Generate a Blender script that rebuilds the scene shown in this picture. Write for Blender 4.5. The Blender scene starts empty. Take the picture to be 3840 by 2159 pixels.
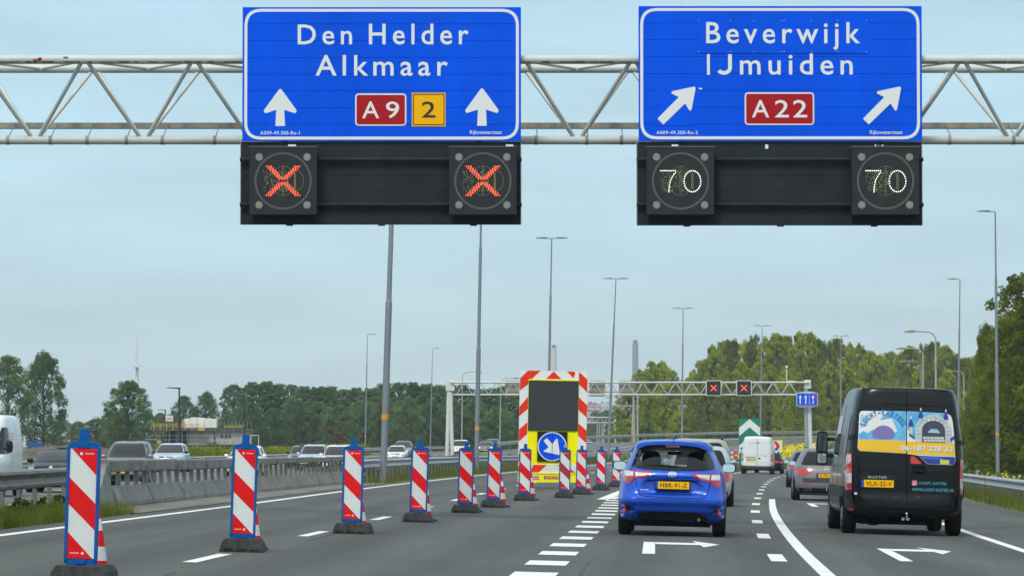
import bpy, bmesh, math, random
import numpy as np
from mathutils import Vector, Matrix
from mathutils.bvhtree import BVHTree

random.seed(11)
rng = np.random.default_rng(7)
SC = bpy.context.scene
COL = SC.collection

# ------------------------------------------------------------------ camera
F_PX, W_PX, H_PX, HORIZON = 14000.0, 3840.0, 2159.0, 1670.0
CAM_H = 1.343
PITCH = math.atan((HORIZON - H_PX / 2) / F_PX)
cam_d = bpy.data.cameras.new('camera')
cam_d.sensor_width = 36.0
cam_d.lens = 36.0 * F_PX / W_PX
cam_d.clip_start, cam_d.clip_end = 0.5, 30000
cam = bpy.data.objects.new('camera', cam_d)
COL.objects.link(cam)
cam.location = (0, 0, CAM_H)
cam.rotation_euler = (math.pi / 2 + PITCH, 0, 0)
SC.camera = cam

# ------------------------------------------------------------------ sky, sun, exposure
SUN_EL, SUN_AZ = 52, 200          # high, behind thin cloud
world = bpy.data.worlds.new('World')
SC.world = world
world.use_nodes = True
wn, wl = world.node_tree.nodes, world.node_tree.links
wn.clear()
wo = wn.new('ShaderNodeOutputWorld')
bg = wn.new('ShaderNodeBackground')
sky = wn.new('ShaderNodeTexSky')
sky.sky_type = 'NISHITA'
sky.sun_disc = False
sky.sun_elevation = math.radians(SUN_EL)
sky.sun_rotation = math.radians(SUN_AZ)
sky.air_density, sky.dust_density, sky.ozone_density = 1.0, 2.0, 2.0
tc = wn.new('ShaderNodeTexCoord')
sep = wn.new('ShaderNodeSeparateXYZ')
wl.new(tc.outputs['Generated'], sep.inputs[0])
# a thin cloud sheet: pale grey near the horizon, a little bluer higher up, faint uneven streaks
ramp = wn.new('ShaderNodeValToRGB')
ramp.color_ramp.elements[0].position = 0.0
ramp.color_ramp.elements[0].color = (3.9, 4.85, 5.25, 1)
ramp.color_ramp.elements[1].position = 0.16
ramp.color_ramp.elements[1].color = (2.8, 4.35, 5.35, 1)
e = ramp.color_ramp.elements.new(0.05)
e.color = (3.4, 4.95, 5.65, 1)
e = ramp.color_ramp.elements.new(0.6)
e.color = (5.9, 6.6, 6.8, 1)
wl.new(sep.outputs['Z'], ramp.inputs[0])
mp = wn.new('ShaderNodeMapping')
mp.inputs['Scale'].default_value = (5, 5, 30)
wl.new(tc.outputs['Generated'], mp.inputs[0])
nz = wn.new('ShaderNodeTexNoise')
nz.inputs['Scale'].default_value = 2.2
nz.inputs['Detail'].default_value = 5
nz.inputs['Roughness'].default_value = 0.55
wl.new(mp.outputs[0], nz.inputs['Vector'])
nr = wn.new('ShaderNodeMapRange')
nr.inputs['From Min'].default_value, nr.inputs['From Max'].default_value = 0.32, 0.7
nr.inputs['To Min'].default_value, nr.inputs['To Max'].default_value = 0.885, 1.07
wl.new(nz.outputs['Fac'], nr.inputs['Value'])
cm = wn.new('ShaderNodeVectorMath')
cm.operation = 'SCALE'
wl.new(ramp.outputs[0], cm.inputs[0])
wl.new(nr.outputs[0], cm.inputs['Scale'])
mx = wn.new('ShaderNodeMix')
mx.data_type = 'RGBA'
mx.inputs['Factor'].default_value = 0.86
wl.new(sky.outputs[0], mx.inputs['A'])
wl.new(cm.outputs[0], mx.inputs['B'])
wl.new(mx.outputs['Result'], bg.inputs['Color'])
bg.inputs['Strength'].default_value = 0.11
wl.new(bg.outputs[0], wo.inputs[0])

sun_d = bpy.data.lights.new('sun', 'SUN')
sun_d.energy = 1.4
sun_d.angle = math.radians(14)
sun_d.color = (1.0, 0.95, 0.85)
sun = bpy.data.objects.new('sun', sun_d)
COL.objects.link(sun)
el, az = math.radians(SUN_EL), math.radians(SUN_AZ)
sdir = Vector((math.sin(az) * math.cos(el), math.cos(az) * math.cos(el), math.sin(el)))
sun.rotation_euler = sdir.to_track_quat('Z', 'Y').to_euler()
sun.location = (0, -20, 60)

SC.view_settings.view_transform = 'Standard'
SC.view_settings.look = 'None'
SC.view_settings.exposure = 0.64
SC.view_settings.gamma = 1.0
SC.view_settings.use_curve_mapping = False
SC.render.engine = 'CYCLES'
cy = SC.cycles
cy.max_bounces, cy.diffuse_bounces, cy.glossy_bounces = 6, 3, 3
cy.transparent_max_bounces, cy.transmission_bounces, cy.volume_bounces = 10, 4, 0
cy.use_denoising = True
cy.caustics_reflective = cy.caustics_refractive = False

# ------------------------------------------------------------------ small helpers
def lin(hx):
    hx = hx.lstrip('#')
    v = [int(hx[i:i + 2], 16) / 255 for i in (0, 2, 4)]
    return tuple(c / 12.92 if c <= 0.04045 else ((c + 0.055) / 1.055) ** 2.4 for c in v)

def pchip(xs, ys):
    xs, ys = np.array(xs, float), np.array(ys, float)
    h = np.diff(xs); d = np.diff(ys) / h
    m = np.zeros_like(ys)
    m[0], m[-1] = d[0], d[-1]
    for i in range(1, len(xs) - 1):
        if d[i - 1] * d[i] > 0:
            w1, w2 = 2 * h[i] + h[i - 1], h[i] + 2 * h[i - 1]
            m[i] = (w1 + w2) / (w1 / d[i - 1] + w2 / d[i])
    def f(x):
        if x <= xs[0]: return float(ys[0] + m[0] * (x - xs[0]))
        if x >= xs[-1]: return float(ys[-1] + m[-1] * (x - xs[-1]))
        i = int(np.searchsorted(xs, x)) - 1
        t = (x - xs[i]) / h[i]
        return float((2 * t**3 - 3 * t**2 + 1) * ys[i] + (t**3 - 2 * t**2 + t) * h[i] * m[i]
                     + (-2 * t**3 + 3 * t**2) * ys[i + 1] + (t**3 - t**2) * h[i] * m[i + 1])
    return f

def sstep(a, b, x):
    t = min(1, max(0, (x - a) / (b - a)))
    return t * t * (3 - 2 * t)

def at(px, py, Y):
    """world point seen at photograph pixel (px, py) at distance Y"""
    u, v = (px - W_PX / 2) / F_PX, (H_PX / 2 - py) / F_PX
    yc = math.cos(PITCH) - v * math.sin(PITCH)
    zc = math.sin(PITCH) + v * math.cos(PITCH)
    return Vector((u * Y / yc, Y, CAM_H + zc * Y / yc))

# ------------------------------------------------------------------ materials
MATS = {}
def mat(name, col, rough=0.6, metal=0.0, var=0.0, scale=4.0, bump=0.0, bscale=None, coat=0.0, spec=0.5,
        emit=None, estr=0.0, stretch=(1, 1, 1), col2=None, objrand=0.0, detail=6):
    if name in MATS: return MATS[name]
    if isinstance(col, str): col = lin(col)
    m = bpy.data.materials.new(name)
    m.use_nodes = True
    n, l = m.node_tree.nodes, m.node_tree.links
    b = n['Principled BSDF']
    b.inputs['Base Color'].default_value = (*col, 1)
    b.inputs['Roughness'].default_value = rough
    b.inputs['Metallic'].default_value = metal
    b.inputs['Specular IOR Level'].default_value = spec
    b.inputs['Coat Weight'].default_value = coat
    b.inputs['Coat Roughness'].default_value = 0.06
    if emit is not None:
        b.inputs['Emission Color'].default_value = (*emit, 1)
        b.inputs['Emission Strength'].default_value = estr
    src = None
    if var > 0 or bump > 0 or col2 is not None:
        t = n.new('ShaderNodeTexCoord')
        mpn = n.new('ShaderNodeMapping')
        mpn.inputs['Scale'].default_value = stretch
        l.new(t.outputs['Object'], mpn.inputs[0])
        nt = n.new('ShaderNodeTexNoise')
        nt.inputs['Scale'].default_value = scale
        nt.inputs['Detail'].default_value = detail
        nt.inputs['Roughness'].default_value = 0.62
        l.new(mpn.outputs[0], nt.inputs['Vector'])
        r = n.new('ShaderNodeValToRGB')
        a = tuple(max(0, c * (1 - var)) for c in col)
        z = tuple(min(1, c * (1 + var)) for c in (col2 or col))
        r.color_ramp.elements[0].position, r.color_ramp.elements[1].position = 0.32, 0.68
        r.color_ramp.elements[0].color, r.color_ramp.elements[1].color = (*a, 1), (*z, 1)
        l.new(nt.outputs['Fac'], r.inputs[0])
        src = r.outputs[0]
        if bump > 0:
            nb = n.new('ShaderNodeTexNoise')
            nb.inputs['Scale'].default_value = bscale or scale * 6
            nb.inputs['Detail'].default_value = 4
            l.new(t.outputs['Object'], nb.inputs['Vector'])
            bn = n.new('ShaderNodeBump')
            bn.inputs['Strength'].default_value = bump
            bn.inputs['Distance'].default_value = 0.01
            l.new(nb.outputs['Fac'], bn.inputs['Height'])
            l.new(bn.outputs[0], b.inputs['Normal'])
    if objrand > 0:
        oi = n.new('ShaderNodeObjectInfo')
        hs = n.new('ShaderNodeHueSaturation')
        mr = n.new('ShaderNodeMapRange')
        mr.inputs['To Min'].default_value, mr.inputs['To Max'].default_value = 1 - objrand, 1 + objrand
        l.new(oi.outputs['Random'], mr.inputs['Value'])
        l.new(mr.outputs[0], hs.inputs['Value'])
        mh = n.new('ShaderNodeMapRange')
        mh.inputs['To Min'].default_value, mh.inputs['To Max'].default_value = 0.515, 0.485
        l.new(oi.outputs['Random'], mh.inputs['Value'])
        l.new(mh.outputs[0], hs.inputs['Hue'])
        if src is not None: l.new(src, hs.inputs['Color'])
        else: hs.inputs['Color'].default_value = (*col, 1)
        src = hs.outputs[0]
    if src is not None: l.new(src, b.inputs['Base Color'])
    MATS[name] = m
    return m

def leaf_mat(name, col, col2, trans=0.5):
    m = mat(name, col, rough=0.7, var=0.25, scale=0.35, col2=col2, objrand=0.16, spec=0.04, detail=3)
    n, l = m.node_tree.nodes, m.node_tree.links
    b, out = n['Principled BSDF'], n['Material Output']
    tr = n.new('ShaderNodeBsdfTranslucent')
    mxs = n.new('ShaderNodeMixShader')
    mxs.inputs[0].default_value = trans
    br = n.new('ShaderNodeVectorMath'); br.operation = 'MULTIPLY'; br.inputs[1].default_value = (1.9, 1.8, 1.1)
    l.new(b.inputs['Base Color'].links[0].from_socket, br.inputs[0])
    l.new(br.outputs[0], tr.inputs['Color'])
    l.new(b.outputs[0], mxs.inputs[1]); l.new(tr.outputs[0], mxs.inputs[2])
    l.new(mxs.outputs[0], out.inputs['Surface'])
    return m

def clear_glass(name, tint, refl=0.12):
    if name in MATS: return MATS[name]
    m = bpy.data.materials.new(name); m.use_nodes = True
    n, l = m.node_tree.nodes, m.node_tree.links
    n.remove(n['Principled BSDF'])
    tp = n.new('ShaderNodeBsdfTransparent'); tp.inputs[0].default_value = (*tint, 1)
    gl = n.new('ShaderNodeBsdfGlossy'); gl.inputs['Roughness'].default_value = 0.03
    lw = n.new('ShaderNodeLayerWeight'); lw.inputs['Blend'].default_value = .5
    pw = n.new('ShaderNodeMath'); pw.operation = 'POWER'; pw.inputs[1].default_value = 4.0
    l.new(lw.outputs['Facing'], pw.inputs[0])
    ad = n.new('ShaderNodeMath'); ad.operation = 'MULTIPLY_ADD'; ad.inputs[1].default_value = .5; ad.inputs[2].default_value = refl
    l.new(pw.outputs[0], ad.inputs[0])
    mxs = n.new('ShaderNodeMixShader')
    l.new(ad.outputs[0], mxs.inputs[0]); l.new(tp.outputs[0], mxs.inputs[1]); l.new(gl.outputs[0], mxs.inputs[2])
    l.new(mxs.outputs[0], n['Material Output'].inputs['Surface'])
    MATS[name] = m
    return m

M = mat
ASPHALT = M('asphalt', (0.069, 0.073, 0.068), 0.82, var=0.16, scale=0.9, bump=0.5, bscale=60, stretch=(1, 0.12, 1), detail=9, spec=0.35)
ASPHALT2 = M('asphalt worn', (0.112, 0.115, 0.110), 0.85, var=0.12, scale=0.6, stretch=(1, 0.15, 1), detail=8, spec=0.35)
PAINT = M('road paint', (0.72, 0.72, 0.70), 0.65, var=0.09, scale=5, detail=8)
CONC = M('concrete', (0.225, 0.222, 0.212), 0.9, var=0.3, scale=1.8, bump=0.35, bscale=25, spec=.2, detail=10)
CONC2 = M('dirty concrete', (0.17, 0.16, 0.14), 0.9, var=0.35, scale=1.0, bump=0.4, bscale=18, spec=.2, detail=10)
GALV = M('galvanised steel', (0.38, 0.40, 0.42), 0.45, metal=0.55, var=0.16, scale=2.2)
GALV_D = M('weathered galvanised steel', (0.17, 0.165, 0.155), 0.6, metal=0.3, var=0.25, scale=1.6)
POLE = M('lamp pole steel', (0.25, 0.275, 0.30), 0.5, metal=0.5, var=0.1, scale=1.5, stretch=(1, 1, .2))
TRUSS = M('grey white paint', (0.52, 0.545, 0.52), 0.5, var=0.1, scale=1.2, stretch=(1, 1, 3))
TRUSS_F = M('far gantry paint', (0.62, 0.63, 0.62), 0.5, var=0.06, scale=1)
TRAY = M('weathered cable tray', (0.27, 0.25, 0.20), 0.7, var=0.3, scale=3)
RUST = M('rust', (0.2, 0.06, 0.02), 0.9, var=0.4, scale=12)
GRIME = M('grime', (0.035, 0.04, 0.025), 0.9, var=0.5, scale=9)
BLUE = M('sign blue', (0.0, 0.088, 0.78), 0.5, var=0.11, scale=1.3, spec=0.06, stretch=(1, 1, .22), detail=9)
SWHITE = M('sign white', (0.76, 0.78, 0.78), 0.5, spec=.2)
SRED = M('sign dark red', (0.40, 0.010, 0.016), 0.5, spec=.12)
SYEL = M('sign amber', (0.92, 0.47, 0.0), 0.5, spec=.1)
SBLACK = M('sign black', (0.012, 0.012, 0.014), 0.5)
BOARD = M('matrix back board', (0.020, 0.025, 0.029), 0.6, var=0.25, scale=2, spec=.12)
SIGHOUSE = M('signal housing', (0.026, 0.030, 0.034), 0.55, var=0.12, scale=3, spec=.15)
LEDOFF = M('unlit lens', (0.60, 0.62, 0.55), 0.3)
LEDOFFY = M('unlit amber lens', (0.48, 0.46, 0.16), 0.3)
LEDRED = M('lit red lens', (0.9, 0.08, 0.04), 0.4, emit=(1.0, 0.10, 0.045), estr=0.62)
LEDWHITE = M('lit white lens', (0.9, 0.9, 0.85), 0.4, emit=(1.0, 0.95, 0.88), estr=1.25)
BRED = M('reflective red', (0.72, 0.010, 0.012), 0.5, var=0.10, scale=4, spec=.12, detail=10)
BREDD = M('faded reflective red', (0.36, 0.018, 0.025), 0.5, var=0.1, scale=6)
BWHITE = M('reflective white', (0.66, 0.69, 0.68), 0.5, var=0.07, scale=5, spec=.2, objrand=.05, detail=10)
BBLUE = M('blue plastic', (0.0, 0.088, 0.33), 0.5, var=0.08, scale=5, spec=.2)
RUBBER = M('grey rubber foot', (0.058, 0.056, 0.055), 0.85, var=0.4, scale=7, bump=0.25, bscale=40, spec=.15)
FYEL = M('fluorescent yellow', (0.95, 0.86, 0.0), 0.5, var=0.04, scale=3, spec=.1)
SCREEN = M('led screen', (0.028, 0.030, 0.033), 0.7, var=0.3, scale=60)
ORANGE_RED = M('trailer red', (0.80, 0.035, 0.012), 0.5, var=0.06, scale=4, spec=.12)
TYRE = M('tyre rubber', (0.011, 0.011, 0.012), 0.85, spec=.2)
RIM = M('alloy rim', (0.35, 0.36, 0.37), 0.35, metal=0.8)
TRIM = M('black plastic trim', (0.011, 0.011, 0.012), 0.55, spec=.2)
UNDER = M('underbody', (0.006, 0.006, 0.006), 0.9, spec=.05)
GLASS = M('dark window glass', (0.008, 0.009, 0.010), 0.04, spec=0.32)
GLASS_F = M('windscreen glass', (0.022, 0.026, 0.027), 0.06, spec=0.22)
CHROME = M('chrome', (0.7, 0.71, 0.72), 0.15, metal=1.0)
MIRROR = M('mirror glass', (0.62, 0.70, 0.68), 0.04, metal=1.0)
LRED = M('tail lamp red', (0.48, 0.01, 0.014), 0.12, coat=0.8, emit=(1, 0.02, 0.02), estr=0.06)
LREDD = M('tail lamp dark red', (0.36, 0.006, 0.01), 0.12, coat=0.8)
LWHITE = M('clear lamp lens', (0.62, 0.63, 0.62), 0.12, coat=0.8)
LORANGE = M('indicator lens', (0.65, 0.28, 0.12), 0.12, coat=0.8)
HEADL = M('headlamp lens', (0.55, 0.57, 0.58), 0.08, metal=0.4, coat=1)
LIT = M('lit headlamp', (0.9, 0.9, 0.85), 0.2, emit=(1, 0.97, 0.8), estr=2.0)
PLATEY = M('plate yellow', (0.95, 0.50, 0.0), 0.5, spec=.1)
PLATEB = M('plate blue', (0.01, 0.07, 0.45), 0.45)
SEAT = M('seat fabric', (0.02, 0.02, 0.022), 0.9)

def rework_asphalt(m, track, grain):
    """wheel tracks along the lanes, coarse grain and pale and dark patches"""
    n, l = m.node_tree.nodes, m.node_tree.links
    b = n['Principled BSDF']
    src = b.inputs['Base Color'].links[0].from_socket
    uv = n.new('ShaderNodeUVMap'); uv.uv_map = 'lane'
    sp = n.new('ShaderNodeSeparateXYZ'); l.new(uv.outputs[0], sp.inputs[0])
    m1 = n.new('ShaderNodeMath'); m1.operation = 'MULTIPLY'; m1.inputs[1].default_value = 4 * math.pi / 3.66; l.new(sp.outputs[0], m1.inputs[0])
    m2 = n.new('ShaderNodeMath'); m2.operation = 'COSINE'; l.new(m1.outputs[0], m2.inputs[0])
    mpv = n.new('ShaderNodeMapping'); mpv.inputs['Scale'].default_value = (1.6, .03, 1); l.new(uv.outputs[0], mpv.inputs[0])
    ns = n.new('ShaderNodeTexNoise'); ns.inputs['Scale'].default_value = 1.0; ns.inputs['Detail'].default_value = 6; l.new(mpv.outputs[0], ns.inputs['Vector'])
    m3 = n.new('ShaderNodeMath'); m3.operation = 'MULTIPLY_ADD'; m3.inputs[1].default_value = track; l.new(m2.outputs[0], m3.inputs[0])
    mr = n.new('ShaderNodeMapRange'); mr.inputs['From Min'].default_value, mr.inputs['From Max'].default_value = .3, .7
    mr.inputs['To Min'].default_value, mr.inputs['To Max'].default_value = .86, 1.12
    l.new(ns.outputs['Fac'], mr.inputs['Value']); l.new(mr.outputs[0], m3.inputs[2])
    t = n.new('ShaderNodeTexCoord')
    mg = n.new('ShaderNodeMapping'); mg.inputs['Scale'].default_value = (9, 2.2, 1); l.new(t.outputs['Object'], mg.inputs[0])
    ng = n.new('ShaderNodeTexNoise'); ng.inputs['Scale'].default_value = 3.0; ng.inputs['Detail'].default_value = 8; ng.inputs['Roughness'].default_value = .8; l.new(mg.outputs[0], ng.inputs['Vector'])
    gr = n.new('ShaderNodeMapRange'); gr.inputs['From Min'].default_value, gr.inputs['From Max'].default_value = .25, .75
    gr.inputs['To Min'].default_value, gr.inputs['To Max'].default_value = 1 - grain, 1 + grain
    l.new(ng.outputs['Fac'], gr.inputs['Value'])
    m4 = n.new('ShaderNodeMath'); m4.operation = 'MULTIPLY'; l.new(m3.outputs[0], m4.inputs[0]); l.new(gr.outputs[0], m4.inputs[1])
    vm = n.new('ShaderNodeVectorMath'); vm.operation = 'SCALE'; l.new(src, vm.inputs[0]); l.new(m4.outputs[0], vm.inputs['Scale'])
    l.new(vm.outputs[0], b.inputs['Base Color'])
rework_asphalt(ASPHALT, .12, .55); rework_asphalt(ASPHALT2, .06, .3)
def wear_paint(m):
    n, l = m.node_tree.nodes, m.node_tree.links
    b = n['Principled BSDF']
    src = b.inputs['Base Color'].links[0].from_socket
    t = n.new('ShaderNodeTexCoord')
    ng = n.new('ShaderNodeTexNoise'); ng.inputs['Scale'].default_value = 5.5; ng.inputs['Detail'].default_value = 10; ng.inputs['Roughness'].default_value = .75
    l.new(t.outputs['Object'], ng.inputs['Vector'])
    r = n.new('ShaderNodeValToRGB'); r.color_ramp.elements[0].position, r.color_ramp.elements[1].position = .30, .46
    r.color_ramp.elements[0].color, r.color_ramp.elements[1].color = (.30, .31, .31, 1), (1, 1, 1, 1)
    l.new(ng.outputs['Fac'], r.inputs[0])
    vm = n.new('ShaderNodeVectorMath'); vm.operation = 'MULTIPLY'; l.new(src, vm.inputs[0]); l.new(r.outputs[0], vm.inputs[1])
    l.new(vm.outputs[0], b.inputs['Base Color'])
wear_paint(PAINT)
# ------------------------------------------------------------------ object helpers
def tag(o, label=None, cat=None, group=None, kind=None):
    if label: o['label'] = label
    if cat: o['category'] = cat
    if group: o['group'] = group
    if kind: o['kind'] = kind
    return o

def empty(name, loc=(0, 0, 0), rot=(0, 0, 0), label=None, cat=None, group=None):
    o = bpy.data.objects.new(name, None)
    o.empty_display_size = 0.2
    COL.objects.link(o)
    o.location, o.rotation_euler = loc, rot
    return tag(o, label, cat, group)

def link(name, me, parent=None, loc=None, rot=None):
    o = bpy.data.objects.new(name, me)
    COL.objects.link(o)
    if parent is not None: o.parent = parent
    if loc is not None: o.location = loc
    if rot is not None: o.rotation_euler = rot
    return o

class MB:
    """collects geometry for ONE mesh object"""
    def __init__(s): s.v, s.f = [], []
    def add(s, vs, fs):
        k = len(s.v)
        s.v += [tuple(p) for p in vs]
        s.f += [tuple(i + k for i in f) for f in fs]
        return s
    def box(s, c, d, rz=0.0, m=None):
        x, y, z = (q / 2 for q in d)
        vs = [Vector(p) for p in ((-x, -y, -z), (x, -y, -z), (x, y, -z), (-x, y, -z), (-x, -y, z), (x, -y, z), (x, y, z), (-x, y, z))]
        R = Matrix.Rotation(rz, 3, 'Z') if m is None else m
        return s.add([R @ p + Vector(c) for p in vs], [(3, 2, 1, 0), (4, 5, 6, 7), (0, 1, 5, 4), (1, 2, 6, 5), (2, 3, 7, 6), (3, 0, 4, 7)])
    def tube(s, a, b, r0, r1=None, n=10, caps=True):
        a, b = Vector(a), Vector(b)
        r1 = r0 if r1 is None else r1
        q = (b - a).to_track_quat('Z', 'Y')
        vs = []
        for p, r in ((a, r0), (b, r1)):
            for i in range(n):
                t = 2 * math.pi * i / n
                vs.append(p + q @ Vector((r * math.cos(t), r * math.sin(t), 0)))
        fs = [(i, (i + 1) % n, n + (i + 1) % n, n + i) for i in range(n)]
        if caps: fs += [tuple(range(n - 1, -1, -1)), tuple(range(n, 2 * n))]
        return s.add(vs, fs)
    def path(s, pts, r, n=8):
        for a, b in zip(pts[:-1], pts[1:]): s.tube(a, b, r, r, n)
        return s
    def prism(s, poly, y0, y1):
        """polygon in (x, z) extruded from y0 (front) to y1"""
        k = len(poly)
        vs = [(x, y0, z) for x, z in poly] + [(x, y1, z) for x, z in poly]
        area = sum(poly[i][0] * poly[(i + 1) % k][1] - poly[(i + 1) % k][0] * poly[i][1] for i in range(k))
        f, b = tuple(range(k)), tuple(range(2 * k - 1, k - 1, -1))
        sd = [(i, k + i, k + (i + 1) % k, (i + 1) % k) for i in range(k)]
        fs = [f, b] + sd
        if (area < 0) == (y0 < y1): fs = [tuple(reversed(q)) for q in fs]
        return s.add(vs, fs)
    def lathe(s, prof, n=24, axis='X', c=(0, 0, 0)):
        vs, fs = [], []
        for (a, r) in prof:
            for i in range(n):
                t = 2 * math.pi * i / n
                p = (a, r * math.cos(t), r * math.sin(t)) if axis == 'X' else (r * math.cos(t), r * math.sin(t), a)
                vs.append((p[0] + c[0], p[1] + c[1], p[2] + c[2]))
        for j in range(len(prof) - 1):
            for i in range(n):
                fs.append((j * n + i, j * n + (i + 1) % n, (j + 1) * n + (i + 1) % n, (j + 1) * n + i))
        fs.append(tuple(range(n - 1, -1, -1)))
        fs.append(tuple((len(prof) - 1) * n + i for i in range(n)))
        return s.add(vs, fs)
    def mesh(s, name, m, smooth=None, bevel=0.0):
        me = bpy.data.meshes.new(name)
        me.from_pydata(s.v, [], s.f)
        if bevel > 0 or True:
            bm = bmesh.new(); bm.from_mesh(me)
            if bevel > 0:
                ed = [e for e in bm.edges if len(e.link_faces) == 2 and e.calc_face_angle(0) > 0.5]
                bmesh.ops.bevel(bm, geom=ed, offset=bevel, segments=2, profile=0.6, affect='EDGES', clamp_overlap=True)
            bmesh.ops.recalc_face_normals(bm, faces=bm.faces)
            bm.to_mesh(me); bm.free()
        if m is not None: me.materials.append(m)
        if smooth is not None:
            me.polygons.foreach_set('use_smooth', [True] * len(me.polygons))
            if smooth < 180: me.set_sharp_from_angle(angle=math.radians(smooth))
        return me
    def build(s, name, m, parent=None, smooth=None, bevel=0.0, loc=None, rot=None):
        return link(name, s.mesh(name, m, smooth, bevel), parent, loc, rot)

def copy_tree(o, parent=None):
    c = o.copy()
    COL.objects.link(c)
    if parent is not None:
        c.parent = parent
    for ch in list(o.children):
        copy_tree(ch, c)
    return c

def rpoly(pts, r, seg=4):
    """polygon with rounded corners; r one number or one per corner"""
    out, n = [], len(pts)
    for i in range(n):
        p0, p, p1 = Vector(pts[i - 1]), Vector(pts[i]), Vector(pts[(i + 1) % n])
        rr = r[i] if isinstance(r, (list, tuple)) else r
        if rr <= 0:
            out.append(tuple(p)); continue
        a, b = (p0 - p), (p1 - p)
        d = min(rr, a.length * .49, b.length * .49)
        A, B = p + a.normalized() * d, p + b.normalized() * d
        for k in range(seg + 1):
            t = k / seg
            q = A * (1 - t) ** 2 + p * 2 * t * (1 - t) + B * t ** 2
            out.append((q.x, q.y))
    return out

def rect(x0, x1, z0, z1, r=0.0, seg=5):
    pts = [(x0, z0), (x1, z0), (x1, z1), (x0, z1)]
    return rpoly(pts, r, seg) if r else pts

def ring_poly(outer, inner, y0, y1, name, m, parent):
    """flat ring between two outlines with the same number of points, extruded"""
    k = len(outer)
    b = MB()
    vs = [(x, y0, z) for x, z in outer] + [(x, y0, z) for x, z in inner] + [(x, y1, z) for x, z in outer] + [(x, y1, z) for x, z in inner]
    fs = []
    for i in range(k):
        j = (i + 1) % k
        fs += [(i, j, k + j, k + i), (i, 2 * k + i, 2 * k + j, j), (k + i, k + j, 3 * k + j, 3 * k + i)]
    return b.add(vs, fs).build(name, m, parent)

# ------------------------------------------------------------------ lettering (built-in font, turned into mesh)
TEXTS = {}
def prep_texts(items):
    for key, (s, sp, off) in items.items():
        cu = bpy.data.curves.new('lettering', 'FONT')
        cu.body = s; cu.size = 1.0; cu.space_character = sp; cu.offset = off; cu.resolution_u = 3
        ob = bpy.data.objects.new('lettering', cu)
        COL.objects.link(ob)
        TEXTS[key] = ob
    bpy.context.view_layer.update()
    dg = bpy.context.evaluated_depsgraph_get()
    for key, ob in list(TEXTS.items()):
        me = bpy.data.meshes.new_from_object(ob.evaluated_get(dg))
        vs = np.array([v.co[:2] for v in me.vertices])
        fs = [tuple(p.vertices) for p in me.polygons]
        bpy.data.meshes.remove(me)
        cu = ob.data
        bpy.data.objects.remove(ob); bpy.data.curves.remove(cu)
        mn, mxv = vs.min(0), vs.max(0)
        TEXTS[key] = ((vs - mn) / (mxv - mn), fs)

def text_fit(key, x0, x1, z0, z1, y=0.0):
    """lettering stretched into the box x0..x1, z0..z1 on the plane y"""
    vs, fs = TEXTS[key]
    return MB().add([(x0 + a * (x1 - x0), y, z0 + b * (z1 - z0)) for a, b in vs], fs)

prep_texts({
    'den': ('Den', 1.32, 0.010), 'helder': ('Helder', 1.32, 0.010), 'alk': ('Alkmaar', 1.32, 0.010), 'bev': ('Beverwijk', 1.32, 0.010), 'muiden': ('muiden', 1.32, 0.010),
    'A': ('A', 1.0, 0.006), '9': ('9', 1.0, 0.006), '22': ('22', 1.15, 0.006), '2': ('2', 1, 0.006),
    'id1': ('A009-49.300-Re-1', 1.1, 0.012), 'id2': ('A009-49.300-Re-2', 1.1, 0.012), 'rws': ('Rijkswaterstaat', 1.0, 0.008),
    'hbr': ('HBR-91-Z', 1.05, 0.012), 'vlx': ('VLX-22-V', 1.05, 0.012), 'zlg': ('Z-752-LG', 1.05, 0.012), 'wz': ('WZ-78-RL', 1.05, 0.012),
    'master': ('MASTER', 1.15, 0.02), 'hybrid': ('HYBRID', 1.1, 0.015), 'lucht1': ('LUCHT_KASTEEL', 1.12, 0.012), 'www': ('WWW.LUCHT-KASTEEL.NL', 1.1, 0.012),
    'phone': ('06-187 228 33', 1.08, 0.035), 'boels': ('Boels', 1.0, 0.025), 'nl': ('NL', 1, 0.02),
    **{'L_' + c: (c, 1, 0.045) for c in 'LUCHT-KASE'},
})

ONES = 'first second third fourth fifth sixth seventh eighth ninth tenth eleventh twelfth thirteenth fourteenth fifteenth sixteenth seventeenth eighteenth nineteenth'.split()
TENS = {2: ('twentieth', 'twenty'), 3: ('thirtieth', 'thirty'), 4: ('fortieth', 'forty'), 5: ('fiftieth', 'fifty')}
def nth(k):
    if k <= 19: return ONES[k - 1]
    a, b = divmod(k, 10)
    return TENS[a][0] if b == 0 else TENS[a][1] + '-' + ONES[b - 1]
# ------------------------------------------------------------------ the lie of the land
med = pchip([0, 45, 66, 72, 119, 188, 247, 307, 374, 428, 468, 520], [-9.0, -7.75, -7.75, -7.55, -5.5, -2.3, 1.9, 7.4, 16.4, 27.8, 40.3, 62])
edgeL = pchip([0, 49, 74, 103, 150, 193, 247, 307, 374, 428, 468, 520], [-8.9, -6.71, -5.6, -4.45, -2.2, .25, 4.0, 9.3, 18.2, 29.6, 42.1, 64])
exitX = pchip([0, 47.8, 60, 72.3, 83.8, 120, 160, 200, 223, 255, 300, 380, 460, 540, 640], [1.2, 3.38, 4.03, 4.74, 5.45, 7.95, 10.9, 14.2, 16.4, 20, 26, 39, 56, 76, 104])
oppE = pchip([0, 93, 130, 170, 200, 300, 378, 450, 600, 760, 1500], [-14, -12.2, -10.6, -8.0, -6.9, -4.4, -1.2, 1.6, 11, 18, 50])
zmf = pchip([200, 307, 374, 428, 468, 540], [-.05, .2, .9, 1.45, 1.85, 2.3])
oppz = pchip([0, 290, 371, 450, 900, 3000], [-.1, -.1, .33, .45, .6, .6])
TILT = 0.025
def plane(X): return -TILT * min(90, max(-30, X))
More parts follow.
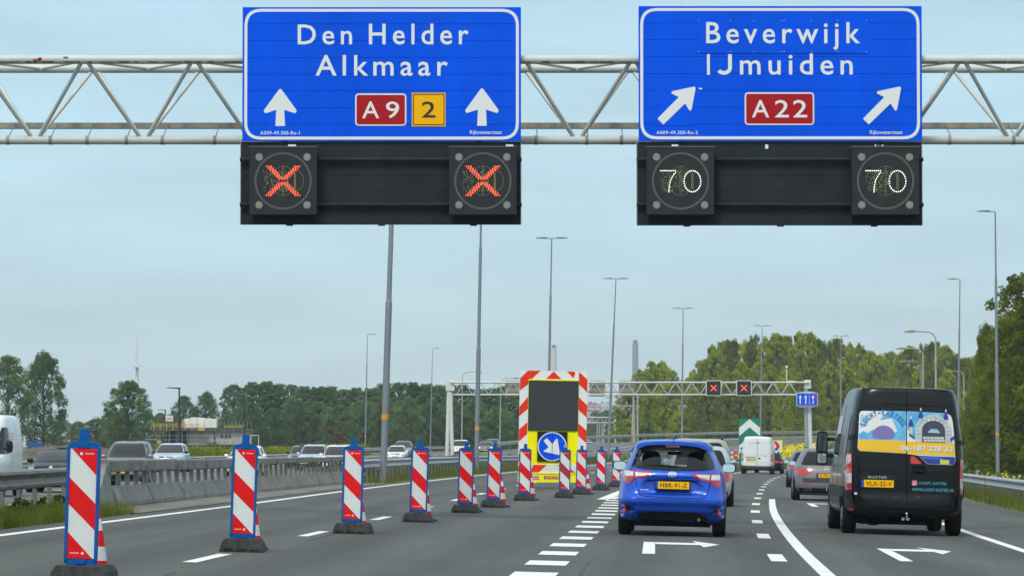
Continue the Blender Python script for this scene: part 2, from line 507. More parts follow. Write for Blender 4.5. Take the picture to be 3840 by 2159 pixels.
def zmain(X, Y):
    t = sstep(225, 350, Y)
    return plane(X) * (1 - t) + zmf(Y) * t
def rampX(Y):
    t = sstep(190, 330, Y)
    return (oppE(Y) - 4) * (1 - t) + (med(Y) - 6.8) * t
def rampZ(Y):
    t = sstep(230, 360, Y)
    return oppz(Y) * (1 - t) + (zmf(Y) + .45) * t
def ground(X, Y):
    if Y > 600:
        return oppz(Y) + (plane(X) - .3) * sstep(0, 60, X) * 0.8
    mm = med(min(Y, 520)) if Y < 320 else oppE(Y) + 12
    t = sstep(mm - 3.5, mm - 1.0, X)
    return oppz(Y) * (1 - t) + plane(X) * t
def on(X, Y): return ground(X, Y)

def strip(name, fl, fr, Y0, Y1, dy, zf, m, cols=2, dz=0.0, parent=None, kind=None):
    rows = max(2, int(round((Y1 - Y0) / dy)) + 1)
    vs, fs = [], []
    for i in range(rows):
        Y = Y0 + (Y1 - Y0) * i / (rows - 1)
        a, b = fl(Y), fr(Y)
        for j in range(cols + 1):
            X = a + (b - a) * j / cols
            vs.append((X, Y, zf(X, Y) + dz))
    c = cols + 1
    for i in range(rows - 1):
        for j in range(cols):
            k = i * c + j
            fs.append((k, k + 1, k + c + 1, k + c))
    o = MB().add(vs, fs).build(name, m, parent)
    if kind: o['kind'] = kind
    if m in (ASPHALT, ASPHALT2):
        uvl = o.data.uv_layers.new(name='lane')
        for lp in o.data.loops:
            c_ = o.data.vertices[lp.vertex_index].co
            uvl.data[lp.index].uv = (c_.x - edgeL(c_.y) if name != 'opposite_carriageway' else c_.x - oppE(c_.y), c_.y)
    return o

GRASS_G = M('verge soil and turf', (0.055, 0.085, 0.02), 0.9, var=0.35, scale=0.5, col2=(0.11, 0.12, 0.03), bump=0.6, bscale=6)
FIELD = M('field', (0.05, 0.075, 0.025), 0.95, var=0.3, scale=0.05, col2=(0.085, 0.09, 0.035))

# one sheet to the horizon
ys = [-300, -60, -20, 0, 20, 40, 60, 80, 100, 130, 160, 200, 240, 280, 330, 380, 440, 520, 600, 700, 900, 1200, 1700, 2500, 3300]
xs = [-2500, -1500, -800, -300, -150, -90, -60, -40, -30, -24, -18, -14, -11, -8, -5, -2, 2, 6, 10, 15, 20, 30, 40, 60, 90, 150, 300, 800, 1500, 2500]
gm = MB()
gm.add([(x, y, ground(x, y) - (.30 if y < 700 else .1)) for y in ys for x in xs],
       [(i * len(xs) + j, i * len(xs) + j + 1, (i + 1) * len(xs) + j + 1, (i + 1) * len(xs) + j) for i in range(len(ys) - 1) for j in range(len(xs) - 1)])
tag(gm.build('ground', FIELD, smooth=180), kind='structure')

# carriageways
road = strip('motorway', lambda Y: edgeL(Y) - .55, lambda Y: exitX(Y) + 6.6, -30, 240, 2, lambda X, Y: plane(X), ASPHALT, cols=6, kind='structure')
mainf = strip('motorway_bend', lambda Y: edgeL(Y) - .55, lambda Y: edgeL(Y) + 8.4, 240, 540, 4, zmain, ASPHALT2, cols=3, kind='structure')
exitr = strip('exit_road', lambda Y: exitX(Y) - 4.2, lambda Y: exitX(Y) + 6.0, 240, 640, 4, lambda X, Y: plane(X), ASPHALT2, cols=3, kind='structure')
opp = strip('opposite_carriageway', lambda Y: oppE(Y) - 13, lambda Y: oppE(Y) + 1.2, -30, 1500, 5, lambda X, Y: oppz(Y), ASPHALT2, cols=2, kind='structure')
ramp_r = strip('joining_road', lambda Y: rampX(Y) - 4.6, lambda Y: rampX(Y) + 4.4, 215, 540, 4, lambda X, Y: rampZ(Y), ASPHALT2, cols=2, dz=.012, kind='structure')
# grass between and beside them
def medz(X, Y):
    a, b = oppE(Y) + 1.2, edgeL(Y) - .55
    t = (X - a) / max(.1, b - a)
    t = sstep(.1, .9, t)
    return oppz(Y) * (1 - t) + zmain(b, Y) * t - .03
strip('median_verge', lambda Y: oppE(Y) + 1.15, lambda Y: edgeL(Y) - .5, -30, 320, 4, medz, GRASS_G, cols=8, kind='structure')
strip('right_verge', lambda Y: exitX(Y) + 6.55, lambda Y: exitX(Y) + 60, -30, 640, 5, lambda X, Y: plane(X) - .03, GRASS_G, cols=8, kind='structure')
def gorez(X, Y):
    a, b = edgeL(Y) + 8.35, exitX(Y) - 4.15
    if b <= a + .3: return plane(X) - .05
    t = sstep(0, .75, (X - a) / (b - a))
    return zmain(a, Y) * (1 - t) + plane(X) * t - .03
strip('gore_verge', lambda Y: edgeL(Y) + 8.35, lambda Y: max(exitX(Y) - 4.15, edgeL(Y) + 8.5), 240, 540, 4, gorez, GRASS_G, cols=8, kind='structure')
def bankz(X, Y):
    a, b = rampX(Y) - 14, rampX(Y) - 4.5
    t = sstep(0, .9, (X - a) / (b - a))
    return (oppz(Y) - .1) * (1 - t) + rampZ(Y) * t - .03
strip('left_bank', lambda Y: rampX(Y) - 14, lambda Y: rampX(Y) - 4.5, 300, 540, 4, bankz, GRASS_G, cols=6, kind='structure')
def midz(X, Y):
    a, b = rampX(Y) + 4.35, edgeL(Y) - .5
    t = max(0, min(1, (X - a) / max(.05, b - a)))
    return rampZ(Y) * (1 - t) + zmain(b, Y) * t - .02
strip('bend_median', lambda Y: rampX(Y) + 4.35, lambda Y: max(edgeL(Y) - .5, rampX(Y) + 4.4), 318, 540, 4, midz, GRASS_G, cols=2, kind='structure')
strip('left_verge', lambda Y: oppE(Y) - 40, lambda Y: oppE(Y) - 12.95, -30, 700, 6, lambda X, Y: oppz(Y) - .02, GRASS_G, cols=4, kind='structure')
# concrete ledge under the barrier
strip('barrier_footing', lambda Y: med(Y) - .9, lambda Y: edgeL(Y) - .52, 65, 122, 2, lambda X, Y: plane(X), CONC2, cols=1, dz=.012, kind='structure')

# painted markings, children of their road
MK = .005
def line(name, f, w, Y0, Y1, dy, zf, parent, dz=MK, dx=0.0):
    return strip(name, lambda Y: f(Y) + dx - w / 2, lambda Y: f(Y) + dx + w / 2, Y0, Y1, dy, zf, PAINT, 1, dz, parent)
pl = lambda X, Y: plane(X)
line('edge_line', edgeL, .17, -20, 240, 2, pl, road)
line('edge_line', edgeL, .17, 240, 520, 4, zmain, mainf, .02)
line('edge_line', lambda Y: edgeL(Y) + 7.4, .17, 240, 520, 4, zmain, mainf, .02)
Y = 16.0
while Y < 240:                                   # 3 m dash, 9 m gap
    line('lane_dash', edgeL, .16, Y, Y + 3.2, 1.1, pl, road, dx=3.62); Y += 12.15
Y = 246.0
while Y < 470:
    line('lane_dash', edgeL, .2, Y, Y + 4, 2, zmain, mainf, .02, dx=3.62); Y += 12
Y = 34.2
while Y < 97:                                    # block marking beside the exit lane
    line('block_mark', edgeL, .47, Y, Y + 1.65, .85, pl, road, dx=7.38); Y += 4.07
nose1 = pchip([97.5, 128, 170, 240], [2.36, 4.05, 6.2, 10.6])
nose2 = pchip([97.5, 103, 130, 180, 226, 240], [2.55, 2.95, 5.45, 9.55, 13.4, 14.9])
line('gore_line', nose1, .3, 97.5, 240, 3, pl, road)
line('gore_line', nose2, .2, 98.5, 240, 3, pl, road, .009)
line('edge_line', lambda Y: exitX(Y) - 3.35, .2, 240, 600, 4, pl, exitr)
Y = 34.0
while Y < 238:
    line('exit_lane_dash', exitX, .2, Y, Y + 3.2, 1.1, pl, road); Y += 12.1
Y = 252
while Y < 560:
    line('exit_lane_dash', exitX, .2, Y, Y + 4, 2, pl, exitr); Y += 12
line('solid_line', exitX, .17, 18, 107, 2, pl, road, dx=.42)
line('edge_line', exitX, .17, -20, 240, 2, pl, road, dx=3.72)
line('edge_line', exitX, .17, 240, 600, 4, pl, exitr, dx=3.72)
line('edge_line', oppE, .17, -20, 900, 6, lambda X, Y: oppz(Y), opp, .012)
line('edge_line', oppE, .17, -20, 900, 6, lambda X, Y: oppz(Y), opp, .012, dx=-11.4)
for k in range(2):
    Y = 70
    while Y < 420:
        line('lane_dash', oppE, .16, Y, Y + 3.2, 2, lambda X, Y: oppz(Y), opp, .012, dx=-3.4 * (k + 1)); Y += 12
line('edge_line', lambda Y: rampX(Y) + 3.7, .2, 330, 520, 4, lambda X, Y: rampZ(Y), ramp_r, .025)
def turn_arrow(x, y, k=1.0):
    b = MB()
    P = lambda a, c: (x + a, y + c, plane(x + a) + MK)
    b.add([P(0, 0), P(.165, 0), P(.165 + .235 * k, 6.1), P(.235 * k, 6.1)], [(0, 1, 2, 3)])
    b.add([P(.165 + .2 * k, 5.0), P(.99, 5.0), P(.99, 6.1), P(.165 + .236 * k, 6.1)], [(0, 1, 2, 3)])
    b.add([P(.992, 3.9), P(1.3, 5.55), P(.992, 7.3)], [(0, 1, 2)])
    return b.build('turn_arrow', PAINT, road)
turn_arrow(1.67, 48.0); turn_arrow(4.93, 47.5, 1.25); turn_arrow(7.55, 94.0, 1.4); turn_arrow(4.6, 98)

SEAL = M('bitumen seal', (.028, .028, .03), .6, var=.3, scale=3)
for f, dx, Ya, Yb in ((edgeL, 3.9, 30, 150), (edgeL, 7.85, 28, 96)):
    Y = Ya
    while Y < Yb:
        Ln = random.uniform(4, 11)
        ph = random.uniform(0, 6)
        strip('crack_seal', lambda q: f(q) + dx + .012 * math.sin(q * .5 + ph) - .012, lambda q: f(q) + dx + .012 * math.sin(q * .5 + ph) + .012, Y, Y + Ln, .5, pl, SEAL, 1, .004, road)
        Y += Ln + random.uniform(3, 14)

# ------------------------------------------------------------------ steel guard rails
WPROF = [(-.01, .765), (.02, .76), (.085, .735), (.098, .695), (.02, .64), (.0, .605), (.02, .57), (.098, .515), (.085, .475), (.02, .45), (-.01, .445)]
def guard_rail(label, fx, fz, Y0, Y1, side=1, step=4.0, post=2.0, m=GALV, drop=0.0, post_off=.1, seg=2):
    """side +1: the beam's ribs face +X"""
    ymid = Y0
    root = empty('guard_rail', (fx(ymid), ymid, fz(fx(ymid), ymid)), label=label, cat='guard rail', group='steel guard rails')
    ox, oy, oz = root.location
    n = int((Y1 - Y0) / step)
    for i in range(n):
        a = Y0 + (Y1 - Y0) * i / n
        b = Y0 + (Y1 - Y0) * (i + 1) / n - .015
        vs, fs = [], []
        for j in range(seg + 1):
            y = a + (b - a) * j / seg
            x = fx(y); z = fz(x, y)
            for d, h in WPROF:
                vs.append((x + side * d - ox, y - oy, z + h - oz + random.uniform(-.004, .004)))
        k = len(WPROF)
        for j in range(seg):
            for q in range(k - 1):
                fs.append((j * k + q, j * k + q + 1, (j + 1) * k + q + 1, (j + 1) * k + q))
        MB().add(vs, fs).build('beam', m, root, smooth=45)
    if post:
        pb = MB().box((0, 0, .3), (.06, .1, .82))
        me = pb.mesh('post', GALV_D, bevel=0)
        y = Y0 + .4
        while y < Y1:
            x = fx(y)
            link('post', me, root, (x - side * post_off - ox, y - oy, fz(x, y) - oz))
            y += post
    return root
mz = lambda X, Y: plane(X) + .0
guard_rail('grey steel guard rail at the left edge ending before the concrete barrier', lambda Y: med(Y) - .12, mz, 24, 67, 1, m=GALV_D)
guard_rail('steel guard rail facing the closed lanes behind the striped boards', lambda Y: med(Y) + .28, zmain, 119, 300, 1, m=GALV)
guard_rail('steel guard rail on the median backing the closed lanes, beside the tall lamp posts', lambda Y: med(Y) - .45, zmain, 121, 330, -1, m=GALV)
guard_rail('steel guard rail along the middle of the raised road bend', lambda Y: med(Y) + .28, zmain, 302, 530, 1, post=4)
guard_rail('topmost guard rail on the outer side of the raised road bend', lambda Y: rampX(Y) - 5.6, lambda X, Y: rampZ(Y), 335, 530, 1, post=4)
guard_rail('steel guard rail in the grass right of the black van', lambda Y: exitX(Y) + 7.2, mz, 26, 250, -1)
guard_rail('dark guard rail in front of the yellow flowers by the exit', lambda Y: exitX(Y) - 6.6, mz, 262, 420, 1, post=4, m=GALV_D)
guard_rail('steel guard rail in front of the hedge beside the oncoming cars', lambda Y: oppE(Y) - 13.7, lambda X, Y: oppz(Y), 96, 640, 1, post=4)
guard_rail('short guard rail around the lamp post on the right grass', lambda Y: 39.4 + (Y - 330) * -.55, lambda X, Y: plane(X), 300, 330, -1, post=2)
# red reflector on the right rail
rr = MB().box((exitX(118) + 7.2 - .085, 118, plane(exitX(118) + 7.2) + .6), (.012, .06, .3)).build('reflector_strip', BRED)
rr.parent = [o for o in COL.objects if o.name.startswith('guard_rail') and 'black van' in o.get('label', '')][0]
rr.matrix_parent_inverse = Matrix.Translation(-rr.parent.location)

# ------------------------------------------------------------------ concrete barrier with balusters
bar = empty('concrete_barrier', (med(70), 70, plane(med(70))), label='grey concrete step barrier with open balusters beside the closed lane', cat='barrier')
bo = bar.location
BASE = [(-.26, 0), (-.25, .08), (-.13, .35), (-.12, .38), (.12, .38), (.13, .35), (.25, .08), (.26, 0)]
def seg_loft(prof, Ya, Yb, n=3, dz=0):
    vs, fs = [], []
    k = len(prof)
    for j in range(n + 1):
        y = Ya + (Yb - Ya) * j / n
        x = med(y); z = plane(x) + dz
        for d, h in prof: vs.append((x + d - bo.x, y - bo.y, z + h - bo.z))
    for j in range(n):
        for q in range(k):
            r = (q + 1) % k
            fs.append((j * k + q, j * k + r, (j + 1) * k + r, (j + 1) * k + q))
    fs += [tuple(range(k)), tuple(range(n * k + k - 1, n * k - 1, -1))]
    return MB().add(vs, fs)
BEAM = [(-.07, .645), (-.08, .67), (-.08, .85), (-.06, .875), (.06, .875), (.08, .85), (.08, .67), (.07, .645)]
BEAM2 = [(-.06, .70), (-.07, .72), (-.07, .84), (-.05, .86), (.05, .86), (.07, .84), (.07, .72), (.06, .70)]
CONC_T = M('older tan concrete', (0.215, 0.20, 0.17), 0.9, var=0.32, scale=2.2, bump=0.35, bscale=25)
y, i = 70.0, 0
while y < 119.5:
    L = 5.0
    old = i >= 4
    jz = random.uniform(-.012, .012)
    seg_loft(BASE, y, y + L - .05, 4, jz).build('base_segment', CONC_T if old else CONC, bar, bevel=.012)
    seg_loft(BEAM2 if old else BEAM, y, y + L - .05, 4, jz).build('top_beam', CONC_T if old else CONC, bar, bevel=.012)
    # overlapping lugs that lock neighbours together
    seg_loft([(-.12, .12), (-.12, .25), (.172, .25), (.222, .14)], y + L - .06, y + L + .45, 1, jz).build('joint_lug', CONC2, bar)
    seg_loft([(-.05, .68), (-.05, .77), (.086, .77), (.086, .68)], y + L - .06, y + L + .35, 1, jz).build('joint_lug', CONC2, bar)
    for k in range(4):
        yb = y + .5 + k * 1.24
        x = med(yb)
        MB().box((x - bo.x, yb - bo.y, plane(x) + .52 - bo.z), (.085, .16, .34)).build('baluster', CONC_T if old else CONC, bar, bevel=.015)
    y += L; i += 1
# sloping end block with the rail anchor
b = MB()
x0 = med(68.5) - bo.x; zg = plane(med(68.5)) - bo.z
b.add([(x0 - .3, 66.2 - 70, zg), (x0 + .3, 66.2 - 70, zg), (x0 + .28, -.02, zg), (x0 - .28, -.02, zg),
       (x0 - .2, 66.3 - 70, zg + .05), (x0 + .2, 66.3 - 70, zg + .05), (x0 + .12, -.02, zg + .82), (x0 - .12, -.02, zg + .82)],
      [(3, 2, 1, 0), (4, 5, 6, 7), (0, 1, 5, 4), (1, 2, 6, 5), (2, 3, 7, 6), (3, 0, 4, 7)])
b.build('end_block', CONC, bar, bevel=.015)
# ------------------------------------------------------------------ sign gantry over our lanes
GY = 65.7
GS = F_PX / GY                     # pixels per metre there
def gantry(label, Y, X0, X1, zt, zb, gap, panel, rc, rb, m, legs, first=0.0, tray=False, bands=False, detail=True):
    """triangular tube truss: two top chords, one bottom chord, braces"""
    g = empty('sign_gantry', (0, Y, 0), label=label, cat='gantry')
    n = 14 if detail else 8
    yf, yr, yb = 0, gap, gap * .5
    MB().tube((X0, yf, zt), (X1, yf, zt), rc, n=n).build('chord', m, g, smooth=60)
    MB().tube((X0, yr, zt), (X1, yr, zt), rc, n=n).build('chord', m, g, smooth=60)
    MB().tube((X0, yb, zb), (X1, yb, zb), rc, n=n).build('chord', m, g, smooth=60)
    x = first
    while x > X0: x -= panel
    x += panel
    h = panel / 2
    while x < X1 - h:
        for y in (yf, yr):
            MB().tube((x + .06, y, zt - rc * .7), (x + h - .06, yb, zb + rc * .6), rb, n=8).build('brace', m, g, smooth=60)
            MB().tube((x - .06, y, zt - rc * .7), (x - h + .06, yb, zb + rc * .6), rb, n=8).build('brace', m, g, smooth=60)
        MB().tube((x + .05, yf, zt - rc * .3), (x + h, yr, zt), rb * .8, n=8).build('brace', m, g, smooth=60)
        MB().tube((x + h, yr, zt), (x + panel - .05, yf, zt - rc * .3), rb * .8, n=8).build('brace', m, g, smooth=60)
        x += panel
    for (lx, w, zbase) in legs:
        for yy in ((yf, yr) if detail else (yb,)):
            MB().tube((lx, yy + (-.25 if yy == yf and detail else .25 if detail else 0), zbase), (lx, yy, zt + rc), w, w * .8, n=12).build('leg', m, g, smooth=60)
    if tray:
        MB().box(((X0 + X1) / 2, yr + .1, zb + (543 - 457) / GS * 1.0 - .07), (X1 - X0, .2, .10)).build('cable_tray', TRAY, g)
    if bands:
        px = 30
        for k, px in enumerate((30, 190, 328, 475, 610, 806, 2010, 2200, 2330, 3560, 3800)):
            bx = at(px, 525, Y + yb).x
            MB().tube((bx - .03, yb, zb), (bx + .03, yb, zb), rc * 1.07, n=n).build('clamp_band', TRAY, g, smooth=60)
            MB().tube((bx + .02, yb, zb + rc), (bx + .02, yr, zb + .36), .009, n=6).build('tray_hanger', GALV_D, g)
    return g
p1, p2 = at(1920, 224.5, GY + .1), at(1920, 526, GY + .9)
gan = gantry('near grey tube truss gantry carrying the two large blue signs', GY + .1, -26, 16, p1.z, p2.z, 1.6, 1.94, .078, .036, TRUSS,
             [(-25.6, .2, oppz(65)), (15.6, .2, plane(15))], first=at(315, 225, GY).x, tray=True, bands=True)
# rust spots and grime on the top chord
for px, py, w, h in ((137, 226, 26, 9), (246, 216, 18, 5), (150, 222, 12, 12)):
    c = at(px, py, GY + .02)
    MB().box((c.x, c.y - gan.location.y, c.z), (w / GS, .006, h / GS)).build('rust_patch', RUST, gan)
gl = MB()
x = -9.2
while x < 9.3:                                    # uneven dirt under the chord
    L = random.uniform(.05, .3); h = random.uniform(.008, .03)
    gl.box((x + L / 2, -.066, p1.z - .052 + h * .2), (L, .012, h)); x += L + random.uniform(0, .2)
gr = gl.build('grime_streak', GRIME, gan); gr['kind'] = 'stuff'

# ------------------------------------------------------------------ the two big signs
def sgn(label, cx, x0, x1, yt, yb_, y_board, conv, seams, content):
    top = at(cx, yb_, GY)
    s = empty('direction_sign', (top.x, GY - .12, top.z), label=label, cat='road sign', group='blue overhead signs')
    L = lambda px, py: ((px - cx) / GS, (yb_ - py) / GS)
    ed = [yt] + seams + [yb_]
    (xa, za), (xb, zb) = L(x0 + 3, yb_ - 3), L(x1 - 3, yt + 3)
    MB().box(((xa + xb) / 2, .045, (za + zb) / 2), (xb - xa, .008, zb - za)).build('sky_blocking_sheet', GALV_D, s)  # added behind the boards to keep sky light out of the seams
    for a, b in zip(ed[:-1], ed[1:]):
        xa, za = L(x0, b); xb, zb = L(x1, a)
        MB().box(((xa + xb) / 2, .02, (za + zb) / 2), (xb - xa, .04, zb - za - .006)).build('sign_board', BLUE, s, bevel=.002)
    # white border
    (xa, za), (xb, zb) = L(*conv['bl']), L(*conv['tr'])
    t = .052
    ring_poly(rect(xa, xb, za, zb, .30, 8), rect(xa + t, xb - t, za + t, zb - t, .25, 8), -.003, .0, 'border', SWHITE, s)
    content(s, L)
    # dark back board of horizontal planks, slots left open near its top
    yb0, yb1 = yb_ + 2, y_board
    rows = [yb0, yb0 + 62, yb0 + 125, yb0 + 188, yb0 + 250, yb1]
    for i, (a, b) in enumerate(zip(rows[:-1], rows[1:])):
        xa, za = L(x0 - 6, b); xb, zb = L(x1, a)
        bb = MB()
        if i == 0:
            hs = sorted(conv['holes'])
            cur = xa
            hz0, hz1 = L(0, yb0 + 25)[1], L(0, yb0 + 9)[1]
            for hpx, hw in hs:
                ha = (hpx - cx) / GS; hb = (hpx + hw - cx) / GS
                bb.box(((cur + ha) / 2, .06, (za + zb) / 2), (ha - cur, .03, zb - za - .004))
                bb.box(((ha + hb) / 2, .06, (hz1 + zb) / 2), (hb - ha, .03, zb - hz1 - .004))
                bb.box(((ha + hb) / 2, .06, (hz0 + za) / 2), (hb - ha, .03, hz0 - za - .004))
                cur = hb
            bb.box(((cur + xb) / 2, .06, (za + zb) / 2), (xb - cur, .03, zb - za - .004))
        else:
            bb.box(((xa + xb) / 2, .06, (za + zb) / 2), (xb - xa, .03, zb - za - .004))
        bb.build('back_board', BOARD, s)
        if i: MB().box(((xa + xb) / 2, .082, zb), (xb - xa - .02, .01, .05)).build('sky_blocking_strip', BOARD, s)  # added strip, stops sky showing through the plank seams
    for py in (601, 771):
        xa, z = L(x0 - 8, py); xb, _ = L(x1 + 3, py)
        MB().tube((xa, -.03, z), (xb, -.03, z), .036, n=12).build('mounting_rail', BOARD, s, smooth=60)
    for q in (.17, .5, .83):
        xm = L(x0 + (x1 - x0) * q, 0)[0]
        MB().box((xm, .06, L(0, yb1 + 1)[1]), (.12, .05, .03)).build('bracket', BOARD, s)
    for xe in (x0 - 7, x1):
        xq = L(xe, 0)[0]
        MB().box((xq, .075, L(0, (yb0 + yb1) / 2)[1]), (.012, .07, (yb1 - yb0) / GS)).build('edge_trim', GALV, s)
    # struts to the truss
    for q in (.15, .85):
        xm = L(x0 + (x1 - x0) * q, 0)[0]
        MB().box((xm, .11, .6), (.1, .1, 3.4)).build('strut', GALV_D, s)
    return s
def letters(s, key, L, x0, y0, x1, y1, m=SWHITE, name='lettering', y=-.005):
    (a, z1), (b, z0) = L(x0, y0), L(x1, y1)
    return text_fit(key, a, b, z0, z1, y).build(name, m, s)
def up_arrow(s, L, cx, tip, base, hw):
    P = [(cx - 18, base), (cx - 15, base - 61), (cx - hw + 6, base - 47), (cx - hw, base - 57), (cx, tip), (cx + hw, base - 57), (cx + hw - 6, base - 47), (cx + 15, base - 61), (cx + 18, base)]
    pts = rpoly([L(*p) for p in P], [0, .01, .03, .05, .05, .05, .03, .01, 0])
    MB().prism(pts, -.005, 0).build('arrow', SWHITE, s)
def diag_arrow(s, L, cx, cy):
    P = [(-77, 54), (-55, 76), (27, -3), (45, 26), (51, 20), (67, -62), (62, -67), (-22, -49), (-26, -42), (3, -27)]
    pts = rpoly([L(cx + a, cy + b) for a, b in P], [0, 0, .0, .03, .03, .03, .03, .03, .03, 0])
    MB().prism(pts, -.012, 0).build('arrow', SWHITE, s)
def badge(s, L, x0, y0, x1, y1, m, mb, key, tx, rad):
    (a, z1), (b, z0) = L(x0, y0), L(x1, y1)
    p = MB().prism(rect(a, b, z0, z1, rad), -.008, 0).build('route_plate', mb, s)
    t = .026
    MB().prism(rect(a + t, b - t, z0 + t, z1 - t, rad * .6), -.012, -.008).build('route_field', m, s)
    return p
def left_content(s, L):
    Z = lambda zx, zy: (880 + .6009 * zx, .6009 * zy)
    for key, x0, y0, x1, y1 in (('den', 393, 155, 733, 281), ('helder', 838, 150, 1462, 281), ('alk', 505, 346, 1332, 477)):
        a, b = Z(x0, y0), Z(x1, y1); letters(s, key, L, *a, *b)
    up_arrow(s, L, 880 + .6009 * 285, 331, 475, 63)
    up_arrow(s, L, 880 + .6009 * 1545, 329, 474, 64)
    a, b = Z(753, 587), Z(1073, 789)
    badge(s, L, *a, *b, SRED, SWHITE, 'A9', 0, .07)
    a, b = Z(797, 637), Z(903, 742); letters(s, 'A', L, *a, *b, y=-.014)
    a, b = Z(945, 637), Z(1028, 742); letters(s, '9', L, *a, *b, y=-.014)
    a, b = Z(1107, 582), Z(1318, 793)
    (xa, z1), (xb, z0) = L(*a), L(*b)
    MB().prism(rect(xa, xb, z0, z1), -.008, 0).build('route_plate', SYEL, s)
    ring_poly(rect(xa + .02, xb - .02, z0 + .025, z1 - .02, .02), rect(xa + .035, xb - .035, z0 + .04, z1 - .035, .015), -.011, -.008, 'route_border', SBLACK, s)
    a, b = Z(1170, 637), Z(1255, 738); letters(s, '2', L, *a, *b, m=SBLACK, y=-.012)
    a, b = Z(160, 822), Z(407, 845); letters(s, 'id1', L, *a, *b)
    a, b = Z(1470, 818), Z(1670, 848); letters(s, 'rws', L, *a, *b)
def right_content(s, L):
    Z = lambda zx, zy: (2360 + .601 * zx, .601 * zy)
    # overlay plate behind the first line, held by small rivets
    a, b = Z(425, 122), Z(1495, 334)
    (xa, z1), (xb, z0) = L(*a), L(*b)
    MB().prism(rect(xa, xb, z0, z1), -.012, 0).build('overlay_plate', BLUE, s)
    for zx in (432, 630, 774, 948, 965, 1136, 1300, 1480):
        for zy in (131, 325):
            x, z = L(*Z(zx, zy))
            MB().lathe([(-.016, .007), (-.012, .007)], 8, 'X').build('rivet', SWHITE, s, loc=(x, 0, z), rot=(0, 0, math.pi / 2))
    a, b = Z(168, 545), Z(413, 787)
    (xa, z1), (xb, z0) = L(*a), L(*b)
    MB().prism(rect(xa, xb, z0, z1), -.006, 0).build('overlay_plate', BLUE, s)
    for key, x0, y0, x1, y1, y in (('bev', 477, 140, 1440, 317, -.016), ('muiden', 688, 337, 1393, 470, -.005)):
        a, b = Z(x0, y0), Z(x1, y1); letters(s, key, L, *a, *b, y=y)
    (xa, z1), (xb, z0) = L(*Z(482, 341)), L(*Z(500, 470))
    MB().prism(rect(xa, xb, z0, z1), -.005, 0).build('lettering', SWHITE, s)
    # the capital J: a stem curling to the left
    cj, sw = [], 12
    pts = [(626, 341), (626, 425)] + [(626 - 38 + 38 * math.cos(a), 425 + 33 * math.sin(a)) for a in [math.pi * q / 16 for q in range(1, 14)]]
    left, right = [], []
    for i, p in enumerate(pts):
        q0, q1 = pts[max(0, i - 1)], pts[min(len(pts) - 1, i + 1)]
        d = Vector((q1[0] - q0[0], q1[1] - q0[1])).normalized()
        left.append((p[0] - d.y * sw, p[1] + d.x * sw)); right.append((p[0] + d.y * sw, p[1] - d.x * sw))
    jb = MB()
    jv = [(*L(*Z(*p)),) for p in left] + [(*L(*Z(*p)),) for p in right]
    k_ = len(left)
    jb.add([(x_, -.005, z_) for x_, z_ in jv], [(i, i + 1, k_ + i + 1, k_ + i) for i in range(k_ - 1)])
    jb.build('lettering', SWHITE, s)
    x, y = Z(300, 655); diag_arrow(s, L, x, y)
    x, y = Z(1585, 655); diag_arrow(s, L, x - 1, y)
    a, b = Z(717, 580), Z(1151, 784)
    badge(s, L, *a, *b, SRED, SWHITE, 'A22', 0, .07)
    a, b = Z(762, 628), Z(870, 737); letters(s, 'A', L, *a, *b, y=-.014)
    a, b = Z(905, 628), Z(1107, 737); letters(s, '22', L, *a, *b, y=-.014)
    a, b = Z(431, 552), Z(452, 561)
    (xa, z1), (xb, z0) = L(*a), L(*b)
    MB().prism(rect(xa, xb, z0, z1), -.005, 0).build('sticker', SWHITE, s)
    a, b = Z(165, 820), Z(424, 842); letters(s, 'id2', L, *a, *b)
    a, b = Z(1498, 818), Z(1702, 848); letters(s, 'rws', L, *a, *b)
sgn('large blue overhead sign for Den Helder and Alkmaar with upward arrows', 1432, 909, 1955, 27, 532, 845,
    {'bl': (916, 526), 'tr': (1947, 34), 'holes': [(1080, 30), (1898, 28)]}, [91, 155, 217.5, 280, 342.5, 406, 469], left_content)
sgn('large blue overhead sign for Beverwijk and IJmuiden with slanting arrows', 2925, 2393, 3457, 23, 532, 848,
    {'bl': (2399, 525), 'tr': (3449, 31), 'holes': [(2517, 30), (2868, 12), (3280, 32)]}, [87, 151, 214, 278, 341, 405, 468], right_content)

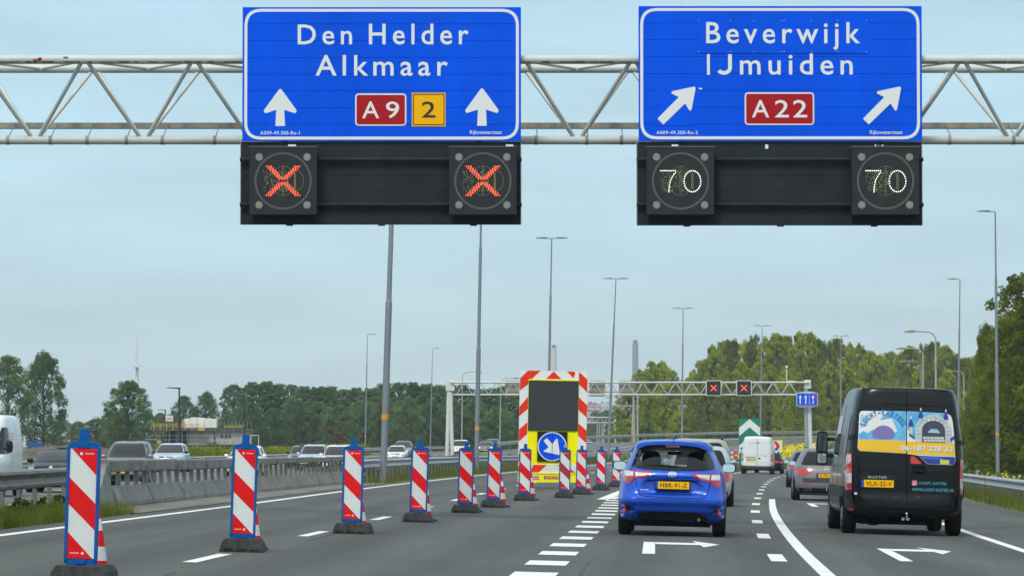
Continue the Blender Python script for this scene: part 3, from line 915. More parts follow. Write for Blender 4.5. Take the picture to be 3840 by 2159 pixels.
# ------------------------------------------------------------------ lane signals under the signs
def dots(name, pts, r, m, parent, y=-.004, kind='stuff', n=6):
    b = MB()
    for x, z in pts:
        b.add([(x + r * math.cos(2 * math.pi * i / n), y, z + r * math.sin(2 * math.pi * i / n)) for i in range(n)] + [(x, y - r * .5, z)],
              [(i, (i + 1) % n, n) for i in range(n)])
    o = b.build(name, m, parent)
    o['kind'] = kind
    return o
def lane_signal(px, mode, label):
    c = at(px, 685, GY)
    s = empty('lane_signal', (c.x, GY - .42, c.z), label=label, cat='lane signal', group='square lane signals under the blue signs')
    H = .59
    MB().box((0, .13, 0), (2 * H, .26, 2 * H)).build('housing', SIGHOUSE, s, bevel=.008)
    MB().box((0, .12, H + .012), (2 * H + .02, .26, .012)).build('top_lip', GALV_D, s)
    for sx in (-.4, .4):
        for z in ((685 - 601) / GS, (685 - 771) / GS):
            MB().box((sx, .30, z), (.08, .09, .09)).build('clamp', BOARD, s)
    ringp = []
    for k in range(76):
        t = 2 * math.pi * k / 76
        ringp += [(.494 * math.cos(t), .494 * math.sin(t)), (.475 * math.cos(t + .041), .475 * math.sin(t + .041))]
    dots('lens_ring', ringp, .0062, LEDOFF, s)
    for sx in (-1, 1):
        for sz in (-1, 1):
            pts = []
            for i in range(-4, 5):
                for j in range(-4, 5):
                    x, z = (i + (j % 2) * .5) * .0165, j * .0145
                    if x * x + z * z < .0042: pts.append((sx * .42 + x, sz * .42 + z))
            dots('flash_lamp', pts, .0062, LEDOFF, s)
    r2 = random.Random(int(px))
    pts = []
    for _ in range(150):
        x, z = r2.uniform(-.35, .1), r2.uniform(-.19, .19)
        pts.append((x, z))
    for k in range(40):
        t = 2 * math.pi * k / 40
        pts.append((.20 + .16 * math.cos(t), .19 * math.sin(t)))
        pts.append((-.0 + .2 * math.cos(t), .26 * math.sin(t)))
    for k in range(16):
        pts += [(-.012, .25 - k * .032), (.012, .25 - k * .032), (.2, .13 - k * .018), (.22, .13 - k * .018)]
    dots('unlit_lenses', pts, .0058, LEDOFFY, s)
    lit = []
    if mode == 'X':
        for sgnx in (-1, 1):
            for k in range(15):
                t = -1 + 2 * k / 14
                for o in (-.042, 0, .042):
                    x, z = t * .25 * sgnx + o, t * .255
                    if abs(z) > .03: lit.append((x, z))
        for sgnx in (-1, 1):
            for k in range(14):
                t = -1 + 2 * (k + .5) / 14
                for o in (-.021, .021):
                    x, z = t * .25 * sgnx + o, t * .255
                    if abs(z) > .03: lit.append((x, z))
        dots('red_cross', lit, .0138, LEDRED, s, y=-.008, n=8)
    else:
        for k in range(8): lit.append((-.345 + k * .0365, .178))
        for a, z in ((-.092, .14), (-.117, .115), (-.14, .077), (-.158, .042), (-.175, .006), (-.185, -.03), (-.196, -.072), (-.2, -.112), (-.204, -.153), (-.206, -.19)): lit.append((a, z))
        for k in range(26):
            t = 2 * math.pi * k / 26
            lit.append((.208 + .146 * math.cos(t), -.007 + .185 * math.sin(t)))
        dots('speed_digits', lit, .0100, LEDWHITE, s, y=-.008, n=8)
    return s
lane_signal(1067, 'X', 'lane signal with a red cross at the far left, below the Den Helder sign')
lane_signal(1811.5, 'X', 'lane signal with a red cross at the right end of the Den Helder sign')
lane_signal(2548, '70', 'lane signal showing 70 at the left end of the Beverwijk sign')
lane_signal(3312, '70', 'lane signal showing 70 at the right end of the Beverwijk sign')

# ------------------------------------------------------------------ gantries farther off
FY = 340.0
FS = F_PX / FY
tz, bz = at(0, 1433, FY).z, at(0, 1479, FY).z
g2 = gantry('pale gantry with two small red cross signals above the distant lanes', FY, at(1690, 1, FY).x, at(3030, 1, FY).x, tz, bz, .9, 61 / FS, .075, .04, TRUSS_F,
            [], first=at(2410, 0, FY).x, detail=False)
def leg(g, Y, xa, ya, xb, yb_, w, m=TRUSS_F):
    a, b = at(xa, ya, Y), at(xb, yb_, Y)
    MB().tube((a.x, .4, a.z), (b.x, .4, b.z - .6), w, w, n=10).build('leg', m, g, smooth=60)
leg(g2, FY, 1684, 1428, 1676, 1690, .19); leg(g2, FY, 1690, 1470, 1696, 1690, .17)
leg(g2, FY, 3024, 1426, 3026, 1700, .2, GALV); leg(g2, FY, 3034, 1470, 3042, 1700, .2)
a = at(1688, 1445, FY)
MB().box((a.x, .4, a.z), (.8, .5, 1.0)).build('corner_joint', TRUSS_F, g2, bevel=.05)
a = at(3030, 1440, FY)
MB().box((a.x, .4, a.z), (.6, .5, .8)).build('corner_joint', TRUSS_F, g2, bevel=.05)
a = at(2951, 1375, FY); b2 = at(2951, 1428, FY)
MB().tube((a.x, .4, a.z), (b2.x, .4, b2.z), .05).build('camera_pole', TRUSS_F, g2)
MB().box((a.x, .4, a.z), (.22, .3, .25)).build('camera_housing', TRUSS_F, g2, bevel=.05)
MB().box((a.x + .35, .4, b2.z), (.75, .08, .07)).build('camera_bracket', TRUSS_F, g2)
xa, xb = at(1700, 1, FY).x, at(3020, 1, FY).x
MB().box(((xa + xb) / 2, .8, bz + .25), (xb - xa, .2, .07)).build('cable_tray', TRAY, g2)
BACKM = M('signal box back', (0.33, 0.31, 0.26), 0.6, var=.15, scale=2)
for px, lb in ((1923, 'just left of the message trailer'), (2241, 'first right of the message trailer'), (2352, 'second right of the message trailer')):
    a = at(px, 1455, FY)
    o = MB().prism(rect(-.72, .72, -.72, .72, .12), 0, .35).build('signal_back', BACKM, None, loc=(a.x, FY + 1.15, a.z))
    tag(o, 'beige back of a lane signal on the pale gantry, ' + lb, 'lane signal', 'signal backs on the pale gantry')
for px, lb in ((2675.5, 'left'), (2789, 'right')):
    a = at(px, 1454.5, FY)
    s = empty('lane_signal', (a.x, FY - .35, a.z), label='small distant lane signal with a red cross, the %s one on the pale gantry' % lb, cat='lane signal', group='small distant lane signals')
    MB().prism(rect(-.70, .70, -.70, .70, .1), 0, .25).build('housing', SWHITE, s)
    MB().prism(rect(-.64, .64, -.64, .64, .08), -.02, 0).build('face', SBLACK, s)
    for sg in (-1, 1):
        P = [(-.26 * sg - .06, -.26), (-.26 * sg + .06, -.26), (.26 * sg + .06, .26), (.26 * sg - .06, .26)]
        MB().prism(P, -.03 - .004 * sg, -.02).build('cross_bar', LEDRED, s)
a = at(3025.5, 1497, FY)
s = empty('lane_sign', (a.x, FY - .3, a.z), label='small blue sign with three white upward arrows at the gantry leg', cat='road sign')
hw, hh = 39.5 / FS, 24.5 / FS
MB().prism(rect(-hw, hw, -hh, hh, .08), 0, .06).build('panel', SWHITE, s)
MB().prism(rect(-hw + .04, hw - .04, -hh + .04, hh - .04, .06), -.01, 0).build('field', BLUE, s)
for x in (-.62, -.12, .55):
    MB().prism([(x - .05, -.4), (x + .05, -.4), (x + .05, .15), (x + .14, .15), (x, .42), (x - .14, .15), (x - .05, .15)], -.02, -.01).build('arrow', SWHITE, s)
MB().box((.2, -.015, 0), (.03, .01, .9)).build('divider', SWHITE, s)
MB().prism([(.3, -.4), (.37, -.4), (.85, .4), (.78, .4)], -.03, -.02).build('strike_bar', BRED, s)
for z in (-hh - .08, hh + .08): MB().box((0, .1, z), (1.4, .06, .06)).build('bracket', TRUSS_F, s)

for Y, y0, y1, xl, xr, yb_, lab in ((760, 1564, 1584, 1900, 2308, 1672, 'white gantry far down the road right of the message trailer'),
                                   (1150, 1617, 1629, 1960, 2294, 1672, 'lowest and farthest white gantry glimpsed right of the message trailer')):
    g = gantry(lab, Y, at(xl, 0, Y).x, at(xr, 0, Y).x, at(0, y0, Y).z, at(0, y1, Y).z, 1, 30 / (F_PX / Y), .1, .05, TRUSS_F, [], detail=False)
    leg(g, Y, xr - 2, y0, xr, yb_, .25); leg(g, Y, xl, y0, xl, yb_, .25)
    a = at(2214, (y0 + y1) / 2, Y)
    MB().prism(rect(-.8, .8, -.8, .8, .1), 1.1, 1.3).build('signal_box', BACKM, g, loc=(a.x, 0, a.z))
Y = 560
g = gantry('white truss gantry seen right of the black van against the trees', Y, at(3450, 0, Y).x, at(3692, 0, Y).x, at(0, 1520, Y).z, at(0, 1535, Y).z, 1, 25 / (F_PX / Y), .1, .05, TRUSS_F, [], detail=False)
leg(g, Y, 3604, 1535, 3604, 1680, .16)

# ------------------------------------------------------------------ lamp posts
LAMPH = M('lamp head', (0.13, 0.14, 0.15), 0.5, metal=.3)
LAMPO = M('amber lamp bowl', (0.33, 0.24, 0.10), 0.4, var=.2)
POLEC = M('pale old pole', (0.36, 0.36, 0.32), 0.6, var=.12)
BLACKP = M('black lamp paint', (0.012, 0.013, 0.016), 0.5)
BANDO = M('orange band', (0.7, 0.28, 0.0), 0.5)
def lamp(label, tx, ty, bx, Y, style, r=.115, m=POLE, arm=1.05, z0=None, group='tall lamp posts along the motorway'):
    top = at(tx, ty, Y)
    X = at(bx, HORIZON, Y).x
    z = on(X, Y) - .2 if z0 is None else z0
    name = {'T': 'street_lamp', 'L': 'street_lamp', 'G': 'street_lamp', 'B': 'street_lamp'}[style]
    s = empty(name, (X, Y, z), label=label, cat='lamp post', group=group)
    t = top - Vector((X, Y, z))
    if style in 'TL':
        k1, k2 = t * .42, t * .75
        MB().lathe([(0, r), (k1.length, r * .96)], 14, 'Z').build('lower_pole', m, s, smooth=60, rot=t.to_track_quat('Z', 'Y').to_euler())
        MB().tube(k1, k2, r * .74, r * .66, 12).build('middle_pole', m, s, smooth=60)
        MB().tube(k2, t, r * .5, r * .36, 10).build('upper_pole', m, s, smooth=60)
        MB().tube(t * .42 - t.normalized() * .12, t * .42 + t.normalized() * .08, r * 1.02, r * .76, 12).build('pole_sleeve', m, s, smooth=60)
        MB().tube(t * .15, t * .15 + t.normalized() * .18, r * 1.03, r * 1.03, 14).build('number_band', BANDO, s, smooth=60)
        for sd in ((-1, 1) if style == 'T' else (arm,)):
            sg = 1 if sd > 0 else -1
            MB().tube(t, t + Vector((sg * .35, 0, .05)), .035, .03, 8).build('arm', m, s)
            MB().prism(rpoly([(0, 0), (.78 * sg, .02), (.78 * sg, .06), (.1 * sg, .10)], .02), -.14, .14).build('lamp_head', LAMPH, s, loc=t + Vector((sg * .28, 0, .0)))
    elif style == 'G':
        R = .75
        sg = -1 if arm < 0 else 1
        L = abs(arm)
        h = t.z - R * .8
        MB().tube((0, 0, 0), (t.x * .8, 0, h), r, r * .62, 12).build('pole', m, s, smooth=60)
        pts = [Vector((t.x * .8, 0, h - .02))]
        for k in range(1, 8):
            a = math.pi / 2 * k / 7
            pts.append(Vector((t.x * .8 + sg * R * (1 - math.cos(a)), 0, h + R * .8 * math.sin(a))))
        pts.append(pts[-1] + Vector((sg * max(.1, L - R), 0, .03)))
        MB().path(pts, r * .5, 8).build('curved_arm', m, s, smooth=60)
        MB().prism(rpoly([(0, -.06), (.25 * sg, -.13), (.85 * sg, -.09), (.9 * sg, .0), (.4 * sg, .08), (0, .06)], .05), -.14, .14).build('lamp_head', LAMPO, s, loc=pts[-1])
    else:
        MB().tube((0, 0, 0), t, r, r * .9, 8).build('pole', BLACKP, s, smooth=60)
        MB().prism([(.1, -.05), (.1, .08), (-1.0, .1), (-1.05, .04), (-.5, -.0)], -.12, .12).build('lamp_head', BLACKP, s, loc=t)
    return s
lamp('thick lamp post rising behind the Den Helder sign, nearest on the median', 1489, 190, 1436, 128, 'T', .12, z0=.0)
lamp('lamp post on the median, its top hidden by the right lane cross signal', 1807, 650, 1786, 188, 'T', .12)
lamp('double-armed lamp post rising directly behind the striped message trailer', 2069, 895, 2052, 247, 'T')
lamp('double-armed lamp post between the message trailer and the blue hatchback', 2310, 1046, 2280, 307, 'T', z0=.1)
lamp('double-armed lamp post above the roof of the blue hatchback', 2562, 1157, 2556, 374, 'T', z0=.8)
lamp('double-armed lamp post beside the green and white chevron sign', 2858, 1222, 2850, 428, 'T', z0=1.3)
lamp('farthest double-armed lamp post, left of the black van', 3154, 1260, 3152, 468, 'T', z0=1.7)
lamp('tall single-armed lamp post at the right edge before the trees', 3732, 795, 3741, 219, 'L', arm=-1, z0=-.4)
lamp('single-armed lamp post just right of the black van roof', 3600, 1048, 3590, 308, 'L', arm=-1)
lamp('small single-armed lamp post left of the thick median post', 1378, 1254, 1369, 461, 'L', .1, arm=1)
lamp('small single-armed lamp post between the two thick median posts', 1622, 1306, 1613, 525, 'L', .1, arm=1)
GO = 'older goose-neck lamps'
lamp('goose-neck lamp beside the left leg of the pale gantry', 1735, 1395, 1731, 443, 'G', .09, POLEC, 1.5, group=GO)
lamp('goose-neck lamp left of the message trailer', 1880, 1418, 1873, 483, 'G', .09, POLEC, 1.6, group=GO)
lamp('goose-neck lamp right of the message trailer over the distant road', 2328, 1490, 2326, 640, 'G', .1, POLEC, -1.7, group=GO)
lamp('largest goose-neck lamp with amber bowl above the black van', 3508, 1243, 3511, 285, 'G', .11, POLEC, -1.5, group=GO)
lamp('middle goose-neck lamp with amber bowl above the black van', 3460, 1307, 3465, 335, 'G', .1, POLEC, -1.5, group=GO)
lamp('lower goose-neck lamp with amber bowl above the black van', 3455, 1354, 3455, 387, 'G', .1, POLE, -1.5, group=GO)
lamp('goose-neck lamp with amber bowl right of the black van', 3614, 1392, 3616, 438, 'G', .1, POLEC, -1.4, group=GO)
BL = 'black lamp posts by the building site'
for tx, ty, bx, Y, lab in ((672, 1456, 676, 307, 'tallest black lamp post in front of the building site'), (620, 1537, 619, 495, 'thin black lamp post beside the flag'),
                           (917, 1487, 915, 360, 'black lamp post above the second striped board'), (133, 1540, 128, 506, 'black lamp post beside the white van at the left edge'),
                           (370, 1565, 372, 627, 'thin black lamp post right of the nearest striped board'), (1129, 1512, 1126, 416, 'black lamp post in front of the poplar row')):
    lamp(lab, tx, ty, bx, Y, 'B', .07 if Y < 400 else .09, group=BL)
# bare old poles right of the trailer
for k, (xb, yt, Y, sl) in enumerate(((2368, 1485, 420, 8), (2379, 1483, 410, -3), (2391, 1480, 430, 0), (2240, 1590, 700, 0), (2248, 1580, 690, 0), (2257, 1590, 710, 0), (2264, 1588, 720, 0))):
    a, b2 = at(xb + sl, yt, Y), at(xb, 1672, Y)
    o = MB().tube((0, 0, -1), (a.x - b2.x, 0, a.z - b2.z), .13, .09, 8).build('old_pole', POLEC, None, smooth=60, loc=b2)
    tag(o, ['left of three bare pale poles before the wood, leaning right', 'middle of three bare pale poles before the wood', 'right of three bare pale poles before the wood', 'first thin distant pole right of the message trailer', 'second thin distant pole right of the message trailer', 'third thin distant pole right of the message trailer', 'fourth thin distant pole right of the message trailer'][k], 'pole', 'bare poles right of the message trailer')
# ------------------------------------------------------------------ striped guide boards
TROT = (0, TILT, 0)
def make_guide_board(red=BRED, pin=BBLUE):
    s = empty('guide_board')
    # rubber foot: a chamfered block with sloping ends and recesses
    prof = [(-.27, 0), (-.245, .10), (-.205, .155), (.205, .155), (.245, .10), (.27, 0)]
    MB().prism(prof, -.12, .62).build('foot', RUBBER, s, bevel=.012)
    for x in (-.16, 0, .16):
        MB().prism([(x - .055, .03), (x + .055, .03), (x + .045, .085), (x - .045, .085)], -.135, -.12).build('foot_recess', RUBBER, s, bevel=.006)
    hw = .152
    P = [(-.115, .150), (-.05, .142), (.05, .142), (.115, .150), (hw, .18), (hw, 1.235), (.13, 1.268), (.05, 1.285), (.042, 1.30), (.042, 1.395), (-.042, 1.395), (-.042, 1.30),
         (-.05, 1.285), (-.13, 1.268), (-hw, 1.235), (-hw, .18)]
    MB().prism(rpoly(P, .012, 2), 0, .045).build('frame', BBLUE if pin is BBLUE else BBLUE, s, bevel=.006)
    if pin is not BBLUE:
        MB().box((0, .022, 1.36), (.086, .05, .075)).build('pin_sleeve', pin, s)
    for x0, x1 in ((-hw, -.124), (.124, hw)):
        MB().box(((x0 + x1) / 2, -.008, .715), (x1 - x0, .018, 1.04)).build('frame_lip', BBLUE, s, bevel=.004)
    MB().prism(rpoly([(-.06, 1.225), (.06, 1.225), (.03, 1.275), (-.03, 1.275)], .01), -.012, 0).build('hook', BBLUE, s, bevel=.004)
    MB().prism(rpoly([(-.06, .21), (.06, .21), (.04, .165), (-.04, .165)], .01), -.012, 0).build('hook', BBLUE, s, bevel=.004)
    z0, h, w = .217, .998, .246
    MB().box((0, -.002, z0 + h / 2), (w, .005, h)).build('panel', BWHITE, s)
    Q = lambda u, v: (-w / 2 + u * w, z0 + h * (1 - v))
    for poly in ([(.06, 0), (1, 0), (1, .24)], [(0, .262), (1, .5), (1, .742), (0, .505)], [(0, .76), (.95, 1), (0, 1)]):
        MB().prism([Q(*p) for p in poly], -.006, -.0045).build('stripe', red, s)
    for u, v, sg in ((.42, .045, 1), (.57, .952, -1)):
        x, z = Q(u, v)
        MB().prism([(x + .014 * math.cos(t * math.pi / 4), z + .014 * math.sin(t * math.pi / 4)) for t in range(8)], -.008, -.006).build('maker_mark', BWHITE, s)
        xm = x + sg * .075
        MB().prism(rect(xm - .042, xm + .042, z - .006, z + .008), -.0075, -.006).build('maker_mark', M('faint print', (.75, .3, .3), .5), s)
    return s
def make_cone():
    s = empty('traffic_cone')
    MB().box((0, 0, .02), (.36, .36, .035)).build('base', BBLUE, s, bevel=.01)
    zz = [.037, .17, .30, .45, .56, .70]
    rr_ = lambda z: .14 - (.14 - .028) * (z - .037) / .663
    for i, (a, b) in enumerate(zip(zz[:-1], zz[1:])):
        MB().tube((0, 0, a), (0, 0, b), rr_(a), rr_(b), 18, caps=(i == 4)).build('sleeve', (BRED, BWHITE)[i % 2], s, smooth=60)
    return s
gb, gb_dark, cone = make_guide_board(), make_guide_board(BREDD, GALV), make_cone()
BOARDS = [(-3.94, 34.1, 1), (-3.22, 44.6, 1), (-2.35, 54.7, 1), (-1.61, 63.9, 1), (-.93, 73.7, 1), (-.41, 80.9, 1), (.30, 92, 1), (1.38, 98.9, 0), (1.97, 107, 1), (2.82, 119, 0), (3.6, 129.7, 1), (4.55, 140.5, 0)]
WHO = ['nearest and largest red and white striped board at the left edge', 'second nearest striped board, below the building site', 'third nearest striped board, left of the thick lamp post',
       'fourth striped board, in front of the white oncoming hatchback', 'fifth striped board from the left, before the silver oncoming car', 'sixth striped board, just left of the message trailer',
       'striped board overlapping the lower left corner of the message trailer', 'dull dark red striped board with grey pin before the blue arrow disc', 'striped board at the lower right corner of the message trailer',
       'small striped board right of the message trailer', 'small striped board touching the hatchback left mirror', 'farthest striped board half hidden by the blue hatchback roof']
first = [True, True]
for i, (x, y, c) in enumerate(BOARDS):
    dark = i == 7
    if dark: o = gb_dark
    else:
        o = gb if first[0] else copy_tree(gb); first[0] = False
    o.location, o.rotation_euler = (x, y, plane(x) + .002), (random.uniform(-.012, .012), TILT + random.uniform(-.012, .012), random.uniform(-.07, .05))
    tag(o, WHO[i], 'guide board', 'red and white guide boards closing the lanes')
    if c:
        k = cone if first[1] else copy_tree(cone); first[1] = False
        xc = x + [.025, .035, .06, .09, .12, .15, .15, .17, .18, .18, .18, .18][i]
        k.location, k.rotation_euler = (xc, y + .95, plane(xc) + .004), (0, TILT, .3)
        tag(k, 'red and white cone on a blue base behind the ' + ['nearest striped board', 'second nearest striped board', 'third nearest striped board', 'fourth striped board', 'fifth striped board', 'sixth striped board',
            'board at the trailer lower left', '', 'board at the trailer lower right', '', 'board by the hatchback mirror', ''][i], 'traffic cone', 'cones behind the guide boards')

# ------------------------------------------------------------------ message trailer
TS = .003363
TY = 121.0
tX = at(1900 + 447 * .3867, HORIZON, TY).x
tr = empty('message_trailer', (tX, TY, plane(tX)), (0, TILT * .3, 0), 'tall yellow message trailer with red and white border and blue arrow disc', 'trailer')
def T(zx, zy): return ((zx - 447 - (zx - 447) * .0) * TS, (1262 - zy) * TS)
def tpoly(name, pts, m, y0, y1=None, par=None, r=0): return MB().prism(rpoly([T(*p) for p in pts], r) if r else [T(*p) for p in pts], y0, (y0 + .004) if y1 is None else y1).build(name, m, par or tr)
tpoly('panel', [(112, 1010), (124, 130), (776, 137), (764, 1015)], SWHITE, 0, .06)
tpoly('yellow_field', [(196, 1010), (207, 213), (692, 218), (683, 1010)], FYEL, -.012, 0)
RP = [[(125, 208), (200, 132), (325, 132), (262, 188), (240, 212), (207, 213), (205, 262), (124, 325)], [(121, 480), (203, 383), (202, 500), (119, 572)], [(118, 698), (199, 627), (197, 742), (116, 815)],
      [(114, 940), (195, 868), (194, 985), (113, 1008)], [(692, 140), (774, 215), (773, 338), (691, 260)], [(690, 385), (771, 460), (770, 582), (688, 505)], [(687, 635), (769, 705), (767, 828), (685, 752)],
      [(685, 880), (766, 955), (765, 1012), (684, 1000)], [(448, 138), (524, 212), (374, 212)], [(575, 138), (650, 138), (655, 160), (640, 203)]]
for p in RP: tpoly('stripe', p, ORANGE_RED, -.004)
tpoly('screen_frame', [(203, 706), (209, 226), (689, 231), (682, 710)], TRIM, -.05, -.012)
sc_ = tpoly('led_screen', [(208, 702), (213, 230), (685, 235), (678, 706)], SCREEN, -.056, -.05)
for k in range(1, 3): tpoly('screen_seam', [(208, 230 + k * 159), (208, 232 + k * 159), (683, 233 + k * 159), (683, 231 + k * 159)], TRIM, -.0575, -.056)
tpoly('sign_box', [(293, 1003), (295, 717), (584, 719), (582, 1006)], TRIM, -.06, -.012)
cx_, cz_ = T(438, 861)
circ = lambda r: [(cx_ + r * TS * math.cos(2 * math.pi * i / 40), cz_ + r * TS * math.sin(2 * math.pi * i / 40)) for i in range(40)]
MB().prism(circ(140), -.066, -.06).build('disc', SWHITE, tr)
MB().prism(circ(130), -.07, -.066).build('disc_field', BLUE, tr)
tpoly('disc_arrow', [(355, 806), (386, 780), (440, 836), (478, 786), (489, 786), (514, 938), (508, 942), (358, 910), (356, 902), (404, 868)], SWHITE, -.074, -.07)
tpoly('disc_seam', [(436, 1000), (436, 722), (440, 722), (440, 1000)], TRIM, -.078, -.074)
tpoly('bumper_strip', [(112, 1112), (112, 1035), (764, 1035), (764, 1112)], BWHITE, -.02, .05)
for p in ([(258, 1037), (388, 1037), (312, 1110), (230, 1110)], [(485, 1037), (560, 1037), (668, 1110), (590, 1110)], [(112, 1055), (112, 1110), (130, 1110), (180, 1037), (140, 1037)], [(700, 1037), (764, 1085), (764, 1037)]):
    tpoly('stripe', p, ORANGE_RED, -.024, -.02)
tpoly('chassis_panel', [(110, 1205), (110, 1114), (766, 1114), (766, 1205)], FYEL, -.03, .05)
tpoly('upper_lip', [(110, 1124), (110, 1112), (766, 1112), (766, 1124)], FYEL, -.05, -.02)
tpoly('edge_band', [(112, 1036), (112, 1008), (764, 1012), (764, 1036)], FYEL, -.012, .05)
tpoly('label_plate', [(228, 1180), (228, 1135), (316, 1135), (316, 1180)], SWHITE, -.034, -.03)
tpoly('label_band', [(228, 1180), (228, 1165), (316, 1165), (316, 1180)], M('orange print', (.8, .14, .02), .5), -.037, -.034)
a, b = T(231, 1161), T(312, 1138)
text_fit('boels', a[0], b[0], a[1], b[1], -.036).build('lettering', M('navy print', (.01, .02, .12), .5), tr)
tpoly('plate_blue', [(360, 1178), (360, 1142), (373, 1142), (373, 1178)], PLATEB, -.034, -.03)
tpoly('number_plate', [(374, 1178), (374, 1142), (505, 1142), (505, 1178)], M('worn plate', (.75, .34, .06), .5), -.034, -.03)
a, b = T(380, 1174), T(497, 1147)
text_fit('wz', a[0], b[0], a[1], b[1], -.036).build('lettering', M('worn print', (.16, .06, .02), .6), tr)
# structure behind the boards
MB().box((0, .45, .62), (2.0, .8, .5)).build('chassis', GALV_D, tr)
MB().box((0, .22, 2.1), (1.5, .25, 2.6)).build('mast_box', GALV_D, tr)
for sx in (-.85, .85):
    MB().lathe([(-.09, .15), (-.1, .27), (-.06, .31), (.06, .31), (.1, .27), (.09, .15)], 20).build('wheel', TYRE, tr, smooth=40, loc=(sx, .7, .31))
    MB().tube((sx * .7, .9, .45), (0, 2.4, .45), .05).build('drawbar', GALV_D, tr)
    MB().tube((sx * 1.1, .2, .0), (sx * 1.1, .2, .5), .03).build('jack_leg', GALV_D, tr)

# ------------------------------------------------------------------ signs by the exit
GREEN = M('sign green', (0.0, 0.20, 0.13), .45, var=.04)
CHEVY = M('chevron yellow', (.75, .88, .02), .45)
CHEVW = M('chevron pale field', (.66, .62, .74), .45)
Y = 256.0
k = Y / F_PX
p = at(2811, 1636, Y)
s = empty('chevron_sign', (p.x, Y, plane(p.x) - .1), label='tall green sign with white upward chevrons behind the white van', cat='road sign')
zt, zb, hw = at(0, 1569, Y).z - s.location.z, .55, 40 * k
n = 5
ht = (zt - zb)
for i in range(n):                                 # horizontal boards
    MB().box((0, .02, zb + ht * (i + .5) / n), (2 * hw, .03, ht / n - .004)).build('sign_board', GREEN, s)
ap = 33 * k
for t0, w in ((0.0, 31 * k), (66 * k, 31 * k)):
    z = zt - t0 - .02
    MB().prism([(0, z), (hw - .01, z - ap), (hw - .01, z - ap - w * 1.0), (0, z - w), (-hw + .01, z - ap - w), (-hw + .01, z - ap)], -.003, .003).build('chevron', SWHITE, s)
for sx in (-.4, .4): MB().tube((sx, .1, 0), (sx, .1, zt - .2), .05).build('post', GALV_D, s)
def curve_board(label, x0, y0, x1, y1, Y, zb=None):
    a, b = at(x0, y1, Y), at(x1, y0, Y)
    cx = (a.x + b.x) / 2
    z = ground(cx, Y)
    s = empty('curve_board', (cx, Y, z), label=label, cat='road sign', group='yellow framed curve boards')
    hw, z0, z1 = (b.x - a.x) / 2, a.z - z, b.z - z
    MB().prism([(-hw, z0), (hw, z0 + .03), (hw, z1), (-hw, z1 - .03)], 0, .03).build('frame_panel', CHEVY, s)
    q = hw * .78
    zc = (z0 + z1) / 2; q2 = (z1 - z0) / 2 * .8
    MB().prism([(-q, zc - q2), (q, zc - q2), (q, zc + q2), (-q, zc + q2)], -.005, 0).build('field', CHEVW, s)
    MB().prism([(-q * .75, zc - q2), (-q * .05, zc - q2), (q * .7, zc), (q * .0, zc + q2), (-q * .72, zc + q2), (q * .0, zc)], -.01, -.005).build('chevron', BRED, s)
    for sx in (-.3, .3): MB().tube((sx * hw / .5, .05, 0), (sx * hw / .5, .05, z1 - .1), .04).build('post', GALV_D, s)
curve_board('yellow framed curve board with red chevron right of the white van', 2891, 1649, 2934, 1697, 268)
curve_board('yellow framed curve board with red chevron behind the black van mirror', 3045, 1661, 3090, 1709, 285)
# red and white crash barrier boards at the nose
Y = 236.0
a = at(2755, 1740, Y)
s = empty('striped_barricade', (a.x, Y, plane(a.x)), label='small red and white barricade left of the white van', cat='barricade')
for z0, z1 in ((1692, 1700), (1708.5, 1717)):
    zz0, zz1 = at(0, z1, Y).z - s.location.z, at(0, z0, Y).z - s.location.z
    MB().box((0, 0, (zz0 + zz1) / 2), (.5, .04, zz1 - zz0)).build('board', BWHITE, s)
    MB().box((.05, -.025, (zz0 + zz1) / 2), (.3, .01, zz1 - zz0 - .01)).build('red_band', BRED, s)
for sx in (-.2, .2): MB().tube((sx, .05, 0), (sx, .05, 1.35), .025).build('post', GALV_D, s)
# small signs far off
for px, py, w, h, Y, m, lab in ((2471, 1635, 7, 16, 520, BLUE, 'small blue sign in the distance above the hatchback roof'), (2634, 1638, 10, 11, 480, GREEN, 'small green marker left of the tall chevron sign'),
                                (2262, 1665, 22, 20, 520, BACKM, 'grey back of a round sign right of the message trailer'), (3765, 1560, 3, 8, 300, SWHITE, 'white post beside the lamp at the right edge')):
    a = at(px, py, Y)
    q = Y / F_PX
    s = empty('small_sign', (a.x, Y, ground(a.x, Y)), label=lab, cat='road sign')
    zc = a.z - s.location.z
    if 'round' in lab: MB().prism([(w / 2 * q * math.cos(t * math.pi / 8), zc + h / 2 * q * math.sin(t * math.pi / 8)) for t in range(16)], 0, .05).build('panel', m, s)
    else: MB().prism(rect(-w / 2 * q, w / 2 * q, zc - h / 2 * q, zc + h / 2 * q, .05), 0, .05).build('panel', m, s)
    MB().tube((0, .08, 0), (0, .08, zc), .04).build('post', GALV_D, s)
o = MB().box((0, 0, .35), (.9, .5, .75)).build('roadside_cabinet', SWHITE, None, bevel=.03)
a = at(3792, 1760, 290); o.location = (a.x, 290, plane(a.x) - .25)
tag(o, 'small white roadside cabinet behind the short guard rail at right', 'cabinet')
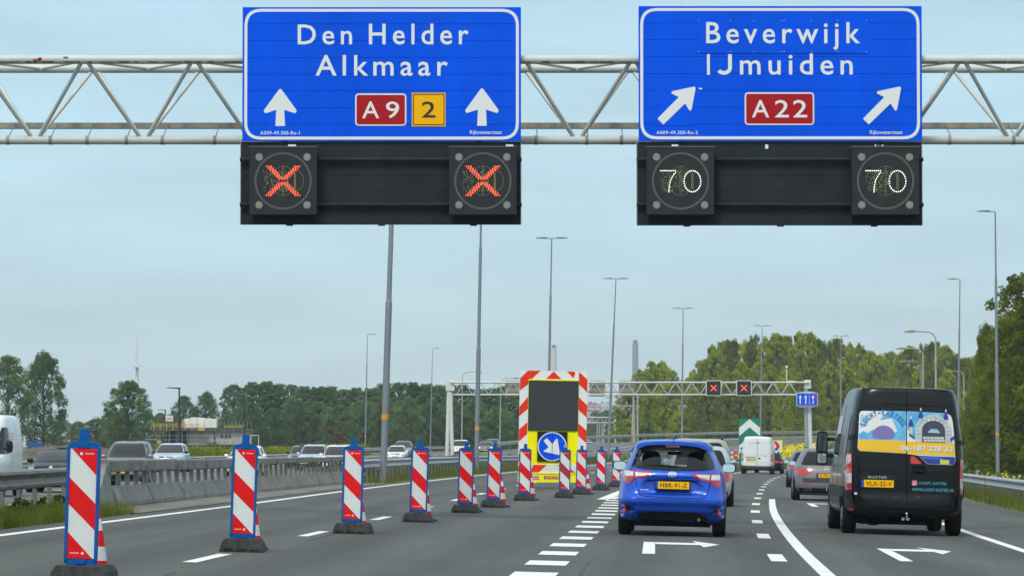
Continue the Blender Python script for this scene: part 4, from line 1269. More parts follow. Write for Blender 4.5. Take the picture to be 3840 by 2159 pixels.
# ------------------------------------------------------------------ vehicles
def shell(profile, npts=112, dz=.04, disp=None):
    """horizontal slices (z, half width, rear y, front y, rear squareness, front squareness) lofted into a body"""
    z = [p[0] for p in profile]
    fn = [pchip(z, [p[i] for p in profile]) for i in range(1, 6)]
    zs = []
    for a, b in zip(z[:-1], z[1:]):
        k = max(1, int(math.ceil((b - a) / dz)))
        if b - a < dz: k = 2
        zs += [a + (b - a) * i / k for i in range(k)]
    zs.append(z[-1])
    vs, fs = [], []
    ang = np.linspace(-math.pi / 2, 1.5 * math.pi, 1601)
    c, s = np.cos(ang), np.sin(ang)
    for zz in zs:
        w, yr, yf, nr_, nf_ = (f(zz) for f in fn)
        n = np.where(s < 0, nr_, nf_)
        x = w * np.sign(c) * np.abs(c) ** (2 / n)
        y = (yr + yf) / 2 + (yf - yr) / 2 * np.sign(s) * np.abs(s) ** (2 / n)
        d = np.concatenate([[0], np.cumsum(np.hypot(np.diff(x), np.diff(y)))])
        t = np.linspace(0, d[-1], npts, endpoint=False)
        xi, yi = np.interp(t, d, x), np.interp(t, d, y)
        vs += [(float(a), float(b) + (disp(float(a), float(b), zz) if disp else 0), zz) for a, b in zip(xi, yi)]
    R = len(zs)
    for j in range(R - 1):
        for i in range(npts):
            k = (i + 1) % npts
            fs.append((j * npts + i, j * npts + k, (j + 1) * npts + k, (j + 1) * npts + i))
    fs.append(tuple(range(npts - 1, -1, -1)))
    fs.append(tuple((R - 1) * npts + i for i in range(npts)))
    return vs, fs, fn

def inpoly(x, y, poly):
    ins = False
    for i in range(len(poly)):
        x1, y1 = poly[i]; x2, y2 = poly[i - 1]
        if (y1 > y) != (y2 > y) and x < (x2 - x1) * (y - y1) / (y2 - y1) + x1: ins = not ins
    return ins

class Vehicle:
    VIEWS = {'rear': (lambda a, b: Vector((a, -6, b)), Vector((0, 1, 0))), 'front': (lambda a, b: Vector((a, 14, b)), Vector((0, -1, 0))),
             'left': (lambda a, b: Vector((-6, a, b)), Vector((1, 0, 0))), 'right': (lambda a, b: Vector((6, a, b)), Vector((-1, 0, 0)))}
    def __init__(s, name, label, cat, profile, paint, loc, rz, group=None, tilt=TILT, holes=(), npts=112, dz=.04, disp=None):
        s.root = empty(name, loc, (0, tilt, rz), label, cat, group)
        vs, fs, s.fn = shell(profile, npts, dz, disp)
        s.prof = profile
        s.bvh = BVHTree.FromPolygons(vs, fs)
        s.L = max(p[3] for p in profile); s.W = max(p[1] for p in profile); s.H = profile[-1][0]
        keep = []
        for f in fs:
            c = sum((Vector(vs[i]) for i in f), Vector()) / len(f)
            cut = False
            for view, poly, y0, y1 in holes:
                if len(f) == 4 and y0 < c.y < y1 and inpoly(c.x, c.z, poly): cut = True
            if not cut: keep.append(f)
        s.body = MB().add(vs, keep).build('body', paint, s.root, smooth=50)
        s.paint = paint
    def w(s, z): return s.fn[0](z)
    def hit(s, view, a, b):
        o, d = s.VIEWS[view]
        h = s.bvh.ray_cast(o(a, b), d)
        if h[0] is None:
            p = o(a, b) + d * 6
            h = s.bvh.find_nearest(p)
            return h[0], d
        return h[0], d
    def patch(s, name, poly, m, view='rear', off=.006, thick=.02, hole=None, grid=.045, parent=None, body=None):
        bm = bmesh.new()
        loops = [poly] + ([hole] if hole else [])
        if hole is None and len(poly) == 4 and all(len(p) == 2 for p in poly) and False: pass
        eds = []
        for lp in loops:
            v = [bm.verts.new((a, b, 0)) for a, b in lp]
            eds += [bm.edges.new((v[i], v[(i + 1) % len(v)])) for i in range(len(v))]
        bmesh.ops.triangle_fill(bm, edges=eds, use_beauty=True)
        xs_ = [p[0] for p in poly]; zs_ = [p[1] for p in poly]
        for lo, hi, nrm in ((min(xs_), max(xs_), (1, 0, 0)), (min(zs_), max(zs_), (0, 1, 0))):
            k = int((hi - lo) / grid)
            for i in range(1, k + 1):
                q = lo + (hi - lo) * i / (k + 1)
                co = (q, 0, 0) if nrm[0] else (0, q, 0)
                bmesh.ops.bisect_plane(bm, geom=bm.verts[:] + bm.edges[:] + bm.faces[:], plane_co=co, plane_no=nrm)
        d0 = None
        for v in bm.verts:
            p, d = s.hit(view, v.co.x, v.co.y)
            v.co = p - d * off
            d0 = d
        if thick > 0:
            be = [e for e in bm.edges if e.is_boundary]
            r = bmesh.ops.extrude_edge_only(bm, edges=be)
            for v in [g for g in r['geom'] if isinstance(g, bmesh.types.BMVert)]: v.co += d0 * thick
        bmesh.ops.recalc_face_normals(bm, faces=bm.faces)
        # make the visible side face the viewer
        fl = max(bm.faces, key=lambda f: f.calc_area())
        if fl.normal.dot(d0) > 0: bmesh.ops.reverse_faces(bm, faces=bm.faces)
        me = bpy.data.meshes.new(name)
        bm.to_mesh(me); bm.free()
        me.materials.append(m)
        me.polygons.foreach_set('use_smooth', [True] * len(me.polygons))
        me.set_sharp_from_angle(angle=math.radians(40))
        return link(name, me, parent or s.root)
    def line(s, name, pts, w, m=None, view='rear', off=.0025, parent=None):
        """thin strip along a polyline (shut lines, shade drawn into creases)"""
        V_ = [Vector(p) for p in pts]
        L_, R_ = [], []
        for i, p in enumerate(V_):
            d = (V_[min(i + 1, len(V_) - 1)] - V_[max(i - 1, 0)]).normalized()
            nrm = Vector((-d.y, d.x)) * w / 2
            L_.append(tuple(p + nrm)); R_.append(tuple(p - nrm))
        return s.patch(name, L_ + R_[::-1], m or UNDER, view, off, .004, grid=.12, parent=parent)
    def text(s, key, x0, x1, z0, z1, m, off=.006, view='rear', name='lettering', parent=None):
        b = text_fit(key, x0, x1, z0, z1)
        b.v = [tuple(s.hit(view, x, z)[0] - s.VIEWS[view][1] * off) for x, y, z in b.v]
        return b.build(name, m, parent or s.root)
    def mapped(s, key, fmap, m, off=.006, view='rear', name='lettering', parent=None):
        vs, fs = TEXTS[key]
        b = MB().add([tuple(s.hit(view, *fmap(a, c))[0] - s.VIEWS[view][1] * off) for a, c in vs], fs)
        return b.build(name, m, parent or s.root)
    def plate(s, x, z, w, h, key=None, m=PLATEY, y=None, view='rear', tone=SBLACK):
        p, d = s.hit(view, x, z)
        sg = -1 if view == 'rear' else 1
        y0 = p.y + sg * .035 if y is None else y
        pl_ = MB().box((x, y0 - sg * .012, z), (w + .03, .022, h + .03)).build('plate_holder', TRIM, s.root, bevel=.004)
        MB().box((x + .02, y0, z), (w - .045, .008, h)).build('number_plate', m, s.root)
        MB().box((x - w / 2 + .022, y0, z), (.042, .0075, h)).build('plate_band', PLATEB, s.root)
        if key:
            t = text_fit(key, x - w / 2 + .075, x + w / 2 - .035, z - h * .31, z + h * .31, y0 - .006)
            t.build('plate_lettering', tone, s.root)
    def wheel(s, x, y, r, w, rim=RIM):
        sg = 1 if x > 0 else -1
        t = MB().lathe([(-w / 2, r * .62), (-w / 2, r * .9), (-w / 2 + .02, r * .97), (-w * .25, r), (w * .25, r), (w / 2 - .02, r * .97), (w / 2, r * .9), (w / 2, r * .62)], 28)
        o = t.build('wheel', TYRE, s.root, smooth=40, loc=(x - sg * w / 2, y, r - .005))
        b = MB().lathe([(sg * w * .5 + sg * .004, r * .1), (sg * w * .48, r * .58), (sg * w * .51, r * .63), (sg * w * .3, r * .63)], 20)
        b.build('rim', rim, o, smooth=40)
        return o
    def arch(s, y, r, z, m=UNDER):
        for view in ('left', 'right'):
            pts = [(y + r * math.cos(t), max(s.prof[0][0] + .02, z + r * math.sin(t))) for t in [math.pi * k / 14 for k in range(15)]]
            pts += [(y - r, s.prof[0][0] + .015), (y + r, s.prof[0][0] + .015)]
            s.patch('wheel_arch', pts, m, view, .003, .0)
    def mirrors(s, y, z, paint, size=(.22, .15), out=.0, shape=4, stalk=True):
        for sg in (-1, 1):
            x = sg * (s.w(z) + size[0] * .42 + out)
            prof = []
            n, mN = 14, 8
            vs, fs = [], []
            for j in range(mN + 1):
                v = -math.pi / 2 + math.pi * j / mN
                for i in range(n):
                    u = 2 * math.pi * i / n
                    sx = lambda q, e: math.copysign(abs(q) ** e, q)
                    vs.append((x + size[0] / 2 * sx(math.cos(u), .6) * sx(math.cos(v), .5), y + (.09 if math.sin(v) > 0 else .03) * sx(math.sin(v), .7), z + size[1] / 2 * sx(math.sin(u), .6) * sx(math.cos(v), .5)))
            for j in range(mN):
                for i in range(n): fs.append((j * n + i, j * n + (i + 1) % n, (j + 1) * n + (i + 1) % n, (j + 1) * n + i))
            o = MB().add(vs, fs).build('wing_mirror', paint, s.root, smooth=60)
            k = .42
            pts = [(x + size[0] * k * math.copysign(abs(math.cos(t)) ** .6, math.cos(t)), z + size[1] * k * math.copysign(abs(math.sin(t)) ** .6, math.sin(t))) for t in [2 * math.pi * q / 20 for q in range(20)]]
            gq = MB().prism(pts, y - .036, y - .028)
            gq.v = [(a, b + (c - z) * .14, c) for a, b, c in gq.v]
            gq.build('mirror_glass', MIRROR, o)
            if stalk: MB().box((sg * (s.w(z) + .02), y + .03, z - size[1] * .2), (.14, .05, .04)).build('mirror_arm', TRIM, o)
    def under(s, z0=.16, z1=.35, y0=.12, y1=None):
        y1 = y1 or s.L - .2
        MB().box((0, (y0 + y1) / 2, (z0 + z1) / 2), (2 * s.W - .5, y1 - y0, z1 - z0)).build('underbody', UNDER, s.root)

def paintm(name, col, metal=.35, rough=.32, coat=.5):
    return M(name, col, rough, metal=metal, coat=coat, var=.03, scale=1.5)

# generic road car: profile built from a few sizes
def hatch_profile(L, W, H, belt=.62, hood=.62, ws=.36, rear=.12, nose=.1, tail_lean=.3, square=4.5, roofw=.70):
    """hood: hood height / H; ws: where the windscreen base stands (fraction of L from the front)"""
    hb, hh = belt * H, hood * H
    w = W / 2
    yb = L * (1 - ws)
    rt = yb - .26 * L
    return [(.16, w * .88, .14, L - .2, 4, 3.2), (.26, w * .96, .05, L - .06, 5, 3.6), (.42, w, .0, L, 5.5, 3.6), (.56, w, .01, L - .02, 5.5, 3.6),
            (hh - .14, w * .995, rear * .4, L - nose, 5.5, 3.4), (hh - .03, w * .985, rear * .7, L - nose - .35 * L * ws * 1.0, 5.5, 3.4), (hb + .015, w * .96, rear, yb + .06, 5, 3.6),
            (hb + .06, w * .93, rear + .03, yb - .06, 4.6, 4), (hb + (H - hb) * .5, w * (roofw + .13), rear + tail_lean * .45, (yb + rt) / 2, 4.4, 4.4),
            (H - .10, w * (roofw + .015), rear + tail_lean * .86, rt + .10, 4.2, 4.4), (H - .045, w * (roofw - .05), rear + tail_lean, rt - .05, 4, 4.2),
            (H - .012, w * (roofw - .2), rear + tail_lean + .25, rt - .4, 3.6, 3.6), (H, w * .2, rear + tail_lean + .9, rt - .9, 3, 3)]

def road_car(label, name, cat, size, paint, loc, rz, belt=.62, hood=.62, ws=.36, rear=.12, nose=.1, lean=.3, roofw=.70, tilt=0.0, lit=False, key=None, group=None,
             grille=True, light='wide', mirror=None, rearlight='block', tail_m=LRED, front_detail=True, plate_tone=None):
    L, W, H = size
    v = Vehicle(name, label, cat, hatch_profile(L, W, H, belt, hood, ws, rear, nose, lean, 4.5, roofw), paint, loc, rz, group, tilt, npts=110)
    hb, w = belt * H, W / 2
    zt = H - .085
    def band(za, zb, k0, k1, n=4): # outline of a window seen from front or rear
        zz = [za + (zb - za) * i / n for i in range(n + 1)]
        kk = [k0 + (k1 - k0) * i / n for i in range(n + 1)]
        return [(v.w(z) * k, z) for z, k in zip(zz, kk)] + [(-v.w(z) * k, z) for z, k in reversed(list(zip(zz, kk)))]
    v.patch('windscreen', rpoly(band(hb + .045, zt, .9, .84), .04, 3), GLASS_F, 'front', .012, .012)
    v.patch('rear_window', rpoly(band(hb + .05, zt - .02, .84, .8), .07, 4), GLASS, 'rear', .012, .012)
    yr, yf = v.fn[1], v.fn[2]
    zz = [hb + .04 + (zt - .01 - hb - .04) * i / 4 for i in range(5)]
    mid = L * .47
    for view in ('left', 'right'):
        fr = [(yf(z) - .30, z) for z in zz]
        rrp = [(yr(z) + .42 + .1 * i, z) for i, z in enumerate(zz)]
        v.patch('side_window', rpoly([(mid + .04, zz[0])] + fr + [(mid + .04, zz[-1])], .03, 2), GLASS, view, .004, .006)
        v.patch('side_window', rpoly(rrp[:1] + [(mid - .04, zz[0]), (mid - .04, zz[-1])] + rrp[:0:-1], .03, 2), GLASS, view, .004, .006)
    hh = hood * H
    if front_detail:
        z0, z1 = hh - .26, hh - .10
        for sg in (-1, 1):
            P = {'wide': [(.50, z0 + .03), (.94, z0 + .05), (.95, z1 + .03), (.80, z1 + .02), (.52, z1 - .03)], 'tall': [(.62, z0 - .04), (.92, z0 - .02), (.93, z1 + .05), (.75, z1 + .04), (.60, z1 - .02)],
                 'round': [(.78 + .15 * math.cos(t), (z0 + z1) / 2 + .03 + .115 * math.sin(t)) for t in [math.pi * q / 7 for q in range(14)]]}[light]
            pts = [(sg * a * w, b) for a, b in P]
            h = v.patch('headlight', pts if light == 'round' else rpoly(pts, .02, 2), HEADL, 'front', .006, .03)
            if lit:
                MB().lathe([(0, .07), (.01, .07)], 12).build('lamp', LIT, h, loc=v.hit('front', sg * .74 * w, (z0 + z1) / 2 + .02)[0] + Vector((0, .012, 0)), rot=(0, 0, math.pi / 2))
        if grille:
            v.patch('grille', rpoly([(-.42 * w, z0 + .06), (.42 * w, z0 + .06), (.48 * w, z1 - .02), (-.48 * w, z1 - .02)], .03, 2), TRIM, 'front', .005, .02)
            v.patch('badge', [(.06 * math.cos(t), z1 - .03 + .05 * math.sin(t)) for t in [math.pi * q / 6 for q in range(12)]], CHROME, 'front', .02, .02)
        v.patch('lower_grille', rpoly([(-.6 * w, .24), (.6 * w, .24), (.66 * w, .40), (-.66 * w, .40)], .04, 2), TRIM, 'front', .005, .02)
        v.line('hood_line', [(-.86 * w, hh - .1), (-.6 * w, hh - .085), (.6 * w, hh - .085), (.86 * w, hh - .1)], .012, view='front')
        v.plate(0, .50, .5, .1, key=None, view='front')
        # wiper
        v.line('wiper', [(-.55 * w, hb + .075), (-.1 * w, hb + .06), (.35 * w, hb + .085)], .022, TRIM, 'front', .012)
    zt0 = hb - .06
    for sg in (-1, 1):
        P = {'block': [(.66, zt0 - .30), (.95, zt0 - .26), (.96, zt0 - .02), (.70, zt0 - .04)], 'tall': [(.80, zt0 - .30), (.97, zt0 - .28), (.95, zt0 + .28), (.86, zt0 + .22)],
             'wide': [(.42, zt0 - .10), (.60, zt0 - .16), (.97, zt0 - .18), (.97, zt0 - .02), (.7, zt0 + .01), (.44, zt0 - .02)]}[rearlight]
        v.patch('tail_light', rpoly([(sg * a * w, b) for a, b in P], .03, 2), tail_m, 'rear', .006, .03)
    v.patch('rear_bumper_trim', rpoly([(-.8 * w, .22), (.8 * w, .22), (.86 * w, .36), (-.86 * w, .36)], .03, 2), TRIM, 'rear', .006, .02)
    v.line('tailgate_line', [(-.66 * w, zt0 - .05), (-.64 * w, .56), (.64 * w, .56), (.66 * w, zt0 - .05)], .012)
    v.plate(0, (zt0 + .56) / 2 - .02, .52, .11, key)
    r = .315 + (H - 1.45) * .1
    for y in (.78, L - .82):
        v.arch(y, r + .06, r)
        for sg in (-1, 1): v.wheel(sg * (w + .005), y, r, .205)
    v.under(y0=.3, y1=L - .4)
    v.mirrors(L * (1 - ws) - .32, hb + .08, mirror or paint, (.20, .14))
    for sg in (-1, 1): MB().box((sg * .36 * W / 1.7, L * .5, hb + .1), (.26, .1, .2)).build('headrest', SEAT, v.root, bevel=.03)
    return v

# ------------------------------------------------------------------ the blue hatchback
YPAINT = paintm('blue metallic paint', (0.003, 0.072, 0.52), .4, .30, .4)
YX, YY = 2.47, 58.0
def Yp(zx, zy):
    z = 1.8755 - .001432 * zy
    return ((zx - 797) * .001432 - .022 * (z - .2), z)
def YP(pts): return [Yp(*p) for p in pts]
yprof = [(.22, .76, .16, 3.72, 7, 3.4), (.28, .82, .07, 3.86, 8, 3.6), (.36, .84, .03, 3.92, 8.5, 3.6), (.48, .8475, 0, 3.945, 8.5, 3.6), (.60, .8475, .0, 3.93, 8, 3.6), (.66, .846, .035, 3.90, 7, 3.6),
         (.76, .842, .06, 3.84, 6, 3.5), (.90, .828, .08, 3.55, 5, 3.5), (.98, .812, .11, 3.1, 4.2, 3.6), (1.03, .785, .14, 2.84, 4.0, 3.8), (1.06, .765, .16, 2.74, 4.0, 4),
         (1.20, .70, .30, 2.45, 3.8, 4.2), (1.33, .635, .42, 2.17, 3.8, 4.4), (1.41, .60, .44, 1.98, 4, 4.4), (1.455, .565, .46, 1.84, 3.8, 4.2), (1.49, .46, .62, 1.5, 3.4, 3.6), (1.505, .15, 1.0, 1.25, 3, 3)]
def ydisp(x, y, z):
    if y > .6: return 0.0
    ax = abs(x)
    # hollow around the plate, lip under the window, ledge on the bumper, pockets for the corner lamps
    hollow = .045 * sstep(.60 - (z - .6) * .35, .42 - (z - .6) * .55, ax) * sstep(.625, .68, z) * (1 - sstep(.845, .885, z))
    ledge = -.030 * sstep(.46, .52, z) * (1 - sstep(.585, .605, z))
    pocket = .05 * sstep(.58, .66, ax) * sstep(.36, .385, z) * (1 - sstep(.45, .475, z)) * (1 - sstep(.80, .83, ax))
    lip = -.025 * sstep(.90, .93, z) * (1 - sstep(.985, 1.03, z)) * (1 - sstep(.5, .75, ax))
    under = .06 * (1 - sstep(.33, .38, z)) * (1 - sstep(.5, .62, ax))
    return hollow + ledge + pocket + lip + under
win_o = rpoly(YP([(425, 362), (560, 342), (800, 335), (1060, 345), (1190, 368), (1256, 500), (1262, 572), (1100, 590), (800, 596), (500, 584), (352, 562), (362, 530)]), .03, 3)
win_i = rpoly(YP([(450, 432), (520, 398), (640, 382), (960, 384), (1095, 400), (1155, 435), (1178, 490), (1155, 535), (1090, 556), (960, 570), (640, 562), (520, 545), (455, 512), (438, 470)]), .05, 3)
win_cut = [( (x) * 1.04, 1.2 + (z - 1.2) * 1.06) for x, z in win_i]
ws_poly = [(-.56, 1.08), (.56, 1.08), (.47, 1.39), (-.47, 1.39)]
yar = Vehicle('hatchback_car', 'bright blue hatchback with yellow plate in the centre lane', 'car', yprof, YPAINT, (YX, YY, plane(YX)), -.052,
              holes=(('rear', win_cut, -.1, 1.0), ('front', [(a * 1.04, 1.235 + (b - 1.235) * 1.05) for a, b in ws_poly], 1.75, 3.0)), npts=260, dz=.02, disp=ydisp)
yar.patch('window_surround', win_o, GLASS, 'rear', .012, .008, hole=win_i, grid=.03)
yar.patch('rear_window', win_i, clear_glass('tinted rear glass', (.62, .66, .66), .05), 'rear', .004, 0)
yar.patch('windscreen', ws_poly, clear_glass('clear windscreen', (.8, .84, .83), .04), 'front', .004, 0)
for view in ('left', 'right'):
    yar.patch('side_window', rpoly([(.75, 1.07), (2.45, 1.05), (2.05, 1.40), (1.1, 1.42)], .05, 3), GLASS, view, .004, .006)
# spoiler over the window with its dark underside and the high brake lamp
sp = MB()
pts = [Yp(*p) for p in [(405, 345), (440, 300), (600, 276), (800, 268), (1000, 276), (1150, 300), (1200, 350)]]
lo = [Yp(*p) for p in [(425, 372), (520, 332), (640, 322), (800, 318), (960, 324), (1085, 338), (1180, 375)]]
n = len(pts)
vs = []
for (x, z), (x2, z2) in zip(pts, lo):
    vs += [(x * .985, .72, min(1.492, z + .01)), (x, .34 + .12 * abs(x) ** 2, z - .015), (x2, .335 + .12 * abs(x2) ** 2, z2), (x2, .52, z2 - .01)]
fs = []
for i in range(n - 1):
    for j in range(3): fs.append((i * 4 + j, i * 4 + j + 1, (i + 1) * 4 + j + 1, (i + 1) * 4 + j))
sp.add(vs, fs).build('roof_spoiler', YPAINT, yar.root, smooth=50)
yar.patch('spoiler_underside', rpoly(YP([(425, 374), (520, 336), (800, 322), (1085, 342), (1180, 377), (1100, 392), (960, 378), (640, 376), (500, 392)]), .02, 2), TRIM, 'rear', .04, .03)
MB().box((*[(Yp(806, 338)[0])], .32, Yp(806, 338)[1]), (.225, .02, .034)).build('brake_light', M('dull brown lamp', (.16, .05, .04), .2, coat=.5), yar.root, bevel=.006)
# roof fin aerial
a = Yp(808, 262)
MB().prism([(-.02, 1.47), (.02, 1.47), (.004, 1.545), (-.003, 1.545)], .75, .95).build('aerial_fin', YPAINT, yar.root)
lamps = [('tail_light', [(266, 604), (380, 609), (392, 690), (342, 752), (292, 738), (268, 680)], LRED), ('tail_light', [(1224, 628), (1337, 630), (1332, 700), (1302, 772), (1256, 757), (1212, 702)], LRED),
         ('tail_light', [(385, 606), (593, 615), (562, 660), (505, 680), (402, 690)], LRED), ('tail_light', [(1010, 626), (1221, 629), (1208, 712), (1105, 692), (1050, 666)], LRED)]
for nm, P, m_ in lamps: yar.patch(nm, rpoly(YP(P), .012, 3), m_, 'rear', .012, .04)
for P, m_ in (([(275, 612), (376, 615), (380, 662), (300, 668), (276, 650)], LWHITE), ([(395, 624), (540, 630), (505, 660), (404, 668)], LWHITE), ([(1232, 636), (1328, 638), (1324, 690), (1222, 690)], LWHITE),
              ([(1060, 636), (1212, 640), (1204, 690), (1110, 676)], LWHITE), ([(278, 676), (378, 672), (384, 690), (342, 742), (298, 728)], LREDD), ([(1220, 698), (1326, 700), (1298, 762), (1258, 748)], LREDD)):
    yar.patch('lamp_lens', rpoly(YP(P), .01, 2), m_, 'rear', .0165, .006)
for zx in (440, 480, 1130, 1165): yar.line('lamp_rib', YP([(zx, 628), (zx + 4, 664)]), .006, HEADL, off=.0185)
# emblem: three crossing ovals
def oval_ring(cx, cz, rx, rz, t, name='emblem_ring'):
    o_, i_ = [], []
    for q in range(28):
        a = 2 * math.pi * q / 28
        o_.append((cx + rx * math.cos(a), cz + rz * math.sin(a))); i_.append((cx + (rx - t) * math.cos(a), cz + (rz - t) * math.sin(a)))
    yar.patch(name, o_, CHROME, 'rear', .014, .012, hole=i_)
ec = Yp(802, 640)
oval_ring(*ec, .065, .044, .010); oval_ring(ec[0], ec[1] + .002, .022, .038, .008); oval_ring(ec[0], ec[1] + .016, .047, .018, .008)
yar.line('crease_shadow_line', YP([(470, 752), (540, 722), (620, 698), (640, 693), (960, 698), (1010, 704), (1110, 752), (1190, 800)]), .011, UNDER)  # dark strip painting the shadow line above the plate
yar.line('tailgate_line', YP([(398, 698), (416, 760), (440, 840), (462, 872), (520, 882), (800, 888), (1080, 892), (1150, 880), (1180, 842), (1205, 770), (1214, 706)]), .010)
yar.line('bumper_line', YP([(272, 742), (300, 770), (405, 700)]), .006)
p0, p1_ = Yp(620, 800), Yp(990, 714)
yar.plate((p0[0] + p1_[0]) / 2, (p0[1] + p1_[1]) / 2, p1_[0] - p0[0], .112, 'hbr', y=-.005)
a, b = Yp(1032, 831), Yp(1140, 813)
yar.text('hybrid', a[0], b[0], a[1], b[1], CHROME, .008, name='badge_lettering')
for q in range(5):
    a = Yp(462 + q * 19, 812)
    yar.patch('badge_mark', rect(a[0] - .009, a[0] + .009, a[1] - .011, a[1] + .011, .004, 2), CHROME, 'rear', .008, .006)
for P, m_ in (([(302, 985), (395, 1022), (388, 1036), (294, 1056)], TRIM), ([(1200, 1050), (1292, 1004), (1308, 1008), (1318, 1072), (1230, 1064)], TRIM)): yar.patch('fog_recess', rpoly(YP(P), .01, 2), m_, 'rear', .004, .01)
for P in ([(284, 979), (304, 983), (291, 1054), (264, 1050)], [(1293, 1003), (1315, 1007), (1329, 1077), (1305, 1073)]): yar.patch('reflector', rpoly(YP(P), .006, 2), LRED, 'rear', .012, .02)
yar.patch('diffuser', rpoly(YP([(418, 1118), (430, 1098), (525, 1050), (800, 1044), (1060, 1050), (1180, 1104), (1190, 1122), (1100, 1160), (500, 1150)]), .02, 3), TRIM, 'rear', .012, .04)
yar.line('bumper_crease_shade', YP([(262, 1075), (420, 1085), (520, 1040), (800, 1034), (1060, 1042), (1190, 1098), (1330, 1100)]), .007, M('deep blue crease shade', (.004, .045, .3), .4))  # darker blue strip paints the shading along the bumper fold
yar.line('wiper', YP([(525, 538), (640, 536), (800, 548), (868, 550)]), .022, TRIM, off=.02)
yar.under(.15, .42, .25, 3.7)  # underbody shaped lower to deepen the shade under the car
MB().lathe([(0, .09), (.4, .09)], 16, 'X').build('muffler', M('dirty muffler', (.05, .045, .04), .6, metal=.4), yar.root, smooth=40, loc=(.28, .42, .27))
MB().tube((.42, .1, .27), (.42, .6, .27), .028).build('exhaust_pipe', GALV_D, yar.root)
for y in (.80, 3.25):
    yar.arch(y, .37, .3)
    for sg in (-1, 1): yar.wheel(sg * .84, y, .298, .205)
yar.mirrors(2.55, 1.065, TRIM, (.235, .155), .02)
for sg in (-1, 1):   # front seats seen through the glass
    x = sg * .36
    MB().prism(rpoly([(x - .16, .95), (x + .16, .95), (x + .155, 1.2), (x + .11, 1.31), (x - .11, 1.31), (x - .155, 1.2)], .06, 4), 1.75, 1.87).build('seat_back', SEAT, yar.root, bevel=.02)
MB().prism(rect(-.115, .115, 1.255, 1.315, .03), 2.15, 2.18).build('interior_mirror', TRIM, yar.root)
MB().box((0, 2.5, .98), (1.3, .5, .1)).build('dashboard', SEAT, yar.root)
MB().box((0, 1.45, .9), (1.3, 1.9, .06)).build('cabin_floor', SEAT, yar.root)
for x in (-.3, 0.05, .3): MB().box((x, .95, 1.03), (.22, .1, .12)).build('rear_headrest', SEAT, yar.root, bevel=.03)

# ------------------------------------------------------------------ the black panel van
VP_ = M('black van paint', (0.006, 0.006, 0.007), .25, spec=.28, coat=.08, var=.1, scale=2)
VB = M('black bumper plastic', (0.016, 0.016, 0.017), .6, var=.15, spec=.25)
VX, VY = 6.62, 63.0
def Vp(zx, zy):
    z = (583 - .442 * zy) / 222
    return ((zx - 776) * .442 / 222 - .018 * (z - .3), z)
def VPs(P): return [Vp(*p) for p in P]
vprof = [(.30, .86, .14, 5.0, 5, 4), (.36, .97, .03, 5.3, 6, 4), (.46, 1.02, -.03, 5.5, 7, 4), (.62, 1.03, -.03, 5.56, 7, 4), (.66, 1.03, .0, 5.56, 9, 4), (.95, 1.03, .0, 5.5, 9, 4), (1.12, 1.025, .0, 5.25, 9, 4), (1.2, 1.02, .003, 4.7, 9, 4.4), (1.32, 1.015, .006, 4.5, 9, 5),
         (1.62, .985, .02, 4.25, 9, 5), (1.95, .935, .045, 3.98, 8.5, 5.5), (2.2, .888, .075, 3.7, 9, 6), (2.36, .855, .105, 3.4, 8.5, 6), (2.44, .825, .125, 3.1, 8, 6), (2.475, .77, .16, 2.8, 7, 6), (2.49, .45, .5, 2.2, 5, 5)]
van = Vehicle('panel_van', 'black panel van with colourful bouncy castle print on its rear doors', 'van', vprof, VP_, (VX, VY, plane(VX)), -.02, npts=150)
for view, sg in (('left', -1), ('right', 1)):
    van.patch('side_window', rpoly([(3.2, 1.28), (4.35, 1.28), (4.12, 1.72), (3.75, 1.98), (3.2, 1.98)], .06, 3), GLASS, view, .004, .006)
    van.patch('side_moulding', rpoly([(.5, .62), (4.9, .62), (4.9, .80), (.5, .80)], .03, 2), VB, view, .015, .02)
    for y in (1.9, 3.1): van.line('door_line', [(y, .5), (y, 2.2)], .014, view=view)
    van.patch('panel_recess', rpoly([(.4, 1.3), (1.8, 1.3), (1.8, 2.0), (.4, 2.0)], .08, 3), VP_, view, .008, .008)
    van.patch('panel_recess', rpoly([(1.98, 1.3), (3.02, 1.3), (3.02, 2.0), (1.98, 2.0)], .08, 3), GLASS, view, .008, .008)
van.patch('windscreen', rpoly([(-.82, 1.3), (.82, 1.3), (.74, 2.02), (-.74, 2.02)], .06, 3), GLASS_F, 'front', .004, .006)
# rear doors
for P in ([(340, 990), (332, 640), (345, 420), (372, 110), (420, 88), (782, 84), (780, 1096), (372, 1090), (345, 1060)], [(789, 84), (1150, 96), (1172, 110), (1212, 420), (1232, 640), (1236, 1050), (1215, 1104), (786, 1098)]):
    van.patch('rear_door', rpoly(VPs(P), .025, 2), VP_, 'rear', .010, .016, grid=.05)
van.line('door_gap', VPs([(785, 84), (786, 500), (783, 1098)]), .014, UNDER, off=.011)
van.line('roof_crease_shade', VPs([(600, 212), (700, 213), (780, 216), (900, 216), (1050, 224)]), .012, UNDER, off=.012)  # matt near-black strip standing for shade in the door fold
PR = M('print sky blue', (.06, .32, .62), .3, coat=.3, var=.15, scale=3, col2=(.15, .5, .8))
PW = M('print white', (.74, .74, .72), .3, coat=.3)
PY = M('print yellow', (.85, .50, .01), .3, coat=.3)
PV = M('print violet', (.20, .17, .40), .3, coat=.1)
PG = M('print stone grey', (.50, .56, .54), .3, coat=.3, var=.2, scale=8)
PD = M('print dark blue', (.015, .03, .28), .3, coat=.3)
PDD = M('print shade', (.05, .05, .08), .4)
PL = M('print pale blue', (.35, .55, .62), .3)
PLIME = M('print lime', (.55, .60, .12), .3)
TURQ = M('cyan lettering', (.05, .42, .58), .35)
GLYPH = M('print mid blue', (.02, .2, .5), .35)
